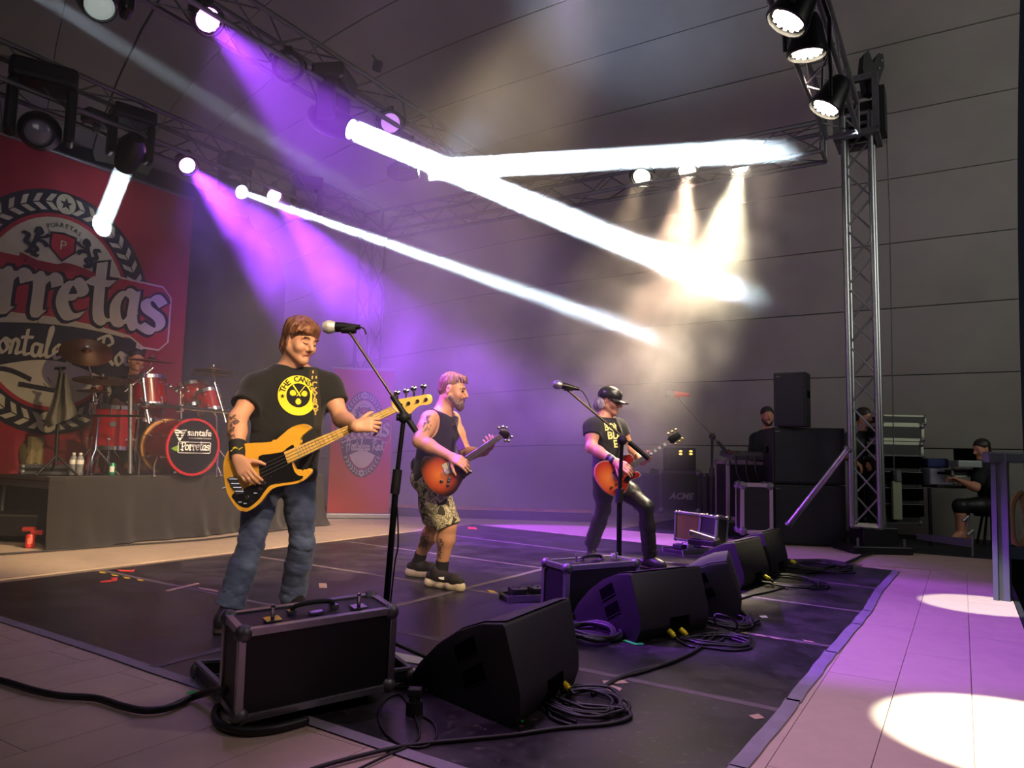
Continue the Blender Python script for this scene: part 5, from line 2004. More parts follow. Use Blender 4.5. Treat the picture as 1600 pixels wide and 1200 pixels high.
cable('thin cable looping round the adaptor left of the nearest monitor', [(555, 1204), (605, 1180), (640, 1165), (655, 1150), (652, 1130), (645, 1112), (625, 1085), (600, 1095), (592, 1120), (602, 1145), (630, 1165), (665, 1166), (682, 1150), (678, 1130), (662, 1120)], 0.004)
cable('thin black cable between the tray and the nearest monitor', [(606, 1072), (630, 1074), (652, 1070), (668, 1080)], 0.006)
rc = random.Random(11)
def coil(label, cx, cy, rx, ry, turns, r, jit, tail=None, z=0.0, name='cable_coil'):
    """loops of one cable lying on the floor; rx, ry in metres along x and y"""
    c = fl(cx, cy)
    P = []
    n = 14 * turns
    for i in range(n):
        a = 2 * math.pi * i / 14
        k = 1 + 0.12 * math.sin(i * 0.37 + cx) + jit * rc.uniform(-1, 1)
        zz = 0.005 + r + z + r * 1.6 * (0.5 + 0.5 * math.sin(i * 0.9)) + 0.3 * r * (i / n) * turns
        P.append(Vector((c.x + rx * k * math.cos(a) + 0.02 * math.sin(i / 14 * 2.1), c.y + ry * k * math.sin(a) + 0.03 * math.cos(i / 14 * 1.7), zz)))
    if tail:
        for p in tail:
            P.append(fl(p[0], p[1], 0.005 + r))
    cv = smooth_curve(P, 3)
    o = Vector((c.x, c.y, 0))
    mb = MB()
    mb.tube([q - o for q in cv], r, 7)
    ob = mb.build(name, M_cable, smooth=True, angle=180)
    ob.location = o
    return tag(ob, label, 'cable')
coil('large coil of grey cable on the mat right of the nearest monitor', 915, 1103, 0.13, 0.14, 6, 0.006, 0.08, [(870, 1100), (860, 1120), (900, 1135)])
cable('cable end lying from the nearest coil towards the bottom', [(900, 1128), (880, 1120), (858, 1108), (865, 1090), (878, 1068)], 0.006)
cable('pair of cables running from the nearest coil up to the second coil', [(925, 1085), (960, 1062), (1000, 1048), (1045, 1036), (1085, 1018), (1110, 1000), (1125, 990), (1160, 985), (1175, 972), (1172, 960)], 0.0075)
cable('second cable of the pair running between the two coils', [(935, 1080), (968, 1060), (1010, 1048), (1060, 1030), (1090, 1012), (1095, 1000), (1120, 988), (1150, 990), (1165, 996)], 0.0065)
coil('dark heap of thick cable between the first two monitors', 925, 996, 0.13, 0.17, 4, 0.012, 0.05)
coil('loops of thin cable beside the yellow plugs of the second monitor', 1125, 1005, 0.16, 0.10, 3, 0.006, 0.1)
cable('cable from the left yellow plug curving to the loops', [q1, (1060, 1001), (1080, 1010), (1105, 1012), (1140, 1016), (1168, 1014), (1172, 1008), (1150, 1000), (1110, 990)], 0.006)
cable('cable from the right yellow plug curving to the loops', [q2, (1078, 999), (1098, 1006), (1120, 1004), (1130, 996), (1110, 990)], 0.006)
coil('violet-lit tangle of cable heaped behind the second monitor', 1128, 970, 0.15, 0.22, 7, 0.007, 0.16)
cable('single loop of cable standing up in the violet-lit tangle', [(1120, 975, 0.02), (1116, 968, 0.1), (1120, 960, 0.13), (1140, 965, 0.12), (1152, 975, 0.06), (1145, 985, 0.01)], 0.006, closed=True)
cable('cable running from the tangle to the far coil', [(1150, 938), (1175, 930), (1200, 925), (1225, 918)], 0.007)
coil('flat coil of cable on the mat beside the white paper', 1228, 912, 0.24, 0.28, 5, 0.007, 0.08)
coil('heap of cable behind the farthest monitor', 1268, 888, 0.3, 0.3, 6, 0.008, 0.2)
cable('cable leaving the far heap along the pale floor to the tower', [(1240, 878), (1270, 890), (1300, 884), (1330, 877), (1352, 866), (1380, 858)], 0.012)
cable('second cable from the far heap running beside it to the tower', [(1260, 895), (1300, 890), (1320, 880), (1345, 870), (1375, 862)], 0.01)
cable('cable from the nearest monitor plug into its coil', [q3, (885, 1080), (880, 1095), (890, 1105)], 0.006)
cable('cable from the fourth monitor plug into the flat coil', [q4, (1205, 908), (1215, 914), (1230, 920)], 0.006)
cable('black cable along the edge of the pale strip left of the skirt', [(-20, 867), (40, 863), (110, 858), (200, 851), (330, 842), (470, 824)], 0.008)
cable('cables along the foot of the rollup banner', [(500, 803), (560, 800), (620, 802), (650, 797)], 0.012)

# ------------------------------------------------------------------ microphone stands
def mic(label, tail_px, head_px, Y, head_m, body_m=None, s=1.0, tilt=None):
    p0, p1 = at(*head_px, Y), at(*tail_px, Y - 0.0)
    d = (p1 - p0).normalized()
    t = thing('microphone', label, 'microphone', p0)
    M = frame((0, 0, 0), d)
    mb = MB()
    mb.lathe([(0.0, -0.028 * s), (0.018 * s, -0.022 * s), (0.0265 * s, -0.004 * s), (0.0265 * s, 0.006 * s), (0.021 * s, 0.022 * s), (0.018 * s, 0.028 * s)], 16, M)
    mb.build('grille_ball', head_m, t, smooth=True)
    L = (p1 - p0).length
    mb = MB()
    mb.lathe([(0.02 * s, 0.026 * s), (0.019 * s, 0.05 * s), (0.012 * s, L * 0.8), (0.009 * s, L), (0, L)], 16, M)
    mb.build('handle_body', body_m or M_blackm, t, smooth=True)
    return t
def mic_stand(label, base, Y, mid, joint, boom0, boom1, clip, r=0.011, legs=True, foot=None, leg_ang=0.5):
    b0 = foot if foot is not None else at(*base, Y)
    b0 = Vector((b0.x, b0.y, 0))
    t = thing('mic_stand', label, 'mic stand', b0)
    j = at(*joint, Y)
    mb = MB()
    m_ = at(*mid, Y)
    low = Vector((b0.x, b0.y, 0.16)).lerp(m_, 0.0)
    mb.cyl(low, m_, r * 1.35, n=12)
    mb.build('lower_tube', M_blackm, t, world=True, smooth=True)
    mb = MB()
    mb.cyl(m_, j, r, n=12)
    mb.build('upper_tube', M_blackm, t, world=True, smooth=True)
    mb = MB()
    d = (j - m_).normalized()
    mb.cyl(m_ - d * 0.07, m_ + d * 0.03, r * 2.0, n=12)
    mb.build('height_grip', M_rubber, t, world=True, smooth=True)
    mb = MB()
    mb.sphere(j, r * 2.6, 10)
    mb.cyl(j - Vector((0.03, 0, 0)), j + Vector((0.03, 0, 0)), r * 1.6)
    mb.build('boom_clutch', M_rubber, t, world=True, smooth=True)
    B0, B1 = at(*boom0, Y), at(*boom1, Y)
    mb = MB()
    mb.cyl(B0, B1, r * 0.62, n=10)
    mb.build('boom_arm', mat('boom_metal', lin((96, 86, 80)), 0.4, metal=0.7), t, world=True, smooth=True)
    mb = MB()
    e = (B0 - B1).normalized()
    mb.cyl(B0 - e * 0.16, B0 + e * 0.02, r * 1.3, n=10)
    mb.build('counterweight', M_rubber, t, world=True, smooth=True)
    c = at(*clip, Y)
    mb = MB()
    mb.cyl(B1, c, r * 1.0, n=8)
    mb.cyl(c + Vector((-0.03, 0, 0.004)), c + Vector((0.03, 0, 0.004)), 0.018, n=10)
    mb.build('mic_clip', M_rubber, t, world=True, smooth=True)
    if legs:
        for k in range(3):
            a = 2 * math.pi / 3 * k + leg_ang
            mb = MB()
            mb.cyl((b0.x, b0.y, 0.17), (b0.x + 0.3 * math.cos(a), b0.y + 0.3 * math.sin(a), 0.02), 0.008, n=8)
            f = mb.build('leg', M_blackm, t, world=True, smooth=True)
            mb = MB()
            mb.sphere((b0.x + 0.3 * math.cos(a), b0.y + 0.3 * math.sin(a), 0.016), 0.014, 8)
            mb.build('rubber_foot', M_rubber, f, world=False, smooth=True) if False else None
    return t
f1 = at(598, 1010, 3.05)
mic_stand('boom microphone stand in front of the bassist, its pole crossing the bass head', None, 3.05, (620, 745), (631, 652), (646, 668), (548, 521), (545, 516), foot=f1, r=0.0098)
mic('microphone with silver ball grille at the bassist face', (563, 511), (514, 511), 3.05, mat('grille_silver', lin((225, 222, 210)), 0.5, metal=0.4), s=1.1)
f2 = at(967, 880, 5.2)
mic_stand('boom microphone stand in front of the guitarist in a cap', None, 5.2, (968, 770), (972, 688), (1010, 714), (890, 612), (888, 608), foot=f2, r=0.014)
mic('microphone with pale grille hanging left of the guitarist in a cap', (905, 608), (871, 601), 5.2, M_alu, s=1.3)
f3 = at(1112, 800, 8.8)
mic_stand('thin boom microphone stand at the back by the mixing desk', None, 8.8, (1112, 735), (1113, 682), (1135, 706), (1061, 622), (1060, 618), foot=f3, r=0.016)
mic('microphone with red handle at the back of the stage', (1077, 617), (1046, 616), 8.8, M_alud, M_red, s=2.0)
def hang_cable(label, pts, r=0.0035):
    c = smooth_curve([at(*p) for p in pts], 8)
    o = c[0].copy()
    mb = MB()
    mb.tube([q - o for q in c], r, 6)
    ob = mb.build('mic_cable', M_cable, smooth=True, angle=180)
    ob.location = o
    return tag(ob, label, 'cable')
hang_cable('thin cable hanging down the bassist microphone stand', [(563, 511, 3.05), (569, 514, 3.05), (572, 522, 3.04)])
hang_cable('thin cable drooping beside the pole of the bassist stand', [(618, 775, 3.05), (621, 800, 3.04), (622, 850, 3.04), (617, 880, 3.04), (612, 925, 3.03), (606, 980, 3.02)])
hang_cable('thin cable curving down from the microphone left of the capped guitarist', [(905, 609, 5.2), (911, 613, 5.2), (919, 627, 5.2), (926, 645, 5.2)])
# ------------------------------------------------------------------ equipment at the far right
def spk(label, P, a, c, h, horn=False, cat='speaker', name='speaker_cabinet', group='black speaker stack'):
    a, c = Vector(a), Vector(c)
    x = a.normalized()
    z = Vector((0, 0, 1))
    y = z.cross(x)
    M = Matrix(((x.x, y.x, 0, P[0]), (x.y, y.y, 0, P[1]), (0, 0, 1, P[2]), (0, 0, 0, 1)))
    t = thing(name, label, cat, M=M, group=group)
    la, lc = a.length, c.length
    mb = MB()
    mb.box((la / 2, lc / 2, h / 2), (la, lc, h - 0.006), bev=0.012)
    mb.build('cabinet', M_black, t)
    mb = MB()
    mb.box((la / 2, -0.006, h / 2), (la - 0.05, 0.012, h - 0.05), bev=0.004)
    mb.build('grille', mat('speaker_grille', lin((16, 17, 24)), 0.6, bump=0.2, bscale=200), t)
    mb = MB()
    mb.box((0.055, -0.013, h - 0.05), (0.05, 0.003, 0.012))
    mb.build('badge', M_alud, t)
    for xx in (0.0, la):
        mb = MB()
        mb.box((xx, lc * 0.5, h * 0.6), (0.008, 0.14, 0.08), bev=0.003)
        mb.build('handle', M_dark, t)
    return t
YS = 8.3
pl = at(1208, 830, YS); pl.z = 0
s1 = (0.44, -0.12)
ax_a = Vector((0.60, -0.10, 0)); ax_c = Vector((0.10, 0.6, 0))
zt = lambda y_, Y: 0.92 - (y_ - 723.5) / F * Y
zs = zt(757, YS)
spk('bottom box of the black speaker stack', pl, ax_a * 1.28, ax_c, zs)
spk('middle box of the black speaker stack', (pl.x, pl.y, zs + 0.002), ax_a * 1.28, ax_c, zt(669, YS) - zs)
spk('top tall box of the black speaker stack', (pl.x + 0.02, pl.y + 0.0, zt(669, YS) + 0.004), (0.30, -0.19, 0), (0.12, 0.22, 0), zt(584, YS) - zt(669, YS))
top = [o for o in bpy.data.objects if o.name.startswith('speaker_cabinet')][-1]
# road cases and rack
def pc(px, py, Y, z=None):
    p = at(px, py, Y)
    if z is not None:
        p.z = z
    return p
def case_at(label, x0, x1, y0, y1, Y, depth=0.4, yaw=0.0, zlift=None, **kw):
    Pl = at(x0, y1, Y)
    wd = (x1 - x0) / F * Y
    hh = (y1 - y0) / F * Y
    a = Vector((math.cos(yaw), math.sin(yaw), 0)) * wd
    c = Vector((-math.sin(yaw), math.cos(yaw), 0)) * depth
    return flight_case(kw.pop('name', 'road_case'), label, (Pl.x, Pl.y, max(0.01, Pl.z) if zlift is None else zlift), a, (0, 0, hh), c, latch=kw.pop('latch', False), handle=kw.pop('handle', False), **kw)
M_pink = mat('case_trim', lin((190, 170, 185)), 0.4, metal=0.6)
case_at('upright road case with pinkish trim standing left of the speaker stack', 1158, 1206, 757, 833, 8.2, 0.3, -0.1, trim=M_pink, edge=0.04, corner=0.06)
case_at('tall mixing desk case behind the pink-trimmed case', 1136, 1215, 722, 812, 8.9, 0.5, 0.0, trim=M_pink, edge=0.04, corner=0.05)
t = thing('mixing_desk', 'mixing desk with loose cables lying on the tall case', 'mixer', at(1172, 712, 9.1))
mb = MB()
mb.box((0, 0, 0), (0.62, 0.5, 0.07), Matrix.Rotation(R(6), 4, 'X'), bev=0.015)
mb.build('desk', mat('mixer_grey', lin((74, 72, 80)), 0.5), t)
mb = MB()
for k in range(10):
    mb.box((-0.25 + 0.055 * k, -0.1 + 0.03 * (k % 3), 0.045), (0.012, 0.03, 0.02))
mb.build('fader_knobs', M_alud, t, )['kind'] = 'stuff'
mb = MB()
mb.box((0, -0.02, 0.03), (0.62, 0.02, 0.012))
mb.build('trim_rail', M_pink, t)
for k, (x0, x1) in enumerate(((1150, 1160), (1168, 1172), (1180, 1190))):
    c = smooth_curve([at(x0, 712, 8.85), at((x0 + x1) / 2 - 4, 735, 8.8), at(x1, 756, 8.82)], 6)
    mb = MB()
    mb.tube(c, 0.012, 6)
    mb.build('hanging_cable', M_cable, t, world=True, smooth=True)
for lab, px, m in (('green gadget lying on the left end of the mixing desk', 1131, mat('dim_green', lin((40, 90, 50)), 0.5)), ('small red gadget lying on the mixing desk', 1139, mat('dim_red', lin((150, 50, 40)), 0.5))):
    p = at(px, 706, 8.9)
    g = thing('gadget', lab, 'device', p)
    mb = MB()
    mb.box((0, 0, 0), (0.07, 0.06, 0.03), bev=0.006)
    mb.build('housing', m, g)
    mb = MB()
    mb.cyl((0, 0, 0.015), (0, 0, 0.03), 0.012, n=10)
    mb.build('knob', M_rubber, g)
A_ = case_at('low black road case lettered ACME under the amplifier with yellow lights', 1030, 1094, 736, 800, 10.2, 0.6, 0.0, edge=0.04, corner=0.06, trim=mat('dull_trim', lin((62, 60, 66)), 0.6))
MA = wm(A_)
print_part('lettering', mat('print_grey', lin((150, 148, 146)), 0.7), 'ACME', 0.12, 0.30, 0.22, A_, MA @ Matrix.Rotation(R(90), 4, 'X'), 0.004, shear=0.3, z=0.008)
hd = thing('amplifier_head', 'black amplifier with two pairs of glowing yellow lights on the lettered case', 'amplifier', at(1064, 736, 10.2))
mb = MB()
p0, p1 = at(1045, 736, 10.25), at(1088, 700, 10.25)
mb.box(((p0.x + p1.x) / 2, p0.y + 0.2, (p0.z + p1.z) / 2 + 0.005), (p1.x - p0.x, 0.4, p1.z - p0.z - 0.01), bev=0.02)
mb.build('cabinet', M_black, hd, world=True)
E_y = emissive('indicator_yellow', (1.0, 0.62, 0.08), 1.6)
for px in (1063.5, 1079.5):
    for py in (705, 709.5):
        q = at(px, py, 10.24)
        mb = MB()
        mb.sphere(q, 0.026, 10, sc=(1, 0.4, 0.55))
        mb.build('indicator_lamp', E_y, hd, world=True, smooth=True)
case_at('dark grey rack case right of the lettered case', 1100, 1128, 742, 805, 10.0, 0.5, 0.0, edge=0.04, trim=MATS['dull_trim'])
case_at('black speaker-like case in haze left of the capped guitarist legs', 1000, 1028, 742, 800, 10.3, 0.5, 0.0, edge=0.03, trim=MATS['dull_trim'])
# stack right of the tower
M_olive = mat('case_trim_olive', lin((178, 182, 160)), 0.5, metal=0.3)
case_at('uppermost thin case of the stack right of the tower', 1378, 1447, 648, 662, 8.9, 0.33, 0.0, edge=0.02, corner=0.03, trim=M_olive)
case_at('second case with a pale frame in the stack right of the tower', 1374, 1444, 662, 688, 8.85, 0.33, 0.0, edge=0.035, corner=0.05, trim=M_olive)
case_at('third case with a pale frame in the stack right of the tower', 1373, 1443, 690, 714, 8.8, 0.33, 0.0, edge=0.035, corner=0.05, trim=M_olive)
rk = case_at('tall equipment rack under the cases right of the tower', 1372, 1440, 716, 818, 8.75, 0.33, 0.0, name='equipment_rack', cat='rack', edge=0.03, corner=0.04, trim=MATS['dull_trim'])
for k in range(4):
    mb = MB()
    mb.box((0.29, -0.012, 0.17 + 0.19 * k), (0.5, 0.02, 0.15), bev=0.004)
    u_ = mb.build('rack_unit', M_dark, rk)
    mb = MB()
    mb.box((0.29, -0.024, 0.235 + 0.19 * k), (0.48, 0.004, 0.008))
    mb.build('unit_edge', M_alud, u_)
t = thing('pale_cylinder_stand', 'pale upright board leaning against the rack right of the tower', 'board', at(1402, 812, 8.55))
mb = MB()
p0, p1 = at(1400, 812, 8.7), at(1402, 752, 8.7)
mb.box((p0 + p1) / 2, (0.11, 0.05, (p1 - p0).length), bev=0.01)
t.name = 'leaning_board'
mb.build('board', mat('pale_olive', lin((140, 145, 120)), 0.6), t, world=True)
mb = MB()
mb.cyl(at(1402, 752, 8.7), at(1401, 735, 8.7), 0.05, n=12)
mb.build('bracket', M_alud, t, world=True)
# table with white panel, bags and laptop
tb_ = thing('work_table', 'dark folding table carrying a white panel and a laptop far right', 'table', at(1500, 760, 8.7))
mb = MB()
p0, p1 = at(1448, 760, 8.85), at(1552, 760, 8.7)
mb.box((p0 + p1) / 2 + Vector((0, 0.1, 0)), ((p1 - p0).length, 0.5, 0.04), bev=0.01)
mb.build('top', M_black, tb_, world=True)
for x, y in ((1452, 8.5), (1548, 8.55), (1452, 9.1), (1548, 9.0)):
    q = at(x, 762, y)
    mb = MB()
    mb.cyl(q, (q.x, q.y, 0), 0.02)
    mb.build('leg', M_blackm, tb_, world=True)
t = thing('cool_box', 'pale box with cut handle and blue cloth on it on the far right table', 'box', at(1468, 745, 8.8))
p0, p1 = at(1450, 759, 8.8), at(1487, 733, 8.8)
mb = MB()
mb.box(((p0.x + p1.x) / 2, p0.y + 0.1, (p0.z + p1.z) / 2), (p1.x - p0.x, 0.3, p1.z - p0.z), bev=0.02)
mb.build('body', mat('pale_grey', lin((150, 150, 165)), 0.6), t, world=True)
mb = MB()
mb.box(((p0.x + p1.x) / 2, p0.y - 0.05, p1.z - 0.05), (0.12, 0.01, 0.03), bev=0.004)
mb.build('handle_slot', M_dark, t, world=True)
mb = MB()
q0 = at(1467, 724, 8.8)
mb.box(q0 + Vector((0, 0.1, 0)), (0.27, 0.2, 0.12), bev=0.03)
t2 = thing('folded_cloth', 'dark blue folded cloth on the pale box', 'cloth', q0)
mb.build('cloth_fold', mat('dim_blue', lin((28, 40, 90)), 0.8), t2, world=True)
t = thing('laptop', 'open laptop with silver-edged case under it beside the seated man', 'laptop', at(1508, 730, 8.7))
mb = MB()
p0 = at(1508, 712, 8.7)
mb.box(p0, (0.27, 0.012, 0.17), Matrix.Identity(4), bev=0.004)
mb.build('screen', M_dark, t, world=True)
mb = MB()
p0 = at(1508, 725, 8.55)
mb.box(p0, (0.28, 0.2, 0.08), bev=0.01)
mb.build('keyboard_base', mat('silver_box', lin((150, 156, 156)), 0.4, metal=0.4), t, world=True)
case_at('small metal-edged case under the laptop', 1488, 1526, 732, 745, 8.6, 0.25, 0.0, edge=0.02, corner=0.03, trim=M_olive, name='small_case')
# dark side area floor and a low step
mb = MB()
mb.box((10.0, 1.75, 0.003), (2.2, 4.1, 0.012), STAGE)
tag(mb.build('side_carpet', mat('carpet_dark', lin((24, 25, 30)), 0.9)), 'dark carpet under the equipment beyond the pale stage floor', 'carpet')
t = thing('cross_barrier', 'short folding barrier with angled white tips at the far stage edge', 'barrier', at(1500, 850, 7.6))
for px, py0, py1 in ((1520, 828, 876), (1513, 806, 822)):
    mb = MB()
    mb.cyl(at(px, py0, 7.6), at(px, py1, 7.6), 0.012)
    mb.cyl(at(px, py0, 7.6), at(px - 9, py0 + 8, 7.6), 0.014)
    mb.build('post', M_alu, t, world=True)
mb = MB()
p0, p1 = at(1432, 838, 8.0), at(1520, 848, 7.6)
mb.add([p0 + Vector((0, 0, 0.03)), p1 + Vector((0, 0, 0.04)), p1 - Vector((0, 0, 0.05)), p0 - Vector((0, 0, 0.03))], [(0, 1, 2, 3)])
mb.build('barrier_cloth', mat('dim_violet_cloth', lin((92, 80, 108)), 0.8), t, world=True)
# metal frame at the right picture edge
t = thing('gate_frame', 'grey-green metal frame with cables behind it at the right edge', 'frame', at(1575, 860, 5.2))
mb = MB()
mb.box((0, 0, 0), (1, 1, 1))
for (a0, a1, w_) in (((1565, 708), (1568, 870), 0.045), ((1552, 712), (1554, 862), 0.02)):
    mb = MB()
    p0, p1 = at(*a0, 5.2), at(*a1, 5.2)
    p1.z -= 0.35
    mb.cyl(p0, p1, w_ * 1.1, n=4)
    mb.build('post', mat('frame_grey', lin((92, 98, 104)), 0.5, metal=0.3), t, world=True)
mb = MB()
mb.box((at(1600, 716, 5.2) + at(1556, 714, 5.2)) / 2 + Vector((0.2, 0, 0)), (0.75, 0.08, 0.075), bev=0.01)
mb.build('top_rail', MATS['frame_grey'], t, world=True)
mb = MB()
mb.tube(smooth_curve([at(1596, 770, 5.5), at(1582, 790, 5.5), at(1583, 840, 5.5), at(1597, 850, 5.5), at(1604, 820, 5.5), at(1598, 785, 5.5)], 6, True), 0.02, 6, closed=True)
mb.build('hung_cable', mat('cable_ochre', lin((120, 100, 50)), 0.6), t, world=True)
t = thing('ceiling_speaker', 'small dark box fixed under the shell near its middle', 'box', at(590, 103, 9.0))
mb = MB()
mb.box((0, 0, 0), (0.11, 0.09, 0.13), Matrix.Rotation(R(15), 4, 'Y'), bev=0.015)
mb.build('housing', mat('dim_box', lin((52, 46, 66)), 0.7), t)
mb = MB()
mb.cyl((0, 0, 0.05), (-0.08, 0.03, 0.16), 0.012)
mb.build('bracket', M_blackm, t)
# ------------------------------------------------------------------ sculpting with distance fields (people)
import openvdb as vdb
class Sculpt:
    def __init__(s, lo, hi, vox):
        s.lo = np.array(lo, float)
        s.h = vox
        n = np.ceil((np.array(hi) - s.lo) / vox).astype(int) + 1
        s.n = n
        s.D = np.full(tuple(n), 1.0, np.float32)
        s.ax = [s.lo[i] + vox * np.arange(n[i]) for i in range(3)]
    def reg(s, lo, hi):
        a = np.clip(np.floor((np.array(lo) - s.lo) / s.h).astype(int), 0, s.n)
        b = np.clip(np.ceil((np.array(hi) - s.lo) / s.h).astype(int) + 1, 0, s.n)
        if np.any(b - a < 1):
            return None
        sl = tuple(slice(a[i], b[i]) for i in range(3))
        X = s.ax[0][sl[0]][:, None, None].astype(np.float32)
        Y = s.ax[1][sl[1]][None, :, None].astype(np.float32)
        Z = s.ax[2][sl[2]][None, None, :].astype(np.float32)
        return sl, X, Y, Z
    def comb(s, sl, d, k, sub):
        D = s.D[sl]
        if sub:
            if k > 0:
                h = np.clip(0.5 - 0.5 * (D + d) / k, 0, 1)
                s.D[sl] = D * (1 - h) + (-d) * h + k * h * (1 - h)
            else:
                s.D[sl] = np.maximum(D, -d)
        elif k > 0:
            h = np.maximum(k - np.abs(D - d), 0) / k
            s.D[sl] = np.minimum(D, d) - h * h * k * 0.25
        else:
            s.D[sl] = np.minimum(D, d)
    def cone(s, p0, p1, r0, r1=None, k=0.02, sub=False):
        r1 = r0 if r1 is None else r1
        p0, p1 = np.array(p0, float), np.array(p1, float)
        m = max(r0, r1) + k + 3 * s.h
        g = s.reg(np.minimum(p0, p1) - m, np.maximum(p0, p1) + m)
        if g is None:
            return s
        sl, X, Y, Z = g
        v = p1 - p0
        L2 = max(1e-9, float(v @ v))
        t = np.clip(((X - p0[0]) * v[0] + (Y - p0[1]) * v[1] + (Z - p0[2]) * v[2]) / L2, 0, 1)
        d = np.sqrt((X - p0[0] - t * v[0]) ** 2 + (Y - p0[1] - t * v[1]) ** 2 + (Z - p0[2] - t * v[2]) ** 2) - (r0 + (r1 - r0) * t)
        s.comb(sl, d, k, sub)
        return s
    def chain(s, pts, rs, k=0.02, sub=False):
        for i in range(len(pts) - 1):
            s.cone(pts[i], pts[i + 1], rs[i], rs[i + 1], k, sub)
        return s
    def ell(s, c, rad, M=None, k=0.02, sub=False):
        """ellipsoid; M 3x3 whose columns are its axes"""
        c = np.array(c, float)
        rad = np.array(rad, float)
        A_ = np.eye(3) if M is None else np.array(M)
        ext = np.sqrt(((A_ * rad[None, :]) ** 2).sum(1)) + k + 3 * s.h
        g = s.reg(c - ext, c + ext)
        if g is None:
            return s
        sl, X, Y, Z = g
        x, y, z = X - c[0], Y - c[1], Z - c[2]
        k0 = 0
        k1 = 0
        for i in range(3):
            q = x * A_[0, i] + y * A_[1, i] + z * A_[2, i]
            k0 = k0 + (q / rad[i]) ** 2
            k1 = k1 + (q / rad[i] ** 2) ** 2
        k0 = np.sqrt(k0)
        k1 = np.sqrt(k1) + 1e-9
        s.comb(sl, (k0 * (k0 - 1) / k1).astype(np.float32), k, sub)
        return s
    def rbox(s, c, half, M=None, r=0.01, k=0.01, sub=False):
        c = np.array(c, float)
        A_ = np.eye(3) if M is None else np.array(M)
        hf = np.array(half, float)
        ext = (np.abs(A_) * (hf[None, :] + r)).sum(1) + k + 3 * s.h
        g = s.reg(c - ext, c + ext)
        if g is None:
            return s
        sl, X, Y, Z = g
        x, y, z = X - c[0], Y - c[1], Z - c[2]
        q = [np.abs(x * A_[0, i] + y * A_[1, i] + z * A_[2, i]) - (hf[i] - r) for i in range(3)]
        d = np.sqrt(sum(np.maximum(a, 0) ** 2 for a in q)) + np.minimum(np.maximum(np.maximum(q[0], q[1]), q[2]), 0) - r
        s.comb(sl, d, k, sub)
        return s
    def cut(s, P, n, lo=None, hi=None, k=0.0):
        """remove the half space in direction n beyond P (inside an optional box)"""
        P, n = np.array(P, float), np.array(n, float)
        n = n / np.linalg.norm(n)
        g = s.reg(lo if lo is not None else s.lo, hi if hi is not None else s.lo + s.h * s.n)
        if g is None:
            return s
        sl, X, Y, Z = g
        d = (X - P[0]) * n[0] + (Y - P[1]) * n[1] + (Z - P[2]) * n[2]
        s.D[sl] = np.maximum(s.D[sl], d)
        return s
    def wrinkle(s, amp, freq, seed=1, c=None, rad=None, dirv=None):
        rs = np.random.RandomState(seed)
        X = s.ax[0][:, None, None].astype(np.float32)
        Y = s.ax[1][None, :, None].astype(np.float32)
        Z = s.ax[2][None, None, :].astype(np.float32)
        m = np.abs(s.D) < 0.04
        ix = np.nonzero(m)
        x, y, z = s.ax[0][ix[0]], s.ax[1][ix[1]], s.ax[2][ix[2]]
        w = 0
        for i in range(5):
            d = rs.normal(size=3)
            if dirv is not None:
                d = d * 0.45 + np.array(dirv) * (1.0 if i % 2 else -1.0) * rs.uniform(0.8, 1.3)
            d /= np.linalg.norm(d)
            f = freq * (0.6 + 0.35 * i)
            ph = rs.uniform(0, 6.28)
            wv = np.sin(f * (x * d[0] + y * d[1] + z * d[2]) + ph + 1.3 * np.sin(0.5 * f * (x * d[1] - y * d[2] + z * d[0])))
            w = w + (1 - np.abs(wv)) ** 2 * (1.0 if i < 3 else 0.6)
        w = w / 5
        if c is not None:
            q = np.sqrt((x - c[0]) ** 2 + (y - c[1]) ** 2 + (z - c[2]) ** 2)
            w = w * np.clip(1.4 - q / rad, 0, 1)
        s.D[ix] += (amp * w).astype(np.float32)
        return s
    def mesh(s, name, m, parent, keep=None, smooth_it=0):
        D = s.D
        # keep the surface closed at the borders
        for i in range(3):
            for e in (0, -1):
                ix = [slice(None)] * 3
                ix[i] = e
                D[tuple(ix)] = np.maximum(D[tuple(ix)], s.h)
        D = np.clip(D, -3 * s.h, 3 * s.h)
        g = vdb.FloatGrid(3 * s.h)
        g.copyFromArray(np.ascontiguousarray(D))
        pts, quads = g.convertToQuads(isovalue=0.0)
        pts = pts * s.h + s.lo[None, :]
        me = bpy.data.meshes.new(name)
        inv = wm(parent).inverted() if parent is not None else Matrix.Identity(4)
        iv = np.array(inv)
        pts = pts @ iv[:3, :3].T + iv[:3, 3]
        nv, nf = len(pts), len(quads)
        me.vertices.add(nv)
        me.vertices.foreach_set('co', pts.astype(np.float32).ravel())
        me.loops.add(nf * 4)
        me.loops.foreach_set('vertex_index', quads[:, ::-1].astype(np.int32).ravel())
        me.polygons.add(nf)
        me.polygons.foreach_set('loop_start', np.arange(0, nf * 4, 4, dtype=np.int32))
        me.polygons.foreach_set('use_smooth', np.ones(nf, bool))
        me.update(calc_edges=True)
        me.validate()
        me.materials.append(m)
        # normals outward?
        if nf:
            p = pts[quads[:, ::-1]]
            vol = np.einsum('ij,ij->i', p[:, 0], np.cross(p[:, 1], p[:, 2])).sum()
            if vol < 0:
                me.flip_normals()
        o = bpy.data.objects.new(name, me)
        COL.objects.link(o)
        o.parent = parent
        return o

def Vn(a):
    return np.array(a, float)
def unit(a):
    a = Vn(a)
    return a / (np.linalg.norm(a) + 1e-12)
def basis(fwd, up):
    """columns: right, forward, up for a figure part"""
    f = unit(fwd)
    u = Vn(up) - f * np.dot(up, f)
    u = unit(u)
    r = np.cross(f, u)
    return np.stack([r, f, u], 1)

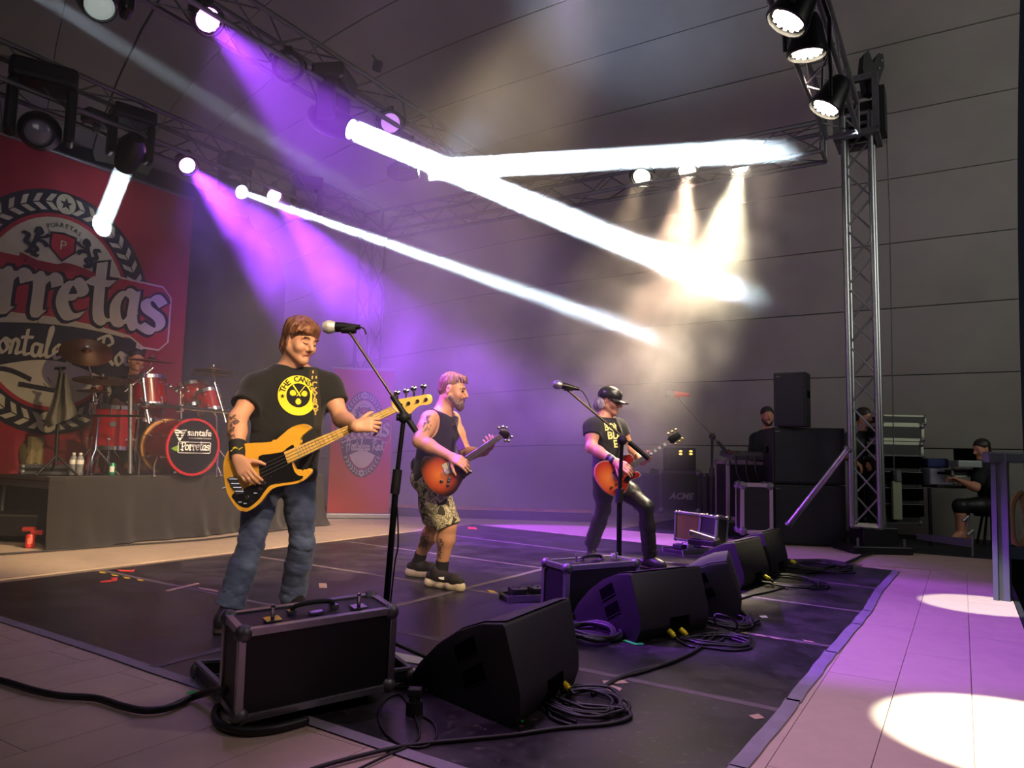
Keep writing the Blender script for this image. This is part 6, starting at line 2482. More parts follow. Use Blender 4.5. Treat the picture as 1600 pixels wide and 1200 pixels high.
def sculpt_head(S_, c, B, s=1.0, ears=True, jaw=1.0, nose=1.0, open_mouth=0.0, cheeks=1.0):
    """face and skull around head centre c; B columns right, forward, up; s scale"""
    def L(x, y, z):
        return c + B @ (Vn((x, y, z)) * s)
    e = lambda p, r, k=0.02, sub=False: S_.ell(L(*p), Vn(r) * s, B, k * s, sub)
    e((0, -0.018, 0.038), (0.074, 0.094, 0.082))
    e((0, 0.02, -0.02), (0.062 * jaw, 0.072, 0.085), 0.03)
    for sg in (-1, 1):
        S_.cone(L(sg * 0.05 * jaw, -0.002, -0.055), L(sg * 0.012, 0.062, -0.098), 0.022 * s, 0.02 * s, 0.025 * s)
        e((sg * 0.036, 0.058, -0.028), (0.026 * cheeks, 0.024 * cheeks, 0.028), 0.02)
        e((sg * 0.031, 0.096, 0.008), (0.015, 0.016, 0.010), 0.014, True)
        S_.cone(L(sg * 0.018, 0.081, 0.005), L(sg * 0.044, 0.070, 0.006), 0.010 * s, 0.008 * s, 0.006 * s)      # lids
        S_.cone(L(sg * 0.014, 0.088, 0.027), L(sg * 0.048, 0.074, 0.024), 0.0075 * s, 0.006 * s, 0.012 * s)    # brow
        e((sg * 0.012, 0.096, -0.034), (0.009 * nose, 0.011, 0.008), 0.008)
        if ears:
            eb = B @ np.array(Matrix.Rotation(R(sg * -18), 3, 'Z'))
            S_.ell(L(sg * 0.077, -0.008, -0.006), Vn((0.008, 0.02, 0.033)) * s, eb, 0.01 * s)
            S_.ell(L(sg * 0.086, -0.004, -0.004), Vn((0.006, 0.011, 0.018)) * s, eb, 0.004 * s, True)
    e((0, 0.074, -0.095), (0.022, 0.02, 0.018), 0.02)
    S_.cone(L(0, 0.086, 0.018), L(0, 0.112 + 0.004 * nose, -0.024), 0.0085 * s, 0.0125 * nose * s, 0.012 * s)
    S_.cone(L(-0.018, 0.084, -0.055), L(0.018, 0.084, -0.055), 0.0075 * s, None, 0.007 * s)
    S_.cone(L(-0.015, 0.083, -0.069 - open_mouth), L(0.015, 0.083, -0.069 - open_mouth), 0.008 * s, None, 0.007 * s)
    S_.cone(L(-0.024, 0.09, -0.062), L(0.024, 0.09, -0.062), 0.0035 * s, None, 0.004 * s, True)
    for sg in (-1, 1):
        S_.cone(L(sg * 0.022, 0.092, -0.034), L(sg * 0.034, 0.082, -0.06), 0.003 * s, None, 0.008 * s, True)
    return L

def sculpt_hand(S_, w, B, curl=(0.6, 0.7, 0.8, 0.9), thumb=0.6, s=1.0, side=1, spread=0.1, k=0.004, tcurl=0.4):
    """w wrist, B columns: across (towards thumb side * side), along the fingers, palm-out normal (back of the hand).
    curl: total bend of each finger in radians/1.6"""
    a, f, n = B[:, 0] * side, B[:, 1], B[:, 2]
    P = lambda x, y, z: w + (a * x + f * y + n * z) * s
    # palm
    for i, x in enumerate((0.028, 0.010, -0.009, -0.027)):
        S_.cone(P(x * 0.6, 0.005, 0), P(x, 0.078 - abs(i - 1) * 0.003, 0.0), 0.016 * s, 0.0125 * s, 0.014 * s)
    S_.ell(P(0.018, 0.04, -0.012), Vn((0.018, 0.03, 0.014)) * s, np.stack([a, f, n], 1), 0.014 * s)
    lens = ((0.041, 0.026, 0.021), (0.045, 0.030, 0.022), (0.042, 0.028, 0.022), (0.033, 0.021, 0.019))
    for i, x in enumerate((0.029, 0.010, -0.009, -0.027)):
        p = P(x, 0.084 - abs(i - 1) * 0.004, 0.0)
        ang = 0.0
        r = (0.0092, 0.0095, 0.009, 0.0078)[i] * s
        sp = (1.5 - i) * spread * 0.4
        for j, l in enumerate(lens[i]):
            ang += curl[i] * (0.75, 1.0, 0.6)[j]
            d = unit(f * math.cos(ang) - n * math.sin(ang) + a * sp)
            q = p + d * l * s
            S_.cone(p, q, r, r * 0.93, k)
            p = q
            r *= 0.93
    # thumb
    p = P(0.022, 0.018, -0.008)
    ang = thumb
    d = unit(a * math.sin(0.9) + f * math.cos(0.9) - n * 0.35)
    q = p + d * 0.042 * s
    S_.cone(p, q, 0.0135 * s, 0.011 * s, 0.01 * s)
    d = unit(d * math.cos(tcurl) + (f * 0.6 - n * 0.8) * math.sin(tcurl))
    p, q = q, q + d * 0.032 * s
    S_.cone(p, q, 0.0108 * s, 0.0098 * s, k)
    d = unit(d * math.cos(tcurl) + (f * 0.5 - n * 0.8 - a * 0.3) * math.sin(tcurl))
    S_.cone(q, q + d * 0.026 * s, 0.0098 * s, 0.008 * s, k)

def bounds(pts, m):
    A_ = np.array([Vn(p) for p in pts])
    return A_.min(0) - m, A_.max(0) + m
def limb(S_, a, b, c, r, k=0.03, bulge=True):
    """arm or leg: a-b-c with radii r = (ra, rmid1, rb, rmid2, rc)"""
    a, b, c = Vn(a), Vn(b), Vn(c)
    m1 = a + (b - a) * 0.4
    m2 = b + (c - b) * 0.3
    S_.chain([a, m1, b], [r[0], r[1], r[2]], k)
    S_.chain([b, m2, c], [r[2], r[3], r[4]], k)
def lerp(a, b, t):
    return Vn(a) + (Vn(b) - Vn(a)) * t
# skin and cloth
def skin_mat(name, col):
    m = mat(name, col, 0.5, noise=0.12, scale=9, bump=0.08, bscale=60)
    b = m.node_tree.nodes['Principled BSDF']
    b.inputs['Subsurface Weight'].default_value = 0.12
    b.inputs['Subsurface Radius'].default_value = (0.012, 0.005, 0.003)
    return m
SK1 = skin_mat('skin_fair', lin((214, 158, 126)))
SK2 = skin_mat('skin_tan', lin((205, 150, 115)))
SK3 = skin_mat('skin_warm', lin((200, 140, 110)))
M_tee = mat('tee_black', lin((17, 16, 17)), 0.9, noise=0.1, scale=10, bump=0.06, bscale=120, sheen=0.15)
def hair_mat(name, c1, c2, sc=60):
    m = bpy.data.materials.new(name)
    m.use_nodes = True
    nt = m.node_tree
    b = nt.nodes['Principled BSDF']
    b.inputs['Roughness'].default_value = 0.5
    tc = nt.nodes.new('ShaderNodeTexCoord')
    mp = nt.nodes.new('ShaderNodeMapping')
    mp.inputs['Scale'].default_value = (1, 1, 0.22)
    n = nt.nodes.new('ShaderNodeTexNoise')
    n.inputs['Scale'].default_value = sc
    n.inputs['Detail'].default_value = 6
    nt.links.new(tc.outputs['Object'], mp.inputs[0])
    nt.links.new(mp.outputs[0], n.inputs['Vector'])
    r = nt.nodes.new('ShaderNodeValToRGB')
    r.color_ramp.elements[0].position = 0.35
    r.color_ramp.elements[0].color = (*c1, 1)
    r.color_ramp.elements[1].position = 0.65
    r.color_ramp.elements[1].color = (*c2, 1)
    nt.links.new(n.outputs['Fac'], r.inputs[0])
    nt.links.new(r.outputs[0], b.inputs['Base Color'])
    bp = nt.nodes.new('ShaderNodeBump')
    bp.inputs['Strength'].default_value = 0.6
    bp.inputs['Distance'].default_value = 0.006
    nt.links.new(n.outputs['Fac'], bp.inputs['Height'])
    nt.links.new(bp.outputs[0], b.inputs['Normal'])
    return m
H_brown = hair_mat('hair_brown', lin((70, 42, 28)), lin((142, 92, 60)))
H_short = hair_mat('hair_short_brown', lin((92, 62, 46)), lin((140, 100, 75)), 90)
H_grey = hair_mat('hair_grey', lin((120, 110, 118)), lin((190, 180, 190)), 50)
H_dark = hair_mat('hair_dark', lin((24, 18, 16)), lin((48, 36, 30)), 70)
H_beard = hair_mat('beard_grizzled', lin((70, 52, 42)), lin((128, 104, 86)), 110)

def project(mb, origin, M, target, off=0.0022, back=0.4):
    """drop a flat print (x, y in M) onto a mesh along M's -z; returns an MB in world space"""
    bm = bmesh.new()
    bm.from_mesh(target.data)
    bm.transform(wm(target))
    tree = BVHTree.FromBMesh(bm)
    bm.free()
    zd = -(M.to_3x3() @ Vector((0, 0, 1))).normalized()
    out = MB()
    vs = []
    ok = []
    for p in mb.v:
        q = M @ Vector(p)
        h = tree.ray_cast(q - zd * back, zd)
        if h[0] is None or h[3] > back * 2:
            vs.append(q)
            ok.append(False)
        else:
            vs.append(h[0] - zd * off)
            ok.append(True)
    fs = [f for f in mb.f if all(ok[i] for i in f)]
    out.add(vs, fs)
    return out
def fine(mb, L=0.012):
    """split long edges so that a print can follow a curved cloth"""
    bm = bmesh.new()
    vs = [bm.verts.new(v) for v in mb.v]
    for f in mb.f:
        try:
            bm.faces.new([vs[i] for i in f])
        except ValueError:
            pass
    for _ in range(5):
        es = [e for e in bm.edges if e.calc_length() > L]
        if not es:
            break
        bmesh.ops.subdivide_edges(bm, edges=es, cuts=1, use_grid_fill=False)
        bmesh.ops.triangulate(bm, faces=[f for f in bm.faces if len(f.verts) > 4])
    bm.verts.index_update()
    out = MB()
    out.add([v.co.copy() for v in bm.verts], [[v.index for v in f.verts] for f in bm.faces])
    bm.free()
    return out
# ------------------------------------------------------------------ the people
def PJ(d):
    return {k: Vn(at(*v)) for k, v in d.items()}
def torso(S_, J, wc, wb, wp, dc, db, inf=0.0, k=0.06, low=True):
    """chest, belly, pelvis, shoulders"""
    up = unit(J['neck'] - J['pelvis'])
    rt = J['shR'] - J['shL']
    rt = unit(rt - up * np.dot(rt, up))
    fr = np.cross(up, rt)
    B = np.stack([rt, fr, up], 1)
    L = np.linalg.norm(J['neck'] - J['pelvis'])
    S_.ell(J['neck'] - up * L * 0.36 + fr * 0.012, (wc + inf, dc + inf, L * 0.36 + inf), B, k)
    S_.ell(J['neck'] - up * L * 0.68 + fr * 0.012, (wb + inf, db + inf, L * 0.34 + inf), B, k)
    if low:
        S_.ell(J['pelvis'] + up * 0.01, (wp + inf, dc + inf, 0.13 + inf), B, k)
    S_.cone(J['shR'], J['shL'], 0.055 + inf, None, k)
    for s_ in ('shR', 'shL'):
        S_.cone(J['neck'] + up * 0.02, lerp(J['shR' if s_ == 'shR' else 'shL'], J['neck'], 0.12), 0.042 + inf, 0.046 + inf, 0.04)
    return B
def foot(S_, an, toe, r=0.036, sole=True, k=0.02):
    an, toe = Vn(an), Vn(toe)
    d = toe - an
    d[2] = 0
    d = unit(d)
    S_.chain([an + (0, 0, 0.0), an - d * 0.02 + (0, 0, -0.03)], [r, r * 0.95], k)
    g = min(an[2] - 0.05, toe[2] + 0.0)
    b = Vn((an[0], an[1], toe[2]))
    S_.chain([b - d * 0.045 + (0, 0, 0.005), b + d * 0.07 + (0, 0, 0.008), toe], [r * 0.98, r * 1.06, r * 0.82], k)
    S_.cone(an, b + d * 0.10 + (0, 0, 0.012), r * 0.95, r * 0.8, k)

# ============ the bassist
J = PJ(dict(head=(470, 533, 3.96), neck=(456, 573, 4.02), shR=(400, 607, 3.93), shL=(512, 605, 4.12),
            elR=(371, 655, 3.78), wrR=(371, 716, 3.66), elL=(534, 655, 4.06), wrL=(556, 666, 3.70),
            pelvis=(442, 742, 4.06), hipR=(414, 752, 4.0), hipL=(467, 752, 4.12), knR=(392, 850, 3.92), anR=(358, 950, 3.88),
            knL=(472, 848, 4.16), anL=(456, 936, 4.30)))
bas = thing('person', 'person in black t-shirt with round yellow print and blue jeans playing a yellow bass', 'person', (J['pelvis'][0], J['pelvis'][1], 0))
hb = basis((0.80, -0.60, -0.30), (0.17, -0.05, 1))
lo, hi = bounds(list(J.values()), 0.2)
hi[2] += 0.02
S1 = Sculpt(lo, hi, 0.0052)
torso(S1, J, 0.165, 0.16, 0.16, 0.10, 0.115, k=0.05)
S1.cone(J['neck'] - Vn((0, 0, 0.03)), J['head'] + hb @ Vn((0, -0.03, -0.05)), 0.062, 0.056, 0.03)
sculpt_head(S1, J['head'], hb, 0.98, jaw=1.08, cheeks=1.15)
limb(S1, J['shR'], J['elR'], J['wrR'], (0.056, 0.052, 0.043, 0.044, 0.029))
limb(S1, J['shL'], J['elL'], J['wrL'], (0.056, 0.052, 0.043, 0.044, 0.03))
limb(S1, J['hipR'], J['knR'], J['anR'], (0.07, 0.065, 0.042, 0.042, 0.032))
limb(S1, J['hipL'], J['knL'], J['anL'], (0.07, 0.065, 0.042, 0.042, 0.032))
# right hand: plucking, fingers curled towards the strings
hf = unit(Vn(at(392, 752, 3.60)) - J['wrR'])
n_ = unit(Vn((-0.25, -0.9, 0.35)))
n_ = unit(n_ - hf * np.dot(n_, hf))
a_ = np.cross(hf, n_)
Bh = np.stack([-a_ if np.dot(a_, (1, 0, 0.2)) < 0 else a_, hf, n_], 1)
sculpt_hand(S1, J['wrR'] + hf * 0.012, Bh, (0.45, 0.6, 0.65, 0.7), s=1.0, side=1, tcurl=0.3)
# left hand: round the neck from below, fingers on top
NECKP = lambda px, py: onplane(px, py, BP, BN)
BP = at(430, 715, 3.70)
BN = Vector((0.10, -1.0, 0.02)).normalized()
hp = Vn(NECKP(578, 660))
hf = unit(Vn((0.93, 0.06, 0.12)))
n_ = unit(Vn((0.0, -1.0, 0.25)))
n_ = unit(n_ - hf * np.dot(n_, hf))
a_ = np.cross(hf, n_)
Bh = np.stack([a_ if a_[2] > 0 or True else -a_, hf, n_], 1)
if Bh[:, 0][2] < 0:
    Bh[:, 0] *= -1
sculpt_hand(S1, J['wrL'], Bh, (0.9, 0.95, 1.0, 1.05), s=1.0, side=1, tcurl=0.3, spread=0.3)
body = S1.mesh('body', SK1, bas)
# hair, fringe to the brow and over the collar
lo, hi = bounds([J['head']], 0.19)
Sh = Sculpt(lo, hi, 0.004)
HL = lambda x, y, z: J['head'] + hb @ Vn((x, y, z))
Sh.ell(HL(0, -0.026, 0.046), (0.087, 0.106, 0.088), hb, 0.02)
Sh.ell(HL(0, -0.07, -0.03), (0.072, 0.052, 0.085), hb, 0.03)
Sh.ell(HL(0, 0.04, 0.082), (0.07, 0.052, 0.034), hb, 0.03)
Sh.ell(HL(0.03, 0.07, 0.072), (0.035, 0.02, 0.02), hb, 0.02)
Sh.ell(HL(-0.045, 0.055, 0.05), (0.02, 0.02, 0.03), hb, 0.015)
for sg in (-1, 1):
    Sh.cone(HL(sg * 0.072, 0.012, 0.03), HL(sg * 0.074, 0.016, -0.012), 0.014, 0.007, 0.015)
Sh.ell(HL(0, 0.115, -0.02), (0.074, 0.06, 0.072), hb, 0.01, True)
for sg in (-1, 1):
    Sh.ell(HL(sg * 0.09, 0.004, -0.028), (0.03, 0.03, 0.042), hb, 0.008, True)
    Sh.ell(HL(sg * 0.07, 0.06, -0.04), (0.04, 0.05, 0.06), hb, 0.01, True)
def locks(Sh, HL, n, seed, r, fringe=0.052, side=-0.01, back=-0.085, sweep=0.02, k=0.006):
    rs = random.Random(seed)
    for i in range(n):
        a = R(-180 + 360 * i / n + rs.uniform(-6, 6))
        sx, cy = math.sin(a), math.cos(a)
        low = fringe if cy > 0.55 else (side if cy > -0.2 else back)
        low += rs.uniform(-0.012, 0.012)
        p = [(0.012 * sx, -0.03 + 0.02 * cy, 0.128), (0.06 * sx, -0.02 + 0.07 * cy, 0.108), (0.084 * sx + sweep * (cy > 0.3), -0.018 + 0.104 * cy, 0.068 + rs.uniform(-0.004, 0.004)),
             (0.080 * sx + sweep * 1.5 * (cy > 0.3), -0.02 + 0.101 * cy, low)]
        c = smooth_curve([Vector(q) for q in p], 4)
        q = [HL(*v) for v in c]
        rr_ = [r * (1.0 - 0.65 * (j / (len(q) - 1)) ** 2) for j in range(len(q))]
        Sh.chain(q, rr_, k)
locks(Sh, lambda x, y, z: HL(x * 0.96, y, z), 34, 5, 0.0105, side=0.022, back=-0.066)
Sh.wrinkle(0.004, 110, 3, dirv=(1, 0.3, 0.1))
Sh.mesh('hair', H_brown, bas)
for sg in (-1, 1):
    mb = MB()
    q0, q1 = HL(sg * 0.016, 0.094, 0.030), HL(sg * 0.048, 0.082, 0.030)
    mb.tube([q0, (q0 + q1) / 2 + hb @ Vn((0, 0.002, 0.004)), q1], 0.0045, 6)
    mb.build('eyebrow', H_brown, bas, world=True, smooth=True)
    mb = MB()
    q0, q1 = HL(sg * 0.020, 0.0915, 0.001), HL(sg * 0.042, 0.0815, 0.002)
    mb.tube([q0, (q0 + q1) / 2 + hb @ Vn((0, 0.003, -0.004)), q1], 0.0022, 6)
    mb.build('eyelashes', H_dark, bas, world=True, smooth=True)
mb = MB()
q = [HL(-0.024, 0.0885, -0.066), HL(0, 0.0940, -0.0585), HL(0.024, 0.0885, -0.066)]
mb.tube(smooth_curve(q, 3), 0.0026, 6)
mb.build('lips', mat('lip_tone', lin((165, 88, 78)), 0.5), bas, world=True, smooth=True)
# shirt
lo, hi = bounds([J[k] for k in ('neck', 'shR', 'shL', 'elR', 'elL', 'pelvis')], 0.2)
St = Sculpt(lo, hi, 0.0058)
def sleeves(St, J, r0, r1, ts, rin, k=0.05):
    for a, b, t in (('shR', 'elR', ts[0]), ('shL', 'elL', ts[1])):
        St.cone(J[a], lerp(J[a], J[b], t + 0.12), r0, r1, 0)
        P_ = lerp(J[a], J[b], t)
        St.cut(P_, J[b] - J[a], P_ - 0.17, P_ + 0.17)
        d = unit(J[b] - J[a])
        St.cone(P_ - d * 0.02, P_ + d * 0.08, rin, rin * 1.15, 0.0, True)
sleeves(St, J, 0.073, 0.082, (0.60, 0.52), 0.058)
Bt = torso(St, J, 0.175, 0.182, 0.178, 0.108, 0.135, 0.012, k=0.07)
up, rt, fr = Bt[:, 2], Bt[:, 0], Bt[:, 1]
St.cut(J['neck'] + Vn((0.0, 0, 0.012)) + up * 0.0, unit(up * 0.9 + fr * 0.12))
St.ell(J['neck'] + fr * 0.035 + up * 0.045, (0.078, 0.085, 0.052), Bt, 0.004, True)
St.cut(J['pelvis'] - up * 0.045, -up)
St.wrinkle(0.011, 26, 5, c=lerp(J['neck'], J['pelvis'], 0.75), rad=0.3, dirv=(0.3, 0, 0.9))
St.wrinkle(0.008, 30, 8, c=J['shR'] - Vn((0, 0, 0.08)), rad=0.18)
shirt = St.mesh('t_shirt', M_tee, bas)
# print on the chest: yellow disc with dark guitars and lettering
pc_ = Vn(at(469, 618, 3.9))
PM = Matrix(((-rt[0], up[0], fr[0], pc_[0]), (-rt[1], up[1], fr[1], pc_[1]), (-rt[2], up[2], fr[2], pc_[2]), (0, 0, 0, 1)))
def shirt_print(nm, m, fn, off, M_=None, tgt=None, par_=None, L=0.02):
    mb = MB()
    fn(mb)
    mb = fine(mb, L)
    return project(mb, None, M_ or PM, tgt or shirt, off).build(nm, m, par_ or bas, world=True, smooth=True)
I4 = Matrix.Identity(4)
RP = 0.108
def ring_fn(mb):
    for r0, r1 in ((RP * 0.60, RP * 0.80), (RP * 0.80, RP)):
        ellipse_ring(mb, I4, 0, 0, r0, r0, r1, r1, 0, 40)
shirt_print('print_disc', C_shirtyel, ring_fn, 0.003)
def arc_text(txt, rad, a0, a1, size, flip=False, bold=0.0):
    def f(mb):
        n = len(txt)
        for i, ch in enumerate(txt):
            if ch == ' ':
                continue
            a = R(a0 + (a1 - a0) * i / max(1, n - 1))
            vs, fs = text_mesh(ch, size, bold=bold)
            rot = a + math.pi / 2 if flip else a - math.pi / 2
            mb.add(vs, fs, Matrix.Translation((rad * math.cos(a), rad * math.sin(a), 0)) @ Matrix.Rotation(rot, 4, 'Z'))
    return f
shirt_print('print_lettering', M_tee, arc_text('THE CANSE', RP * 0.8, 165, 35, 0.042, bold=0.001), 0.0045)
shirt_print('print_small_lettering', M_tee, lambda mb: star(mb, I4, -RP * 0.78, -0.01, 0.014, 0), 0.0045)
def guitars(mb):
    for a in (90 + 180, 20, 160):
        c, s_ = math.cos(R(a)), math.sin(R(a))
        x, y = 0.034 * c, 0.034 * s_ + 0.0
        for q, r_ in ((0.0, 0.016), (0.02, 0.011)):
            disc(mb, I4, x * (1 - q * 12), y * (1 - q * 12), r_, r_, 0, 14)
    for sg in (-1, 1):
        nib_strokes(mb, [[(sg * 0.004, 0.004), (-sg * 0.026, 0.045)]], I4, 0.004, 45, 0, 0, 0.004)
shirt_print('print_guitars', C_shirtyel, guitars, 0.003)
# strap with lettering, over the left shoulder down to the bass
sp_pts = [(487, 566, 4.02), (488, 580, 3.94), (490, 610, 3.87), (493, 650, 3.82), (491, 690, 3.78), (484, 706, 3.76)]
def strap_mesh(pts, w, th=0.004, tgt=None):
    c = smooth_curve([at(*p) for p in pts], 6)
    vs, fs = [], []
    for i, p in enumerate(c):
        t = (c[min(i + 1, len(c) - 1)] - c[max(i - 1, 0)]).normalized()
        s_ = t.cross(Vector((0, -1, 0.1))).normalized()
        nn = t.cross(s_).normalized()
        if nn.y > 0:
            nn = -nn
        vs += [p - s_ * w / 2, p + s_ * w / 2, p + s_ * w / 2 + nn * th, p - s_ * w / 2 + nn * th]
    for i in range(len(c) - 1):
        k = 4 * i
        for a in range(4):
            b = (a + 1) % 4
            fs.append((k + a, k + b, k + 4 + b, k + 4 + a))
    mb = MB()
    mb.add(vs, fs)
    return mb, c
J_bas, B_bas = J, Bt
def surf_at(px, py, target_tree, Y=4.0, off=0.006):
    d = ray(px, py).normalized()
    h = target_tree.ray_cast(CAM, d)
    if h[0] is None:
        return at(px, py, Y)
    return h[0] - d * off
def tree_of(*objs):
    bm = bmesh.new()
    for o in objs:
        b2 = o.data.copy()
        b2.transform(wm(o))
        bm.from_mesh(b2)
        bpy.data.meshes.remove(b2)
    t = BVHTree.FromBMesh(bm)
    bm.free()
    return t
def ribbon(pts, w, th=0.004, view=None):
    c = smooth_curve(pts, 5)
    vs, fs = [], []
    for i, p in enumerate(c):
        t = (c[min(i + 1, len(c) - 1)] - c[max(i - 1, 0)]).normalized()
        v = (p - CAM).normalized() if view is None else view
        s_ = t.cross(v).normalized()
        nn = -s_.cross(t).normalized()
        if nn.dot(v) > 0:
            nn = -nn
        vs += [p - s_ * w / 2, p + s_ * w / 2, p + s_ * w / 2 + nn * th, p - s_ * w / 2 + nn * th]
    for i in range(len(c) - 1):
        k = 4 * i
        for a in range(4):
            b = (a + 1) % 4
            fs.append((k + a, k + b, k + 4 + b, k + 4 + a))
    fs += [(0, 1, 2, 3), (len(vs) - 4, len(vs) - 1, len(vs) - 2, len(vs) - 3)]
    mb = MB()
    mb.add(vs, fs)
    return mb
tr = tree_of(shirt)
sp = [surf_at(x, y, tr, 3.95, 0.004) for x, y in ((487, 577), (488, 586), (489, 598), (491, 615), (493, 640), (493, 665), (491, 690))]
sp.append(at(488, 704, 3.74))
o = ribbon(sp, 0.062, 0.005).build('strap', mat('strap_black', lin((42, 36, 30)), 0.8), bas, world=True)
for k, ch in enumerate('LUCKYBOY'):
    y = 584 + k * 8.6
    x = 490.5 + k * 0.35
    q = surf_at(x, y, tr, 3.9, 0.0125)
    vs, fs = text_mesh(ch, 0.042, bold=0.0018)
    Mx = Matrix.Translation(q) @ frame((0, 0, 0), (CAM - q), (0.0, 0, 1)) @ Matrix.Rotation(R(-90 if False else 0), 4, 'Z')
    mb = MB()
    mb.add(vs, fs, Mx)
    mb.build('strap_letter', mat('strap_print', lin((205, 176, 84)), 0.7), o, world=True)
# jeans
lo, hi = bounds([J[k] for k in ('pelvis', 'hipR', 'hipL', 'knR', 'knL', 'anR', 'anL')], 0.17)
lo[2] = min(lo[2], 0.0)
Sj = Sculpt(lo, hi, 0.006)
Sj.ell(J['pelvis'] + Vn((0, 0, 0.0)), (0.16, 0.125, 0.13), Bt, 0.04)
for sd in 'RL':
    h_, k_, a_ = J['hip' + sd], J['kn' + sd], J['an' + sd]
    Sj.chain([h_, lerp(h_, k_, 0.5), k_], [0.096, 0.086, 0.070], 0.03)
    Sj.chain([k_, lerp(k_, a_, 0.35), lerp(k_, a_, 0.94)], [0.070, 0.074, 0.080], 0.03)
    Sj.wrinkle(0.022, 34, 4 if sd == 'R' else 9, c=k_, rad=0.22, dirv=(0.2, 0.1, 1))
    Sj.wrinkle(0.026, 40, 6 if sd == 'R' else 3, c=lerp(k_, a_, 0.9), rad=0.2, dirv=(0.1, 0.1, 1))
    Sj.wrinkle(0.008, 24, 7, c=lerp(h_, k_, 0.3), rad=0.25)
    e_ = lerp(k_, a_, 0.97)
    Sj.cut(e_, a_ - k_, e_ - 0.14, e_ + Vn((0.14, 0.14, 0.05)))
M_jean = mat('denim', lin((27, 38, 76)), 0.85, noise=0.45, scale=6, bump=0.1, bscale=220, sheen=0.1, col2=lin((72, 86, 118)))
jeans = Sj.mesh('jeans', M_jean, bas)
M_boot = mat('boot_black', lin((30, 27, 28)), 0.4)
M_sole = mat('sole_brown', lin((70, 56, 48)), 0.7)
def shoe(parent, an, toe, m, ms, r=0.042, name='shoe', sole_h=0.02, rise=0.06):
    an, toe = Vn(an), Vn(toe)
    d = toe - an
    d[2] = 0
    Lf = np.linalg.norm(d)
    d = unit(d)
    sd = np.cross(d, (0, 0, 1))
    z0 = 0.006
    lo, hi = bounds([an, toe, an - d * 0.1], 0.1)
    lo[2] = z0 - 0.02
    Sx = Sculpt(lo, hi, 0.005)
    g = Vn((an[0], an[1], 0))
    zc = z0 + sole_h + r * 0.7
    Sx.chain([g - d * 0.055 + (0, 0, zc), g + d * 0.03 + (0, 0, zc), Vn((toe[0], toe[1], 0)) - d * 0.075 + (0, 0, zc - 0.006), Vn((toe[0], toe[1], 0)) - d * 0.03 + (0, 0, zc - 0.014)], [r * 0.86, r * 0.95, r * 1.05, r * 0.78], 0.02)
    Sx.chain([Vn((an[0], an[1], an[2] + rise * 0.4)), g + d * 0.03 + (0, 0, zc + 0.01)], [r * 0.95, r * 0.95], 0.03)
    Sx.cone(g + (0, 0, zc + 0.03), g + d * 0.13 + (0, 0, zc + 0.002), r * 0.9, r * 0.75, 0.02)
    Sx.cut((0, 0, z0 + sole_h * 0.8), (0, 0, -1))
    s1 = Sx.mesh(name, m, parent)
    B_ = np.stack([sd, d, Vn((0, 0, 1))], 1)
    S2_ = Sculpt(lo, hi, 0.005)
    a0, a1 = g - d * 0.055, Vn((toe[0], toe[1], 0)) - d * 0.035
    for t, w_ in ((0, 0.86), (0.35, 0.86), (0.75, 1.08), (1.0, 0.8)):
        S2_.ell(a0 + (a1 - a0) * t + (0, 0, z0 + sole_h * 0.6), (r * w_ * 1.06, r * 1.3, sole_h * 0.8), B_, 0.02)
    S2_.cone(a0 + (0, 0, z0 + sole_h * 0.6), a1 + (0, 0, z0 + sole_h * 0.6), sole_h * 0.7, None, 0.02)
    S2_.cut((0, 0, z0), (0, 0, -1))
    s2 = S2_.mesh('sole', ms, s1)
    return s1
shoe(bas, J['anR'] - Vn((0, 0, 0.02)), at(343, 985, 3.72), M_boot, M_sole, 0.046)
shoe(bas, J['anL'], at(470, 962, 4.22), M_boot, M_sole, 0.046)
# wrist band, in-ear cable, forearm tattoo
mb = MB()
w0, w1 = lerp(J['elR'], J['wrR'], 0.62), lerp(J['elR'], J['wrR'], 0.98)
mb.cyl(w0, w1, 0.043, 0.036, n=20, cap=False)
wb_ = mb.build('wrist_band', mat('band_black', lin((26, 25, 27)), 0.8), bas, world=True, smooth=True)
mb = MB()
q = Vector(lerp(w0, w1, 0.45)) + Vector((0.01, -0.041, 0))
nib_strokes(mb, [[(-.02, -.004), (-.006, .006), (.004, -.002), (.02, .006)]], frame(q, (0.1, -1, 0)), 0.006, 30, 0.0, 0, 0.004)
mb.build('band_logo', C_shirtyel, wb_, world=True)
mb = MB()
ear = HL(-0.088, -0.005, -0.01)
mb.tube(smooth_curve([ear, HL(-0.10, -0.04, -0.03), HL(-0.095, -0.08, -0.06), HL(-0.07, -0.09, -0.10), HL(-0.04, -0.08, -0.13)], 5), 0.0025, 6)
mb.build('earpiece_cable', M_cable, bas, world=True, smooth=True)
M_tat = mat('tattoo_ink', lin((110, 84, 74)), 0.6, noise=0.4, scale=40)
btree = tree_of(body)
def tattoo(parent, pts, w, tree, view_from=None):
    """thin inked shape lying on the skin where the camera-side ray meets it"""
    mb = MB()
    for st in pts:
        P_ = []
        for x, y in st:
            d = ray(x, y).normalized()
            h = tree.ray_cast(CAM, d)
            if h[0] is not None:
                P_.append((h[0] + h[1] * 0.0012, h[1]))
        for (p, n1), (q, n2) in zip(P_, P_[1:]):
            if (q - p).length > 0.06 or (q - p).length < 1e-5:
                continue
            s_ = (q - p).normalized().cross(n1).normalized() * w / 2
            mb.add([p - s_, p + s_, q + s_, q - s_], [(0, 1, 2, 3)])
    if mb.v:
        return mb.build('tattoo', M_tat, parent, world=True)
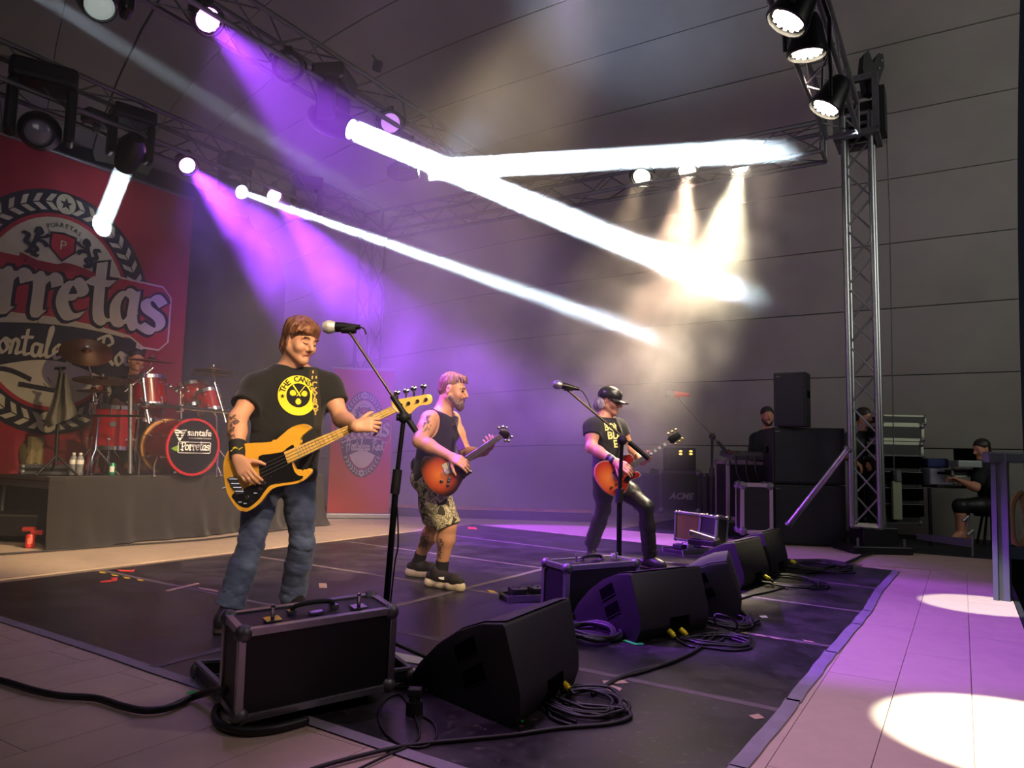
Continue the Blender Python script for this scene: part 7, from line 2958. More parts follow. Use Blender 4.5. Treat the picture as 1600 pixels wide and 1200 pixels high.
def dense(x0, y0, x1, y1, n, amp=2.0, seed=0):
    rs = random.Random(seed)
    out = []
    for i in range(n):
        a = (x0 + (x1 - x0) * i / n + rs.uniform(-amp, amp), y0 + (y1 - y0) * i / n + rs.uniform(-amp, amp))
        out.append([(a[0] + rs.uniform(-amp, amp), a[1] + rs.uniform(-amp, amp)) for _ in range(5)])
    return out
tattoo(bas, dense(364, 652, 362, 690, 18, 3.2, 1) + dense(369, 656, 366, 660, 6, 3, 2), 0.006, btree)

# ============ the bass guitar
class Plane:
    def __init__(s, P, N):
        s.P, s.N = Vector(P), Vector(N).normalized()
        z = s.N
        x = Vector((0, 0, 1)).cross(z).normalized()
        y = z.cross(x)
        s.M = Matrix(((x.x, y.x, z.x, s.P.x), (x.y, y.y, z.y, s.P.y), (x.z, y.z, z.z, s.P.z), (0, 0, 0, 1)))
        s.inv = s.M.inverted()
    def loc(s, px, py):
        q = s.inv @ onplane(px, py, s.P, s.N)
        return (q.x, q.y)
    def pts(s, L):
        return [s.loc(*p) for p in L]
def slab(pl, outline, z0, th, parent, name, m, bev=0.006, sm=True, raw=False, seg=4):
    P2 = pl.pts(outline)
    if sm:
        P2 = [(v.x, v.y) for v in smooth_curve([(p[0], p[1], 0) for p in P2], seg, True)]
    n = len(P2)
    ar = sum(P2[i][0] * P2[(i + 1) % n][1] - P2[(i + 1) % n][0] * P2[i][1] for i in range(n))
    if ar < 0:
        P2 = P2[::-1]
    bm = bmesh.new()
    v0 = [bm.verts.new((p[0], p[1], z0)) for p in P2]
    v1 = [bm.verts.new((p[0], p[1], z0 + th)) for p in P2]
    top = bm.faces.new(v1)
    bot = bm.faces.new(v0[::-1])
    for i in range(n):
        j = (i + 1) % n
        bm.faces.new((v0[i], v0[j], v1[j], v1[i]))
    if bev > 0:
        es = list(top.edges) + list(bot.edges)
        bmesh.ops.bevel(bm, geom=es, offset=bev, segments=3, profile=0.5, affect='EDGES', clamp_overlap=True)
    bmesh.ops.triangulate(bm, faces=[f for f in bm.faces if len(f.verts) > 4])
    bm.verts.index_update()
    mb = MB()
    mb.add([v.co.copy() for v in bm.verts], [[v.index for v in f.verts] for f in bm.faces], pl.M)
    bm.free()
    return mb.build(name, m, parent, world=True, smooth=True, angle=50)
def lineon(pl, a, b, z, r, n=6):
    p, q = pl.loc(*a), pl.loc(*b)
    mb = MB()
    mb.cyl(pl.M @ Vector((p[0], p[1], z)), pl.M @ Vector((q[0], q[1], z)), r, n=n)
    return mb
BPL = Plane(BP, BN)
M_bass = mat('bass_butterscotch', lin((232, 172, 52)), 0.25, coat=0.5, noise=0.08, scale=3)
M_maple = mat('maple_neck', lin((226, 182, 92)), 0.3, coat=0.3, noise=0.1, scale=12)
M_pg = mat('pickguard_black', lin((14, 14, 16)), 0.3)
bass = thing('bass_guitar', 'yellow four-string bass with black pickguard held by the nearest player', 'bass guitar', BP)
slab(BPL, [(468, 697), (462, 708), (457, 718), (458.5, 725), (461, 731), (467, 736), (475, 736), (482, 732), (487, 733), (487, 738), (482, 744), (471, 753), (455, 757), (441, 759), (427, 763), (418, 771), (408, 784), (396, 794), (385, 799.5), (377, 799), (368, 791.5), (360, 780), (354, 767), (350, 745), (349, 728), (352, 713), (360, 701), (379, 694), (393, 692), (412, 691.5), (428, 689), (440, 680), (452, 670), (465, 664), (478, 662.5), (487, 668), (480.5, 674), (473, 680), (468.5, 688)],
     -0.043, 0.043, bass, 'body', M_bass, 0.008)
slab(BPL, [(404, 717), (408, 711.5), (424, 709), (441, 706), (449, 700), (457, 695), (459.5, 697), (458, 701), (446, 709), (450, 724), (457, 728), (460.5, 737), (467, 743), (474, 744), (470, 749), (457, 752.5), (440, 754.5), (424, 757.5), (415, 766), (405, 780), (391, 791.5), (383, 793), (374, 789), (368, 783), (362.5, 774), (376, 766), (395, 757), (406, 752), (405.5, 738)],
     0.0005, 0.003, bass, 'pickguard', M_pg, 0.0)
slab(BPL, [(444, 706.5), (500, 683), (560, 658.5), (613, 634.5), (622, 644), (560, 670.5), (500, 700.5), (450.5, 724.5)], 0.003, 0.012, bass, 'neck', M_maple, 0.003, sm=False)
slab(BPL, [(611, 630), (617, 625.5), (640, 621), (660, 617.5), (671, 616), (675.5, 621), (674.5, 629), (668, 632.5), (659, 633), (651, 637), (640, 647), (629, 641.5), (621, 645)], -0.008, 0.014, bass, 'headstock', M_maple, 0.003, sm=True)
lineon(BPL, (612.5, 634), (622, 644.5), 0.016, 0.003).build('nut', M_white, bass, world=True)
for k in range(4):
    a = (358 + k * 3.2, 751 + k * 5.2)
    b = (613.5 + k * 2.4, 635.8 + k * 2.5)
    lineon(BPL, (372 + k * 3.2, 744 + k * 5.0), b, 0.019, 0.0011, 5).build('string', M_alu, bass, world=True)
for k, t in enumerate([0.04, 0.12, 0.19, 0.255, 0.32, 0.375, 0.43, 0.48, 0.53, 0.57, 0.61, 0.65, 0.69, 0.72, 0.755, 0.785, 0.815, 0.84, 0.865, 0.89]):
    a = (613 + (444 - 613) * t, 634.5 + (706.5 - 634.5) * t)
    b = (622 + (450.5 - 622) * t, 644 + (724.5 - 644) * t)
    lineon(BPL, a, b, 0.0152, 0.0012, 4).build('fret', M_alu, bass, world=True)
for x, y in ((366, 750), (369, 757), (372, 763), (375, 769)):
    p = BPL.loc(x, y)
    mb = MB()
    mb.box((p[0], p[1], 0.010), (0.045, 0.014, 0.012), BPL.M @ Matrix.Translation((0, 0, 0)), bev=0.003)
    mb.build('bridge_saddle', M_chrome, bass, world=True)
slab(BPL, [(355, 748), (366, 743), (382, 768), (370, 774)], 0.0005, 0.006, bass, 'bridge_plate', M_alu, 0.001, sm=False)
for x, y in ((413, 755.5), (407, 763.5), (387, 777.5)):
    p = BPL.loc(x, y)
    mb = MB()
    mb.lathe([(0.011, 0), (0.011, 0.012), (0.009, 0.016), (0, 0.016)], 14, BPL.M @ Matrix.Translation((p[0], p[1], 0.003)))
    mb.build('control_knob', M_chrome, bass, world=True, smooth=True)
for x, y in ((376, 785), (384, 787), (400, 771)):
    p = BPL.loc(x, y)
    mb = MB()
    mb.box((p[0], p[1], 0.008), (0.02, 0.008, 0.012), BPL.M @ Matrix.Identity(4), bev=0.002)
    mb.build('switch', M_chrome, bass, world=True)
for x, y in ((411, 715), (422, 757), (460, 749), (437, 754), (395, 783), (424, 745), (370, 784)):
    p = BPL.loc(x, y)
    mb = MB()
    mb.cyl(BPL.M @ Vector((p[0], p[1], 0.003)), BPL.M @ Vector((p[0], p[1], 0.0055)), 0.004, n=8)
    mb.build('screw', M_chrome, bass, world=True)
for k, ((x, y), (x2, y2)) in enumerate((((622, 628), (620, 614)), ((634, 625.5), (634.5, 611)), ((648, 622.5), (646, 607)), ((661, 620.5), (661.5, 604)))):
    p, q = BPL.loc(x, y + 3), BPL.loc(x2, y2)
    mb = MB()
    mb.cyl(BPL.M @ Vector((p[0], p[1], -0.005)), BPL.M @ Vector((q[0], q[1], -0.005)), 0.005, n=8)
    mb.sphere((q[0], q[1], -0.005), 0.017, 10, BPL.M, sc=(1, 0.95, 0.3))
    mb.build('tuning_key', M_chrome, bass, world=True, smooth=True)
    p = BPL.loc(x + 4.5, y + 5.5 - k * 0.5)
    mb = MB()
    mb.lathe([(0.01, 0), (0.01, 0.004), (0.006, 0.008), (0.006, 0.018), (0, 0.018)], 12, BPL.M @ Matrix.Translation((p[0], p[1], 0.006)))
    mb.build('tuning_post', M_chrome, bass, world=True, smooth=True)
p = BPL.loc(346, 763.5)
mb = MB()
mb.cyl(BPL.M @ Vector((p[0], p[1], -0.02)), BPL.M @ Vector((p[0] + 0.03, p[1] + 0.012, -0.02)), 0.006, n=8)
mb.build('strap_button', M_chrome, bass, world=True)

# ============ the guitarist in black vest and camouflage shorts
J = PJ(dict(head=(708, 610, 5.18), neck=(691, 645, 5.2), shR=(671, 656, 5.07), shL=(706, 656, 5.34),
            elR=(656, 689, 4.96), wrR=(705, 714, 4.86), elL=(728, 709, 5.34), wrL=(757, 706, 5.10),
            pelvis=(672, 748, 5.2), hipR=(674, 758, 5.12), hipL=(672, 757, 5.30), knR=(700, 822, 5.08), anR=(690, 886, 5.14),
            knL=(680, 820, 5.42), anL=(654, 872, 5.56)))
g2 = thing('person', 'bearded person in black sleeveless top and camouflage shorts playing a sunburst guitar', 'person', (J['pelvis'][0], J['pelvis'][1], 0))
hb = basis((1.0, -0.28, -0.20), (0.16, 0, 1))
lo, hi = bounds(list(J.values()), 0.2)
S1 = Sculpt(lo, hi, 0.0062)
Bt = torso(S1, J, 0.15, 0.142, 0.15, 0.098, 0.11, k=0.05)
S1.cone(J['neck'] - Vn((0, 0, 0.03)), J['head'] + hb @ Vn((0, -0.03, -0.05)), 0.062, 0.056, 0.03)
sculpt_head(S1, J['head'], hb, 0.98)
limb(S1, J['shR'], J['elR'], J['wrR'], (0.058, 0.056, 0.045, 0.044, 0.03))
limb(S1, J['shL'], J['elL'], J['wrL'], (0.055, 0.052, 0.043, 0.042, 0.03))
limb(S1, J['hipR'], J['knR'], J['anR'], (0.085, 0.08, 0.056, 0.06, 0.036))
limb(S1, J['hipL'], J['knL'], J['anL'], (0.085, 0.08, 0.056, 0.06, 0.036))
GP2 = at(690, 742, 4.86)
PL2 = Plane(GP2, (0.16, -1, 0.05))
hf = unit(Vn(at(724, 722, 4.80)) - J['wrR'])
n_ = unit(Vn((-0.1, -0.85, 0.5)))
n_ = unit(n_ - hf * np.dot(n_, hf))
Bh = np.stack([np.cross(hf, n_), hf, n_], 1)
if Bh[:, 0][0] > 0:
    Bh[:, 0] *= -1
sculpt_hand(S1, J['wrR'], Bh, (0.5, 0.65, 0.7, 0.8), s=1.0)
hf = unit(Vn(at(770, 694, 4.98)) - J['wrL'])
n_ = unit(Vn((0.5, -0.75, -0.2)))
n_ = unit(n_ - hf * np.dot(n_, hf))
Bh = np.stack([np.cross(n_, hf), hf, n_], 1)
if Bh[:, 0][2] < 0:
    Bh[:, 0] *= -1
sculpt_hand(S1, J['wrL'], Bh, (0.75, 0.8, 0.85, 0.9), s=1.0)
body2 = S1.mesh('body', SK2, g2)
lo, hi = bounds([J['head']], 0.17)
HL = lambda x, y, z: J['head'] + hb @ Vn((x, y, z))
Sh = Sculpt(lo, hi, 0.0045)
Sh.ell(HL(0, -0.022, 0.040), (0.0765, 0.097, 0.083), hb, 0.02)
Sh.ell(HL(0, 0.03, 0.108), (0.036, 0.052, 0.014), hb, 0.03)
Sh.ell(HL(0, 0.072, 0.09), (0.028, 0.016, 0.012), hb, 0.02)
Sh.ell(HL(0, -0.06, -0.01), (0.06, 0.05, 0.05), hb, 0.02)
Sh.ell(HL(0, 0.115, 0.0), (0.08, 0.06, 0.082), hb, 0.01, True)
for sg in (-1, 1):
    Sh.ell(HL(sg * 0.085, 0.03, -0.01), (0.03, 0.06, 0.05), hb, 0.008, True)
locks(Sh, lambda x, y, z: HL(x * 0.86, y * 0.93 + (0.012 if y > 0.05 else 0), z * 0.97 + (0.006 if y > 0.03 else 0)), 26, 9, 0.007, 0.082, 0.02, -0.03, 0.0, 0.004)
Sh.wrinkle(0.005, 120, 3)
Sh.mesh('hair', H_short, g2)
Sb = Sculpt(lo - Vn((0, 0, 0.03)), hi, 0.0045)
for sg in (-1, 1):
    Sb.cone(HL(sg * 0.056, 0.012, -0.056), HL(sg * 0.02, 0.07, -0.098), 0.02, 0.022, 0.02)
Sb.ell(HL(0, 0.082, -0.108), (0.03, 0.024, 0.03), hb, 0.03)
Sb.cone(HL(-0.026, 0.086, -0.046), HL(0.026, 0.086, -0.046), 0.008, None, 0.01)
for sg in (-1, 1):
    Sb.cone(HL(sg * 0.028, 0.086, -0.048), HL(sg * 0.026, 0.082, -0.085), 0.008, 0.012, 0.01)
Sb.ell(HL(0, 0.06, -0.02), (0.06, 0.05, 0.03), hb, 0.01, True)
Sb.wrinkle(0.004, 130, 5)
Sb.mesh('beard', H_beard, g2)
for sg in (-1, 1):
    mb = MB()
    q0, q1 = HL(sg * 0.016, 0.095, 0.028), HL(sg * 0.048, 0.081, 0.027)
    mb.tube([q0, (q0 + q1) / 2 + hb @ Vn((0, 0.002, 0.003)), q1], 0.0035, 6)
    mb.build('eyebrow', H_short, g2, world=True, smooth=True)
    mb = MB()
    mb.sphere(HL(sg * 0.031, 0.0835, 0.005), 0.0085, 10)
    mb.build('eye', mat('eye_dark', lin((40, 28, 24)), 0.2), g2, world=True, smooth=True)
mb = MB()
mb.cyl(HL(-0.09, -0.004, -0.012), HL(-0.09, -0.004, -0.02), 0.008)
mb.tube(smooth_curve([HL(-0.088, -0.002, -0.014), HL(-0.092, 0.0, -0.05), HL(-0.08, -0.02, -0.10)], 4), 0.002, 5)
mb.build('earpiece', M_cable, g2, world=True, smooth=True)
# vest
lo, hi = bounds([J[k] for k in ('neck', 'shR', 'shL', 'pelvis')], 0.2)
St = Sculpt(lo, hi, 0.0062)
torso(St, J, 0.155, 0.155, 0.158, 0.104, 0.122, 0.010, k=0.06)
up, rt, fr = Bt[:, 2], Bt[:, 0], Bt[:, 1]
St.cut(J['neck'] + up * 0.012, unit(up * 0.9 + fr * 0.25))
St.ell(J['neck'] + up * 0.05 + fr * 0.03, (0.09, 0.10, 0.075), Bt, 0.004, True)
for sg, s_ in ((1, 'shR'), (-1, 'shL')):
    c0 = J[s_] + rt * sg * 0.025 - up * 0.02
    St.ell(c0, (0.062, 0.12, 0.12), Bt, 0.004, True)
St.cut(J['pelvis'] - up * 0.03, -up)
St.wrinkle(0.010, 26, 5, c=lerp(J['neck'], J['pelvis'], 0.7), rad=0.3, dirv=(0.3, 0, 0.9))
vest = St.mesh('vest', M_tee, g2)
# shorts
lo, hi = bounds([J[k] for k in ('pelvis', 'hipR', 'hipL', 'knR', 'knL')], 0.17)
Sj = Sculpt(lo, hi, 0.0065)
Sj.ell(J['pelvis'], (0.165, 0.13, 0.12), Bt, 0.04)
for sd, e0 in (('R', 1.02), ('L', 0.9)):
    h_, k_ = J['hip' + sd], J['kn' + sd]
    Sj.chain([h_, lerp(h_, k_, 0.5), lerp(h_, k_, e0 + 0.08)], [0.10, 0.10, 0.092], 0.03)
    e_ = lerp(h_, k_, e0)
    Sj.wrinkle(0.016, 28, 4 if sd == 'R' else 9, c=lerp(h_, k_, 0.75), rad=0.26)
    Sj.cut(e_, k_ - h_, e_ - 0.15, e_ + Vn((0.15, 0.15, 0.12)))
def camo_mat():
    m = bpy.data.materials.new('camouflage')
    m.use_nodes = True
    nt = m.node_tree
    b = nt.nodes['Principled BSDF']
    b.inputs['Roughness'].default_value = 0.9
    tc = nt.nodes.new('ShaderNodeTexCoord')
    n = nt.nodes.new('ShaderNodeTexNoise')
    n.inputs['Scale'].default_value = 13
    n.inputs['Detail'].default_value = 2
    n.inputs['Distortion'].default_value = 1.2
    nt.links.new(tc.outputs['Object'], n.inputs['Vector'])
    r = nt.nodes.new('ShaderNodeValToRGB')
    r.color_ramp.interpolation = 'CONSTANT'
    e = r.color_ramp.elements
    e[0].position = 0.0
    e[0].color = (*lin((58, 56, 44)), 1)
    e[1].position = 0.43
    e[1].color = (*lin((196, 186, 150)), 1)
    for p, c in ((0.50, (128, 122, 92)), (0.56, (205, 196, 165)), (0.64, (84, 80, 60))):
        k = e.new(p)
        k.color = (*lin(c), 1)
    nt.links.new(n.outputs['Fac'], r.inputs[0])
    nt.links.new(r.outputs[0], b.inputs['Base Color'])
    return m
Sj.mesh('shorts', camo_mat(), g2)
M_sock = mat('sock_black', lin((24, 22, 24)), 0.95)
for sd in 'RL':
    a_, k_ = J['an' + sd], J['kn' + sd]
    mb = MB()
    mb.cyl(a_ + (k_ - a_) * 0.16, a_ - Vn((0, 0, 0.04)), 0.046, 0.045, n=16)
    mb.build('sock', M_sock, g2, world=True, smooth=True)
M_run = mat('running_shoe_black', lin((44, 38, 34)), 0.7, noise=0.2, scale=60)
M_rsole = mat('running_sole_cream', lin((222, 208, 172)), 0.7)
sR = shoe(g2, at(682, 895, 5.14), at(724, 912, 5.0), M_run, M_rsole, 0.038, 'running_shoe', sole_h=0.046)
sL = shoe(g2, at(652, 880, 5.56), at(690, 886, 5.46), M_run, M_rsole, 0.038, 'running_shoe', sole_h=0.046)
t_ = tree_of(sR)
mb = MB()
mb.flat([(-0.035, 0.008), (0.02, 0.012), (0.0, 0.004), (0.03, -0.006), (-0.01, -0.008), (-0.03, -0.002)])
q = surf_at(693, 904, t_, 5.0, 0.004)
mb2 = MB()
mb2.add(mb.v, mb.f, frame(q, CAM - q, (0, 0, 1)))
mb2.build('shoe_flash', M_print, sR, world=True)
b2tree = tree_of(body2)
tattoo(g2, dense(690, 845, 688, 872, 12, 2.2, 4), 0.006, b2tree)
tattoo(g2, dense(664, 838, 660, 852, 22, 4.5, 5), 0.009, b2tree)
tattoo(g2, dense(668, 650, 666, 672, 16, 4.0, 6), 0.004, b2tree)
# belt line / dark hip bag behind the guitar
mb = MB()
mb.sphere(at(650, 727, 5.15), 0.05, 10, sc=(0.8, 1, 1.2))
mb.build('belt_pack', M_black, g2, world=True, smooth=True)
vt = tree_of(vest)
sp = [surf_at(x, y, vt, 5.1, 0.004) for x, y in ((699, 648), (706, 662), (711, 677))] + [at(717, 690, 5.06), at(722, 703, 4.96)]
ribbon(sp, 0.05, 0.005).build('strap', MATS['strap_black'], g2, world=True)
# sunburst guitar
def burst_mat(name, c_in, c_mid, c_out, centre, rad):
    m = bpy.data.materials.new(name)
    m.use_nodes = True
    nt = m.node_tree
    b = nt.nodes['Principled BSDF']
    b.inputs['Roughness'].default_value = 0.2
    b.inputs['Coat Weight'].default_value = 0.6
    tc = nt.nodes.new('ShaderNodeTexCoord')
    sub = nt.nodes.new('ShaderNodeVectorMath')
    sub.operation = 'SUBTRACT'
    sub.inputs[1].default_value = centre
    ln = nt.nodes.new('ShaderNodeVectorMath')
    ln.operation = 'LENGTH'
    mr = nt.nodes.new('ShaderNodeMapRange')
    mr.inputs[2].default_value = rad
    n = nt.nodes.new('ShaderNodeTexNoise')
    n.inputs['Scale'].default_value = 12
    add = nt.nodes.new('ShaderNodeMath')
    add.operation = 'MULTIPLY_ADD'
    add.inputs[1].default_value = 0.12
    r = nt.nodes.new('ShaderNodeValToRGB')
    e = r.color_ramp.elements
    e[0].position = 0.12
    e[0].color = (*lin(c_in), 1)
    e[1].position = 1.05
    e[1].color = (*lin(c_out), 1)
    k = e.new(0.62)
    k.color = (*lin(c_mid), 1)
    k = e.new(0.86)
    k.color = (*lin(tuple(int(a * 0.4 + b_ * 0.6) for a, b_ in zip(c_mid, c_out))), 1)
    nt.links.new(tc.outputs['Object'], sub.inputs[0])
    nt.links.new(sub.outputs[0], ln.inputs[0])
    nt.links.new(ln.outputs['Value'], mr.inputs[0])
    nt.links.new(tc.outputs['Object'], n.inputs['Vector'])
    nt.links.new(n.outputs['Fac'], add.inputs[0])
    nt.links.new(mr.outputs[0], add.inputs[2])
    nt.links.new(add.outputs[0], r.inputs[0])
    nt.links.new(r.outputs[0], b.inputs['Base Color'])
    return m
def electric(label, pl, P, body, bind, neck, head, frets, pick, keys, m_body, dots=None, knobs=(), binding=None, horn=None):
    g = thing('electric_guitar', label, 'guitar', P)
    slab(pl, body, -0.04, 0.04, g, 'body', m_body, 0.007)
    if binding:
        P2 = smooth_curve([(*pl.loc(*p), 0.0) for p in body], 4, True)
        mb = MB()
        mb.tube([pl.M @ Vector((p.x, p.y, -0.004)) for p in P2], 0.003, 5, closed=True)
        mb.build('binding', binding, g, world=True, smooth=True)
    slab(pl, neck, 0.002, 0.010, g, 'fretboard', mat('rosewood', lin((52, 34, 26)), 0.5, noise=0.2, scale=20), 0.0015, sm=False)
    n0, n1, n2, n3 = neck
    for k in range(1, frets):
        t = 1 - 0.944 ** (k * 0.95)
        t = t / (1 - 0.944 ** (frets))
        a = (n1[0] + (n0[0] - n1[0]) * t, n1[1] + (n0[1] - n1[1]) * t)
        b = (n2[0] + (n3[0] - n2[0]) * t, n2[1] + (n3[1] - n2[1]) * t)
        lineon(pl, a, b, 0.0125, 0.0013, 4).build('fret', M_alu, g, world=True)
    if dots:
        for t in dots:
            c = [((n1[i] + (n0[i] - n1[i]) * t) + (n2[i] + (n3[i] - n2[i]) * t)) / 2 for i in (0, 1)]
            p = pl.loc(*c)
            mb = MB()
            mb.box((p[0], p[1], 0.0125), (0.022, 0.018, 0.001), pl.M)
            mb.build('inlay', M_print, g, world=True)
    slab(pl, head, -0.006, 0.013, g, 'headstock', m_body if not binding else M_pg, 0.002, sm=False)
    for (x, y) in keys:
        p = pl.loc(x, y)
        mb = MB()
        mb.sphere((p[0], p[1], 0.004), 0.014, 8, pl.M, sc=(1, 0.8, 0.7))
        mb.build('tuning_key', M_chrome if not binding else mat('gold', lin((220, 190, 110)), 0.25, metal=1.0), g, world=True, smooth=True)
    for (o, m, z) in pick:
        slab(pl, o, z, 0.008, g, 'pickup' if m is not M_pg else 'cover_plate', m, 0.002, sm=False)
    for k in range(6):
        f = (k + 0.5) / 6
        a = (n1[0] + (n2[0] - n1[0]) * f, n1[1] + (n2[1] - n1[1]) * f)
        b = (n0[0] + (n3[0] - n0[0]) * f, n0[1] + (n3[1] - n0[1]) * f)
        c = (b[0] + (b[0] - a[0]) * 0.55, b[1] + (b[1] - a[1]) * 0.55)
        lineon(pl, a, c, 0.016, 0.0009, 4).build('string', M_alu, g, world=True)
    for (x, y) in knobs:
        p = pl.loc(x, y)
        mb = MB()
        mb.lathe([(0.012, 0), (0.011, 0.012), (0, 0.013)], 12, pl.M @ Matrix.Translation((p[0], p[1], 0.0)))
        mb.build('control_knob', M_chrome if not binding else MATS['gold'], g, world=True, smooth=True)
    return g
bc = PL2.M.inverted() @ Vector(onplane(688, 744, PL2.P, PL2.N))
gobj = electric('sunburst electric guitar with cream pickups held by the player in shorts', PL2, GP2,
    [(722, 721), (726, 730), (730, 736), (737, 735.5), (738, 738), (731, 743), (725, 747), (719, 757), (712, 768), (701, 775), (687, 773), (671, 762), (661, 745), (657, 728), (661, 716), (668, 712.5), (680, 713.5), (692, 715), (702, 717), (711, 717), (716, 713), (720, 714)],
    None, [(719, 718), (779.5, 678), (786, 684), (726, 727)], [(778, 678.5), (781, 672), (787, 670.5), (793, 672.5), (797, 679), (793, 686), (787, 685.5), (785, 684.5)], 20,
    [([(690, 727), (697, 722.5), (704, 738), (697, 743)], C_cream, 0.001), ([(698, 723), (705, 720.5), (712, 735), (705, 739)], M_alu, 0.001), ([(716, 726), (722, 724), (726, 730), (718, 733)], C_cream, 0.001)],
    [(779, 668.5), (785, 667), (791, 668.5), (799, 683), (794, 689), (789, 689)],
    burst_mat('sunburst_red', (206, 112, 48), (160, 62, 26), (22, 12, 10), tuple(Vector(onplane(688, 742, PL2.P, PL2.N)) - Vector(GP2)), 0.15),
    knobs=((690, 752), (702, 748), (700, 758), (701, 752)))

# ============ the guitarist with cap and dark glasses
J = PJ(dict(head=(953, 627, 6.2), neck=(945, 654, 6.2), shR=(926, 668, 6.06), shL=(966, 668, 6.34),
            elR=(924, 699, 5.98), wrR=(963, 722, 5.86), elL=(985, 702, 6.34), wrL=(1004, 722, 6.1),
            pelvis=(950, 742, 6.2), hipR=(942, 748, 6.12), hipL=(962, 750, 6.3), knR=(943, 795, 6.2), anR=(924, 850, 6.36),
            knL=(1009, 792, 6.08), anL=(1015, 866, 6.22)))
g3 = thing('person', 'person in black cap and dark glasses, black t-shirt with yellow letters, playing a cherry guitar', 'person', (J['pelvis'][0], J['pelvis'][1], 0))
hb = basis((0.9, -0.55, -0.22), (0.16, 0, 1))
lo, hi = bounds(list(J.values()), 0.2)
S1 = Sculpt(lo, hi, 0.0066)
Bt = torso(S1, J, 0.15, 0.14, 0.14, 0.095, 0.10, k=0.05)
S1.cone(J['neck'] - Vn((0, 0, 0.03)), J['head'] + hb @ Vn((0, -0.03, -0.05)), 0.058, 0.052, 0.03)
sculpt_head(S1, J['head'], hb, 0.95)
limb(S1, J['shR'], J['elR'], J['wrR'], (0.056, 0.054, 0.044, 0.042, 0.029))
limb(S1, J['shL'], J['elL'], J['wrL'], (0.052, 0.05, 0.042, 0.04, 0.029))
limb(S1, J['hipR'], J['knR'], J['anR'], (0.065, 0.06, 0.038, 0.04, 0.03))
limb(S1, J['hipL'], J['knL'], J['anL'], (0.065, 0.06, 0.038, 0.04, 0.03))
GP3 = at(955, 745, 5.86)
PL3 = Plane(GP3, (0.2, -1, 0.05))
hf = unit(Vn(at(984, 733, 5.78)) - J['wrR'])
n_ = unit(Vn((-0.1, -0.9, 0.4)))
n_ = unit(n_ - hf * np.dot(n_, hf))
Bh = np.stack([np.cross(hf, n_), hf, n_], 1)
if Bh[:, 0][0] > 0:
    Bh[:, 0] *= -1
sculpt_hand(S1, J['wrR'], Bh, (0.45, 0.6, 0.65, 0.8), s=1.05)
hf = unit(Vn(at(1013, 718, 5.98)) - J['wrL'])
n_ = unit(Vn((0.2, -0.5, -0.8)))
n_ = unit(n_ - hf * np.dot(n_, hf))
Bh = np.stack([np.cross(n_, hf), hf, n_], 1)
sculpt_hand(S1, J['wrL'], Bh, (0.5, 0.55, 0.6, 0.65), s=1.05)
body3 = S1.mesh('body', SK3, g3)
HL = lambda x, y, z: J['head'] + hb @ Vn((x, y, z)) * 0.95
lo, hi = bounds([J['head']], 0.2)
Sh = Sculpt(lo, hi, 0.005)
Sh.ell(HL(0, -0.06, -0.02), (0.078, 0.06, 0.075), hb, 0.02)
Sh.ell(HL(0, -0.1, -0.06), (0.06, 0.045, 0.055), hb, 0.03)
for sg in (-1, 1):
    Sh.ell(HL(sg * 0.07, -0.05, -0.05), (0.022, 0.045, 0.045), hb, 0.02)
Sh.wrinkle(0.009, 70, 3)
Sh.mesh('hair', H_grey, g3)
Sh = Sculpt(lo, hi, 0.0045)
Sh.ell(HL(0, -0.012, 0.048), (0.090, 0.108, 0.086), hb, 0.02)
Sh.cut(HL(0, 0, 0.018), hb @ Vn((0, 0.12, -1)))
cap = Sh.mesh('cap', mat('cap_leather', lin((30, 29, 30)), 0.35, noise=0.2, scale=20), g3)
vs, fs = [], []
for j in range(5):
    t = j / 4
    for i in range(13):
        a = R(-62 + 124 * i / 12)
        r0x, r0y = 0.088 * math.sin(a), 0.098 * math.cos(a) - 0.01
        fx, fy = 0.08 * math.sin(a), 0.098 * math.cos(a) + 0.092 * math.cos(a) - 0.01
        x, y = r0x + (fx - r0x) * t, r0y + (fy - r0y) * t
        vs.append(HL(x, y, 0.026 - 0.018 * t - 0.012 * (abs(math.sin(a)) ** 2)))
nb = len(vs)
vs += [v + Vn((0, 0, 0.006)) for v in vs]
for j in range(4):
    for i in range(12):
        a = j * 13 + i
        fs += [(a, a + 1, a + 14, a + 13), (nb + a, nb + a + 13, nb + a + 14, nb + a + 1)]
for i in range(12):
    fs.append((4 * 13 + i, 4 * 13 + i + 1, nb + 4 * 13 + i + 1, nb + 4 * 13 + i))
mb = MB()
mb.add(vs, fs)
mb.build('cap_peak', mat('cap_peak', lin((40, 38, 36)), 0.25), cap, world=True, smooth=True)
mb = MB()
mb.lathe([(0, 0.004), (0.02, 0.003), (0.022, 0)], 14, frame(HL(-0.02, 0.088, 0.085), hb @ Vn((-0.2, 0.9, 0.5))))
mb.build('cap_badge', M_alud, cap, world=True, smooth=True)
mb = MB()
for sg in (-1, 1):
    pass
pts = []
vs, fs = [], []
for i in range(17):
    a = R(-72 + 144 * i / 16)
    x, y = 0.074 * math.sin(a), 0.094 * math.cos(a) + 0.008
    hgt = 0.019 if 0.15 < abs(a) < 0.9 else (0.010 if abs(a) <= 0.15 else 0.006)
    vs += [HL(x, y, 0.008 + hgt), HL(x, y - 0.002, 0.008 - hgt * 0.9)]
for i in range(16):
    fs.append((2 * i, 2 * i + 1, 2 * i + 3, 2 * i + 2))
mb.add(vs, fs)
k = len(mb.v)
mb.build('sunglasses', mat('glasses_black', lin((8, 8, 12)), 0.08, spec=1.0), g3, world=True, smooth=True)
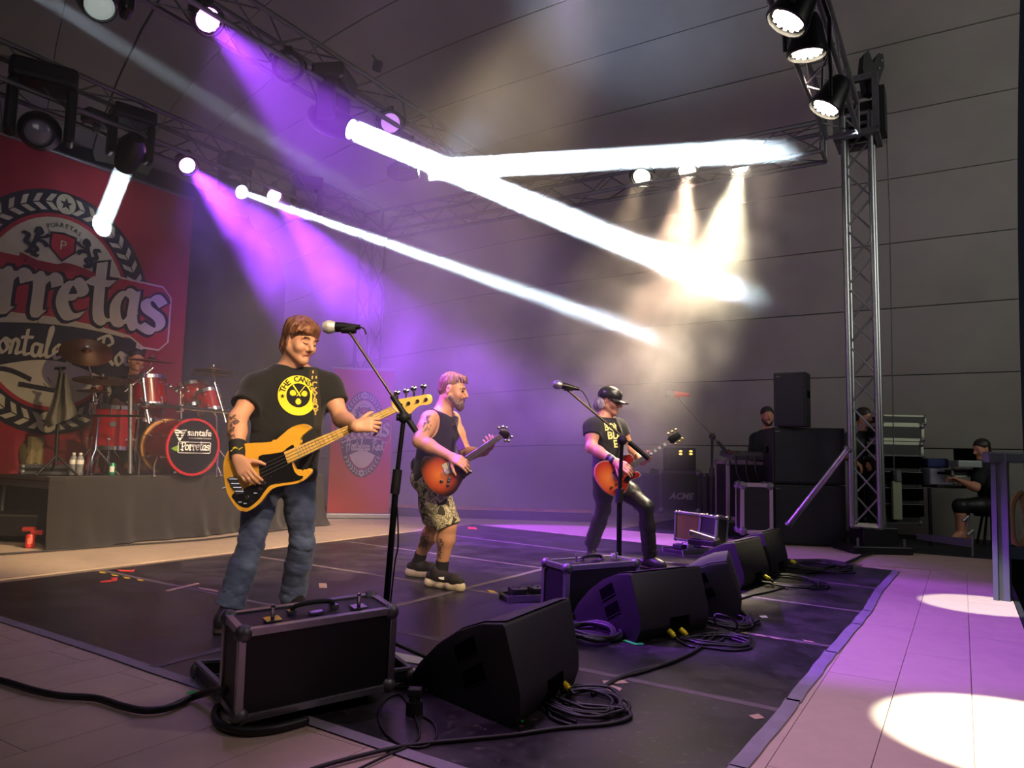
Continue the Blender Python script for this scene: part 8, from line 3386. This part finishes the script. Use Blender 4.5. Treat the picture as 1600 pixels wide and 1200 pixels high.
# shirt
lo, hi = bounds([J[k] for k in ('neck', 'shR', 'shL', 'elR', 'elL', 'pelvis')], 0.2)
St = Sculpt(lo, hi, 0.0066)
sleeves(St, J, 0.070, 0.074, (0.42, 0.42), 0.056)
torso(St, J, 0.155, 0.145, 0.148, 0.10, 0.112, 0.012, k=0.06)
up, rt, fr = Bt[:, 2], Bt[:, 0], Bt[:, 1]
St.cut(J['neck'] + up * 0.02, unit(up * 0.9 + fr * 0.25))
St.ell(J['neck'] + up * 0.06 + fr * 0.03, (0.07, 0.085, 0.06), Bt, 0.004, True)
St.cut(J['pelvis'] - up * 0.02, -up)
St.wrinkle(0.010, 26, 5, c=lerp(J['neck'], J['pelvis'], 0.75), rad=0.3, dirv=(0.3, 0, 0.9))
shirt3 = St.mesh('t_shirt', M_tee, g3)
M_py = mat('print_pale_yellow', lin((225, 222, 140)), 0.7)
def word3(txt, px, py, size):
    q = Vn(at(px, py, 6.05))
    M_ = Matrix(((-rt[0], up[0], fr[0], q[0]), (-rt[1], up[1], fr[1], q[1]), (-rt[2], up[2], fr[2], q[2]), (0, 0, 0, 1)))
    def f(mb):
        vs, fs = text_mesh(txt, size, bold=0.003, align='LEFT')
        mb.add(vs, fs)
    shirt_print('print_lettering', M_py, f, 0.004, M_, shirt3, g3)
word3('BON', 941, 668, 0.085)
word3('BLA', 949, 681, 0.085)
word3('E', 962, 694, 0.085)
# leather trousers
lo, hi = bounds([J[k] for k in ('pelvis', 'hipR', 'hipL', 'knR', 'knL', 'anR', 'anL')], 0.16)
lo[2] = min(lo[2], 0.0)
Sj = Sculpt(lo, hi, 0.0068)
Sj.ell(J['pelvis'], (0.15, 0.115, 0.12), Bt, 0.04)
for sd in 'RL':
    h_, k_, a_ = J['hip' + sd], J['kn' + sd], J['an' + sd]
    Sj.chain([h_, lerp(h_, k_, 0.5), k_], [0.09, 0.082, 0.062], 0.03)
    Sj.chain([k_, lerp(k_, a_, 0.4), lerp(k_, a_, 1.0)], [0.062, 0.064, 0.066], 0.03)
    Sj.wrinkle(0.010, 30, 4 if sd == 'R' else 9, c=k_, rad=0.2, dirv=(0.2, 0.1, 1))
    Sj.wrinkle(0.012, 36, 6, c=lerp(k_, a_, 0.9), rad=0.18, dirv=(0.1, 0.1, 1))
    e_ = lerp(k_, a_, 1.02)
    Sj.cut(e_, a_ - k_, e_ - 0.14, e_ + Vn((0.14, 0.14, 0.05)))
Sj.mesh('trousers', mat('leather_black', lin((34, 32, 30)), 0.42, noise=0.2, scale=10, bump=0.1, bscale=40), g3)
shoe(g3, at(1014, 872, 6.22), at(1040, 884, 6.1), M_boot, M_sole, 0.042, 'boot')
shoe(g3, at(923, 852, 6.36), at(938, 872, 6.26), M_boot, M_sole, 0.042, 'boot')
for k, t in enumerate((0.72, 0.80, 0.88)):
    mb = MB()
    w0 = lerp(J['elR'], J['wrR'], t)
    dd = unit(J['wrR'] - J['elR']) * 0.012
    mb.cyl(w0 - dd, w0 + dd, 0.037 - 0.002 * k, n=16)
    mb.build('bracelet', (M_black, M_alud, M_black)[k], g3, world=True, smooth=True)
st3 = tree_of(shirt3)
sp = [surf_at(x, y, st3, 6.1, 0.004) for x, y in ((958, 655), (964, 668), (970, 684))] + [at(976, 700, 5.96), at(978, 712, 5.86)]
ribbon(sp, 0.045, 0.005).build('strap', MATS['strap_black'], g3, world=True)
electric('cherry single-cutaway guitar with pale binding held by the player in a cap', PL3, GP3,
    [(978, 716), (973, 712), (978, 708.5), (984, 709.5), (989, 714), (990, 722), (987, 731), (989.5, 737), (996, 737), (1000, 740.5), (998, 745.5), (989, 748), (983, 752), (980, 762), (976, 769), (968, 773), (957, 774), (945, 767), (935, 754), (930, 740), (931, 730), (937, 723), (946, 720.5), (956, 721), (966, 720)],
    None, [(984, 724), (1043, 688), (1046.5, 692.5), (990, 731)], [(1042, 688), (1045, 681), (1059, 674.5), (1065, 683), (1051, 693.5), (1046, 692)], 20,
    [([(956, 738), (962, 733), (973, 745), (966, 751)], M_pg, 0.001), ([(964, 733), (968, 730), (976, 740), (972, 744)], M_alud, 0.003), ([(975, 748), (985, 737), (993, 741), (984, 750), (980, 755)], M_pg, 0.001)],
    [(1044, 678), (1050, 674.5), (1056, 671.5), (1055, 694), (1061, 690), (1066, 686)],
    burst_mat('sunburst_cherry', (226, 128, 52), (180, 62, 36), (120, 22, 26), tuple(Vector(onplane(953, 748, PL3.P, PL3.N)) - Vector(GP3)), 0.20),
    dots=(0.12, 0.26, 0.38, 0.49, 0.59), knobs=((955, 761), (963, 756), (962, 766), (968, 762)), binding=C_cream)

# ============ people in the background
def bystander(label, head, neck, shR, shL, elR, wrR, elL, wrL, pelvis, fwd, Y, shirt_m, hairm, skin, legs=None, seated=False, vox=0.012, s=1.0, beard=False):
    J = PJ(dict(head=head, neck=neck, shR=shR, shL=shL, elR=elR, wrR=wrR, elL=elL, wrL=wrL, pelvis=pelvis))
    t = thing('person', label, 'person', (J['pelvis'][0], J['pelvis'][1], 0))
    hb = basis(fwd, (0, 0, 1))
    pts = list(J.values())
    if legs:
        L = PJ(legs)
        pts += list(L.values())
    lo, hi = bounds(pts, 0.22)
    S1 = Sculpt(lo, hi, vox)
    B = torso(S1, J, 0.16 * s, 0.15 * s, 0.15 * s, 0.10 * s, 0.11 * s, k=0.05)
    S1.cone(J['neck'], J['head'] + hb @ Vn((0, -0.03, -0.05)), 0.058, 0.054, 0.03)
    sculpt_head(S1, J['head'], hb, 1.0)
    limb(S1, J['shR'], J['elR'], J['wrR'], (0.055, 0.052, 0.043, 0.042, 0.03))
    limb(S1, J['shL'], J['elL'], J['wrL'], (0.055, 0.052, 0.043, 0.042, 0.03))
    for sd, sg in (('R', 1), ('L', -1)):
        hf = unit(J['wr' + sd] - J['el' + sd])
        n_ = unit(np.cross(np.cross(hf, (0, 0, 1)), hf))
        a_ = np.cross(hf, n_)
        sculpt_hand(S1, J['wr' + sd], np.stack([a_, hf, n_], 1), s=1.1, side=sg)
    if legs:
        limb(S1, L['hipR'], L['knR'], L['anR'], (0.085, 0.08, 0.055, 0.055, 0.038))
        limb(S1, L['hipL'], L['knL'], L['anL'], (0.085, 0.08, 0.055, 0.055, 0.038))
        for sd in 'RL':
            foot(S1, L['an' + sd], L['toe' + sd])
    S1.mesh('body', skin, t)
    lo, hi = bounds([J['head']], 0.17)
    Sh = Sculpt(lo, hi, vox * 0.6)
    Sh.ell(J['head'] + hb @ Vn((0, -0.024, 0.045)), (0.082, 0.1, 0.083), hb, 0.02)
    Sh.ell(J['head'] + hb @ Vn((0, -0.06, -0.02)), (0.07, 0.05, 0.06), hb, 0.02)
    Sh.ell(J['head'] + hb @ Vn((0, 0.12, -0.01)), (0.09, 0.07, 0.08), hb, 0.01, True)
    Sh.mesh('hair', hairm, t)
    if beard:
        Sb = Sculpt(lo - 0.03, hi, vox * 0.6)
        for sg in (-1, 1):
            Sb.cone(J['head'] + hb @ Vn((sg * 0.055, 0.01, -0.05)), J['head'] + hb @ Vn((sg * 0.018, 0.07, -0.10)), 0.022, 0.026, 0.02)
        Sb.mesh('beard', hairm, t)
    lo, hi = bounds([J[k] for k in ('neck', 'shR', 'shL', 'elR', 'elL', 'pelvis')], 0.2)
    St = Sculpt(lo, hi, vox)
    torso(St, J, 0.165 * s, 0.155 * s, 0.155 * s, 0.105 * s, 0.115 * s, 0.014, k=0.06)
    for a, b in (('shR', 'elR'), ('shL', 'elL')):
        St.cone(J[a], lerp(J[a], J[b], 0.6), 0.072, 0.074, 0.05)
    St.cut(J['neck'] + Vn((0, 0, 0.02)), B[:, 2])
    St.mesh('t_shirt', shirt_m, t)
    if legs:
        lo, hi = bounds([v for v in L.values()], 0.16)
        Sj = Sculpt(lo, hi, vox)
        for sd in 'RL':
            limb(Sj, L['hip' + sd], L['kn' + sd], lerp(L['kn' + sd], L['an' + sd], 0.15 if seated else 1.0), (0.1, 0.095, 0.075, 0.07, 0.07))
        Sj.mesh('shorts' if seated else 'trousers', M_black, t)
    return t
M_dk = mat('shirt_dark', lin((20, 20, 26)), 0.9)
bystander('drummer in dark shirt mostly hidden behind the drums and a cymbal', (213, 562, 8.2), (210, 590, 8.22), (190, 600, 8.25), (232, 602, 8.2), (182, 632, 8.1), (200, 640, 7.95), (240, 632, 8.1), (225, 640, 7.95), (211, 668, 8.2), (0.6, -0.7, -0.15), 8.2, M_dk, H_dark, SK3,
          legs=dict(hipR=(203, 672, 8.15), hipL=(218, 672, 8.15), knR=(196, 690, 7.95), knL=(226, 690, 7.95), anR=(200, 724, 8.0), anL=(224, 724, 8.0), toeR=(203, 731, 7.85), toeL=(228, 731, 7.85)), vox=0.011)
bystander('bearded technician in dark shirt standing behind the mixing desk', (1199, 650, 9.4), (1200, 674, 9.42), (1181, 686, 9.4), (1219, 686, 9.45), (1176, 715, 9.35), (1186, 726, 9.2), (1222, 715, 9.4), (1212, 726, 9.3), (1200, 755, 9.42), (-0.1, -1, -0.12), 9.4, M_dk, H_dark, SK3,
          legs=dict(hipR=(1193, 765, 9.42), hipL=(1207, 765, 9.42), knR=(1192, 800, 9.4), knL=(1208, 800, 9.4), anR=(1192, 832, 9.42), anL=(1208, 832, 9.42), toeR=(1190, 838, 9.3), toeL=(1210, 838, 9.3)), beard=True)
bystander('person in black behind the silver tower, partly hidden by its bars', (1351, 652, 9.2), (1348, 676, 9.2), (1328, 684, 9.2), (1368, 686, 9.25), (1322, 712, 9.1), (1336, 722, 9.0), (1374, 712, 9.2), (1362, 722, 9.0), (1346, 742, 9.2), (0.5, -0.9, -0.2), 9.2, M_black, H_dark, SK3,
          legs=dict(hipR=(1340, 750, 9.2), hipL=(1353, 750, 9.2), knR=(1339, 785, 9.2), knL=(1354, 785, 9.2), anR=(1339, 818, 9.2), anL=(1354, 818, 9.2), toeR=(1336, 824, 9.1), toeL=(1357, 824, 9.1)))
bystander('person in dark t-shirt seated bent over a laptop at the far right', (1533, 702, 8.70), (1541, 722, 8.72), (1533, 735, 8.55), (1550, 735, 8.85), (1524, 762, 8.45), (1502, 752, 8.50), (1540, 765, 8.80), (1512, 755, 8.70), (1548, 785, 8.70), (-1, -0.25, -0.25), 9.0, M_dk, H_dark, SK3,
          legs=dict(hipR=(1546, 790, 8.60), hipL=(1549, 790, 8.80), knR=(1500, 790, 8.50), knL=(1506, 790, 8.80), anR=(1500, 834, 8.50), anL=(1506, 834, 8.80), toeR=(1490, 840, 8.45), toeL=(1496, 840, 8.75)), seated=True)
t = thing('stool', 'dark stool under the person seated at the laptop', 'stool', fl(1549, 850))
q = at(1549, 800, 8.70)
mb = MB()
mb.cyl(q, q - Vector((0, 0, 0.05)), 0.18, n=20)
mb.build('seat', M_black, t, world=True, smooth=True)
for k in range(4):
    a = k * math.pi / 2 + 0.5
    mb = MB()
    mb.cyl(q + Vector((0.1 * math.cos(a), 0.1 * math.sin(a), -0.04)), Vector((q.x + 0.18 * math.cos(a), q.y + 0.18 * math.sin(a), 0.0)), 0.014)
    mb.build('leg', M_blackm, t, world=True)
dr_ = [o for o in bpy.data.objects if o.get('label', '').startswith('drummer')][0]
t = thing('drum_stool', 'low dark stool under the drummer behind the kit', 'stool', (dr_.location.x, dr_.location.y, RZ))
mb = MB()
zz = at(211, 680, 7.90).z
mb.cyl((dr_.location.x, dr_.location.y, zz - 0.04), (dr_.location.x, dr_.location.y, zz), 0.17, n=20)
mb.build('seat', M_black, t, world=True, smooth=True)
mb = MB()
mb.cyl((dr_.location.x, dr_.location.y, RZ), (dr_.location.x, dr_.location.y, zz - 0.03), 0.03)
mb.build('post', M_chrome, t, world=True)
